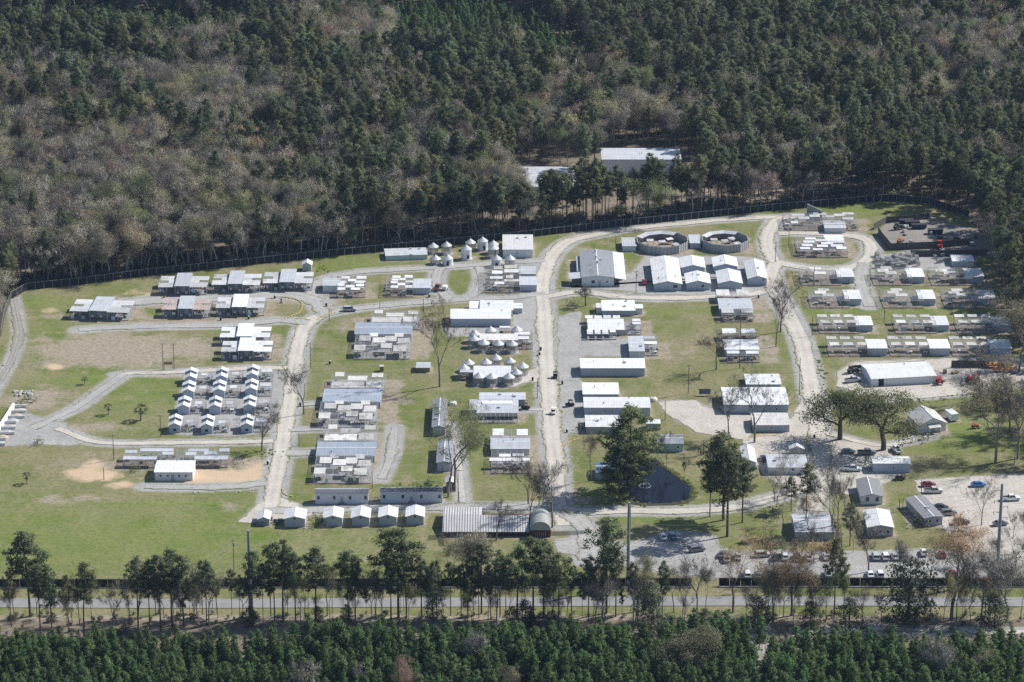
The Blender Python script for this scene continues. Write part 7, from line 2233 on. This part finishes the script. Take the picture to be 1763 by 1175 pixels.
for lab, px, py, rz, m, L in [('long orange flat trailer under the trees by the dark screen', 1720, 633, 3, 'orange', 9), ('second long orange trailer behind the first', 1730, 640, 2, 'orange', 8)]:
    r_ = thing('flat_trailer', lab, 'trailer', G(px, py) + (zz,), math.radians(rz))
    MB().box(-L / 2, L / 2, -1.1, 1.1, .7, 1.15).build('deck', m, r_)
    for k in range(5):
        MB().box(-.05, .05, -1.15, 1.15, 1.15, 1.7).build('stake', m, r_, (-L / 2 + .3 + k * (L - .6) / 4, 0, 0))
    for a in (-1.2, 0):
        for b in (-1.0, 1.0):
            wheel(r_, L * .25 + a, b, .42)
# rubble, rocks, boards
def boulder(label, px, py, s, group, mat='rock'):
    def mk(seed):
        rng = np.random.default_rng(seed)
        n = 7
        vs = []
        for z, r in ((0, .9), (.35, 1.0), (.7, .7)):
            for i in range(n):
                a = 6.283 * i / n
                k = r * rng.uniform(.75, 1.15)
                vs.append((math.cos(a) * k, math.sin(a) * k * .8, z * rng.uniform(.8, 1.15)))
        vs.append((0, 0, .9))
        fs = [(j * n + i, j * n + (i + 1) % n, (j + 1) * n + (i + 1) % n, (j + 1) * n + i) for j in range(2) for i in range(n)] + [(2 * n + i, 2 * n + (i + 1) % n, 3 * n) for i in range(n)]
        return MB().add(vs, fs).mesh('boulder', mat)
    k = R.randrange(4)
    o = link('boulder', cached(('bld', k, mat), lambda: mk(k)), None, G(px, py) + (0,))
    o.scale = (s, s, s * .8); o.rotation_euler = (0, 0, R.uniform(0, 6))
    tag(o, label, 'rock', group)
for k in range(26):
    boulder('pale broken block in the rubble pile by the bays', R.uniform(24, 56), R.uniform(674, 683), R.uniform(.4, .9), 'broken blocks of the rubble pile', 'rock' if k % 3 else 'block_grey')
for k in range(12):
    boulder('pale stone scattered along the ditch and drive edges', R.choice([R.uniform(440, 466), R.uniform(300, 440)]), R.choice([R.uniform(775, 785), R.uniform(846, 850)]), R.uniform(.25, .5), 'loose pale stones along the drive')
for lab, px, py in [('round pale tank beside the grey bunkhouse', 780, 697), ('pale dome cover on the lawn beside the kennel house', 1125, 690)]:
    r_ = thing('round_tank', lab, 'tank', G(px, py) + (0,))
    prof = [(1.3, 0), (1.3, .5), (1.05, .95), (.5, 1.15)]
    n = 12
    vs = [(r * math.cos(6.283 * i / n), r * math.sin(6.283 * i / n), z) for r, z in prof for i in range(n)]
    MB().add(vs, [(j * n + i, j * n + (i + 1) % n, (j + 1) * n + (i + 1) % n, (j + 1) * n + i) for j in range(3) for i in range(n)] + [tuple(range(3 * n, 4 * n))]).build('shell', 'wall_cream', r_)
    MB().tube((0, 0, 1.1), (0, 0, 1.3), .3, .25, 8).build('hatch', 'galv_post', r_)
# solar panel frame and shed stuff
r_ = thing('solar_panel', 'dark tilted panel on a stand on the lawn', 'panel', G(1213, 682) + (0,))
MB().slab([(-1.8, -.8, 1.0), (1.8, -.8, 1.0), (1.8, .8, 2.1), (-1.8, .8, 2.1)], .08).build('panel_face', 'glass_dark', r_)
post(r_, -1.2, 0, 0, 1.5, .06); post(r_, 1.2, 0, 0, 1.5, .06)
r_ = thing('pallet_stack', 'pale pallet stack by the lean-to garage', 'pallets', G(482, 898) + (0,))
for k in range(5):
    MB().box(-.6, .6, -.5, .5, .02, .13).build('pallet', R.choice(['wood_plank', 'wood_grey', 'blue_paint']), r_, (R.uniform(-.05, .05), R.uniform(-.05, .05), k * .15))
r_ = thing('work_table', 'cluttered work bench before the lean-to garage', 'bench', G(452, 906) + (0,))
MB().box(-1.4, 1.4, -.5, .5, .8, .9).build('top', 'wood_plank', r_)
for a in (-1.3, 1.3):
    for b in (-.4, .4):
        post(r_, a, b, 0, .8, .05, 'wood_post', 'leg')
for lab, px, py, m in [('orange cone stack by the lean-to garage', 467, 896, 'orange'), ('blue drum by the lean-to garage', 473, 900, 'blue_paint'), ('orange buggy shell by the first kennel', 283, 513, 'orange'), ('yellow crate on the lane by the bright kennel', 443, 545, 'yellow'), ('orange barrel among the huts', 394, 710, 'orange'), ('blue tub beside the pallet stack', 477, 903, 'blue_paint')]:
    r_ = thing('drum', lab, 'drum', G(px, py) + (0,), R.uniform(0, 1))
    MB().tube((0, 0, 0), (0, 0, .9), .42, .42, 12).build('barrel', m, r_)
    MB().tube((0, 0, .9), (0, 0, .96), .45, .45, 12).build('hoop', 'dark_plastic', r_)
r_ = thing('picnic_table', 'wooden picnic table in the office yard', 'table', G(1335, 880) + (0,), .3)
MB().box(-.9, .9, -.4, .4, .72, .78).build('top', 'wood_plank', r_)
for s in (-.75, .75):
    MB().box(-.9, .9, s - .14, s + .14, .42, .47).build('bench', 'wood_plank', r_)
    MB().box(s - .05, s + .05, -.75, .75, 0.0, .72).build('leg', 'wood_post', r_)
# crates and stacks cluttering the storage yard and the sandy yard
for k in range(34):
    px, py = R.choice([(R.uniform(1520, 1600), R.uniform(390, 428)), (R.uniform(1600, 1690), R.uniform(400, 425)), (R.uniform(1640, 1750), R.uniform(640, 668)), (R.uniform(1595, 1635), R.uniform(640, 664))])
    L_, W_, H_ = R.uniform(.8, 2.4), R.uniform(.7, 1.3), R.uniform(.4, 1.3)
    c_ = thing('yard_crate', 'odd crate lying in the cluttered machine yards', 'crate', G(px, py) + (zz,), R.uniform(0, 3.1), 'odd crates lying in the machine yards')
    MB().box(-L_ / 2, L_ / 2, -W_ / 2, W_ / 2, .08, H_).build('box', R.choice(['wood_plank', 'wood_grey', 'block_dark', 'galv_post', 'wall_grey', 'navy_bin', 'block_grey']), c_)
    MB().box(-L_ / 2, L_ / 2, -W_ / 2, -W_ / 2 + .1, 0, .08).box(-L_ / 2, L_ / 2, W_ / 2 - .1, W_ / 2, 0, .08).build('skid', 'wood_post', c_)
# fountain
r_ = thing('fountain', 'floating fountain ring breaking the pond surface', 'fountain', G(1110, 838) + (zz,))
b = MB()
for k in range(20):
    a, c = 6.283 * k / 20, 6.283 * (k + 1) / 20
    b.tube((1.7 * math.cos(a), 1.7 * math.sin(a), .0), (1.7 * math.cos(c), 1.7 * math.sin(c), .0), .12, .12, 5, caps=False)
t = NT('foam'); t.b.inputs['Base Color'].default_value = (.26, .27, .29, 1); t.b.inputs['Roughness'].default_value = .5; MATS['foam'] = t.m
b.build('foam_ring', 'foam', r_)
MB().tube((0, 0, 0), (0, 0, .4), .35, .3, 10).build('float', 'dark_plastic', r_)
for k in range(10):
    a = 6.283 * k / 10
    MB().tube((.1 * math.cos(a), .1 * math.sin(a), .4), (.9 * math.cos(a), .9 * math.sin(a), 1.0), .03, .03, 4).tube((.9 * math.cos(a), .9 * math.sin(a), 1.0), (1.8 * math.cos(a), 1.8 * math.sin(a), .1), .03, .05, 4).build('jet', 'foam', r_)
# flag pole by the pond
r_ = thing('flagpole', 'thin pole with a small sign on the pond lawn', 'pole', G(1012, 838) + (0,))
MB().tube((0, 0, 0), (0, 0, 5), .05, .04, 6).build('mast', 'trim', r_)
MB().box(.05, .7, -.02, .02, 3.8, 4.6).build('sign_board', 'trim', r_)

# ------------------------------------------------------------------ earth worn bare around every building, pen and cage
att = ground.data.attributes['soil']
worn = np.zeros(len(gx), np.float32)
att.data.foreach_get('value', worn)
kids = {}
for o in scene.objects:
    if o.parent is not None and o.type == 'MESH' and o.parent.get('category') in ('kennel', 'building', 'barn', 'hut', 'shed', 'house', 'garage', 'aviary', 'store', 'storehouse', 'hall', 'enclosure', 'trailer', 'shelter', 'bunkhouse', 'office', 'cottage', 'kennel house'):
        kids.setdefault(o.parent, []).append(o)
for root, ch in kids.items():
    X0 = Y0 = 1e9; X1 = Y1 = -1e9
    ca, sa = math.cos(root.rotation_euler.z), math.sin(root.rotation_euler.z)
    for o in ch:
        for c in o.bound_box:
            x, y = c[0] + o.location.x, c[1] + o.location.y
            x, y = root.location.x + ca * x - sa * y, root.location.y + sa * x + ca * y
            X0, X1, Y0, Y1 = min(X0, x), max(X1, x), min(Y0, y), max(Y1, y)
    mk = (gx > X0 - 6) & (gx < X1 + 6) & (gy > Y0 - 6) & (gy < Y1 + 6)
    dx = np.maximum(np.maximum(X0 - gx[mk], gx[mk] - X1), 0); dy = np.maximum(np.maximum(Y0 - gy[mk], gy[mk] - Y1), 0)
    worn[mk] = np.maximum(worn[mk], .62 * np.exp(-np.hypot(dx, dy) / 1.5))
att.data.foreach_set('value', worn)

# ------------------------------------------------------------------ the air between the aircraft and the woods
t = NT('haze_air')
t.n.remove(t.b)
pv_ = t.node('ShaderNodeVolumePrincipled')
pv_.inputs['Color'].default_value = (0.48, 0.68, 1.0, 1)
pv_.inputs['Density'].default_value = 0.000029
pv_.inputs['Anisotropy'].default_value = 0.0
t.link(pv_.outputs[0], t.out.inputs['Volume'])
MATS['haze_air'] = t.m
hz = MB().box(-6100, 6100, -4100, 9100, -1.0, 366).build('haze', 'haze_air')
tag(hz, 'thin bluish haze in the air over the whole site', 'haze', None, 'stuff')
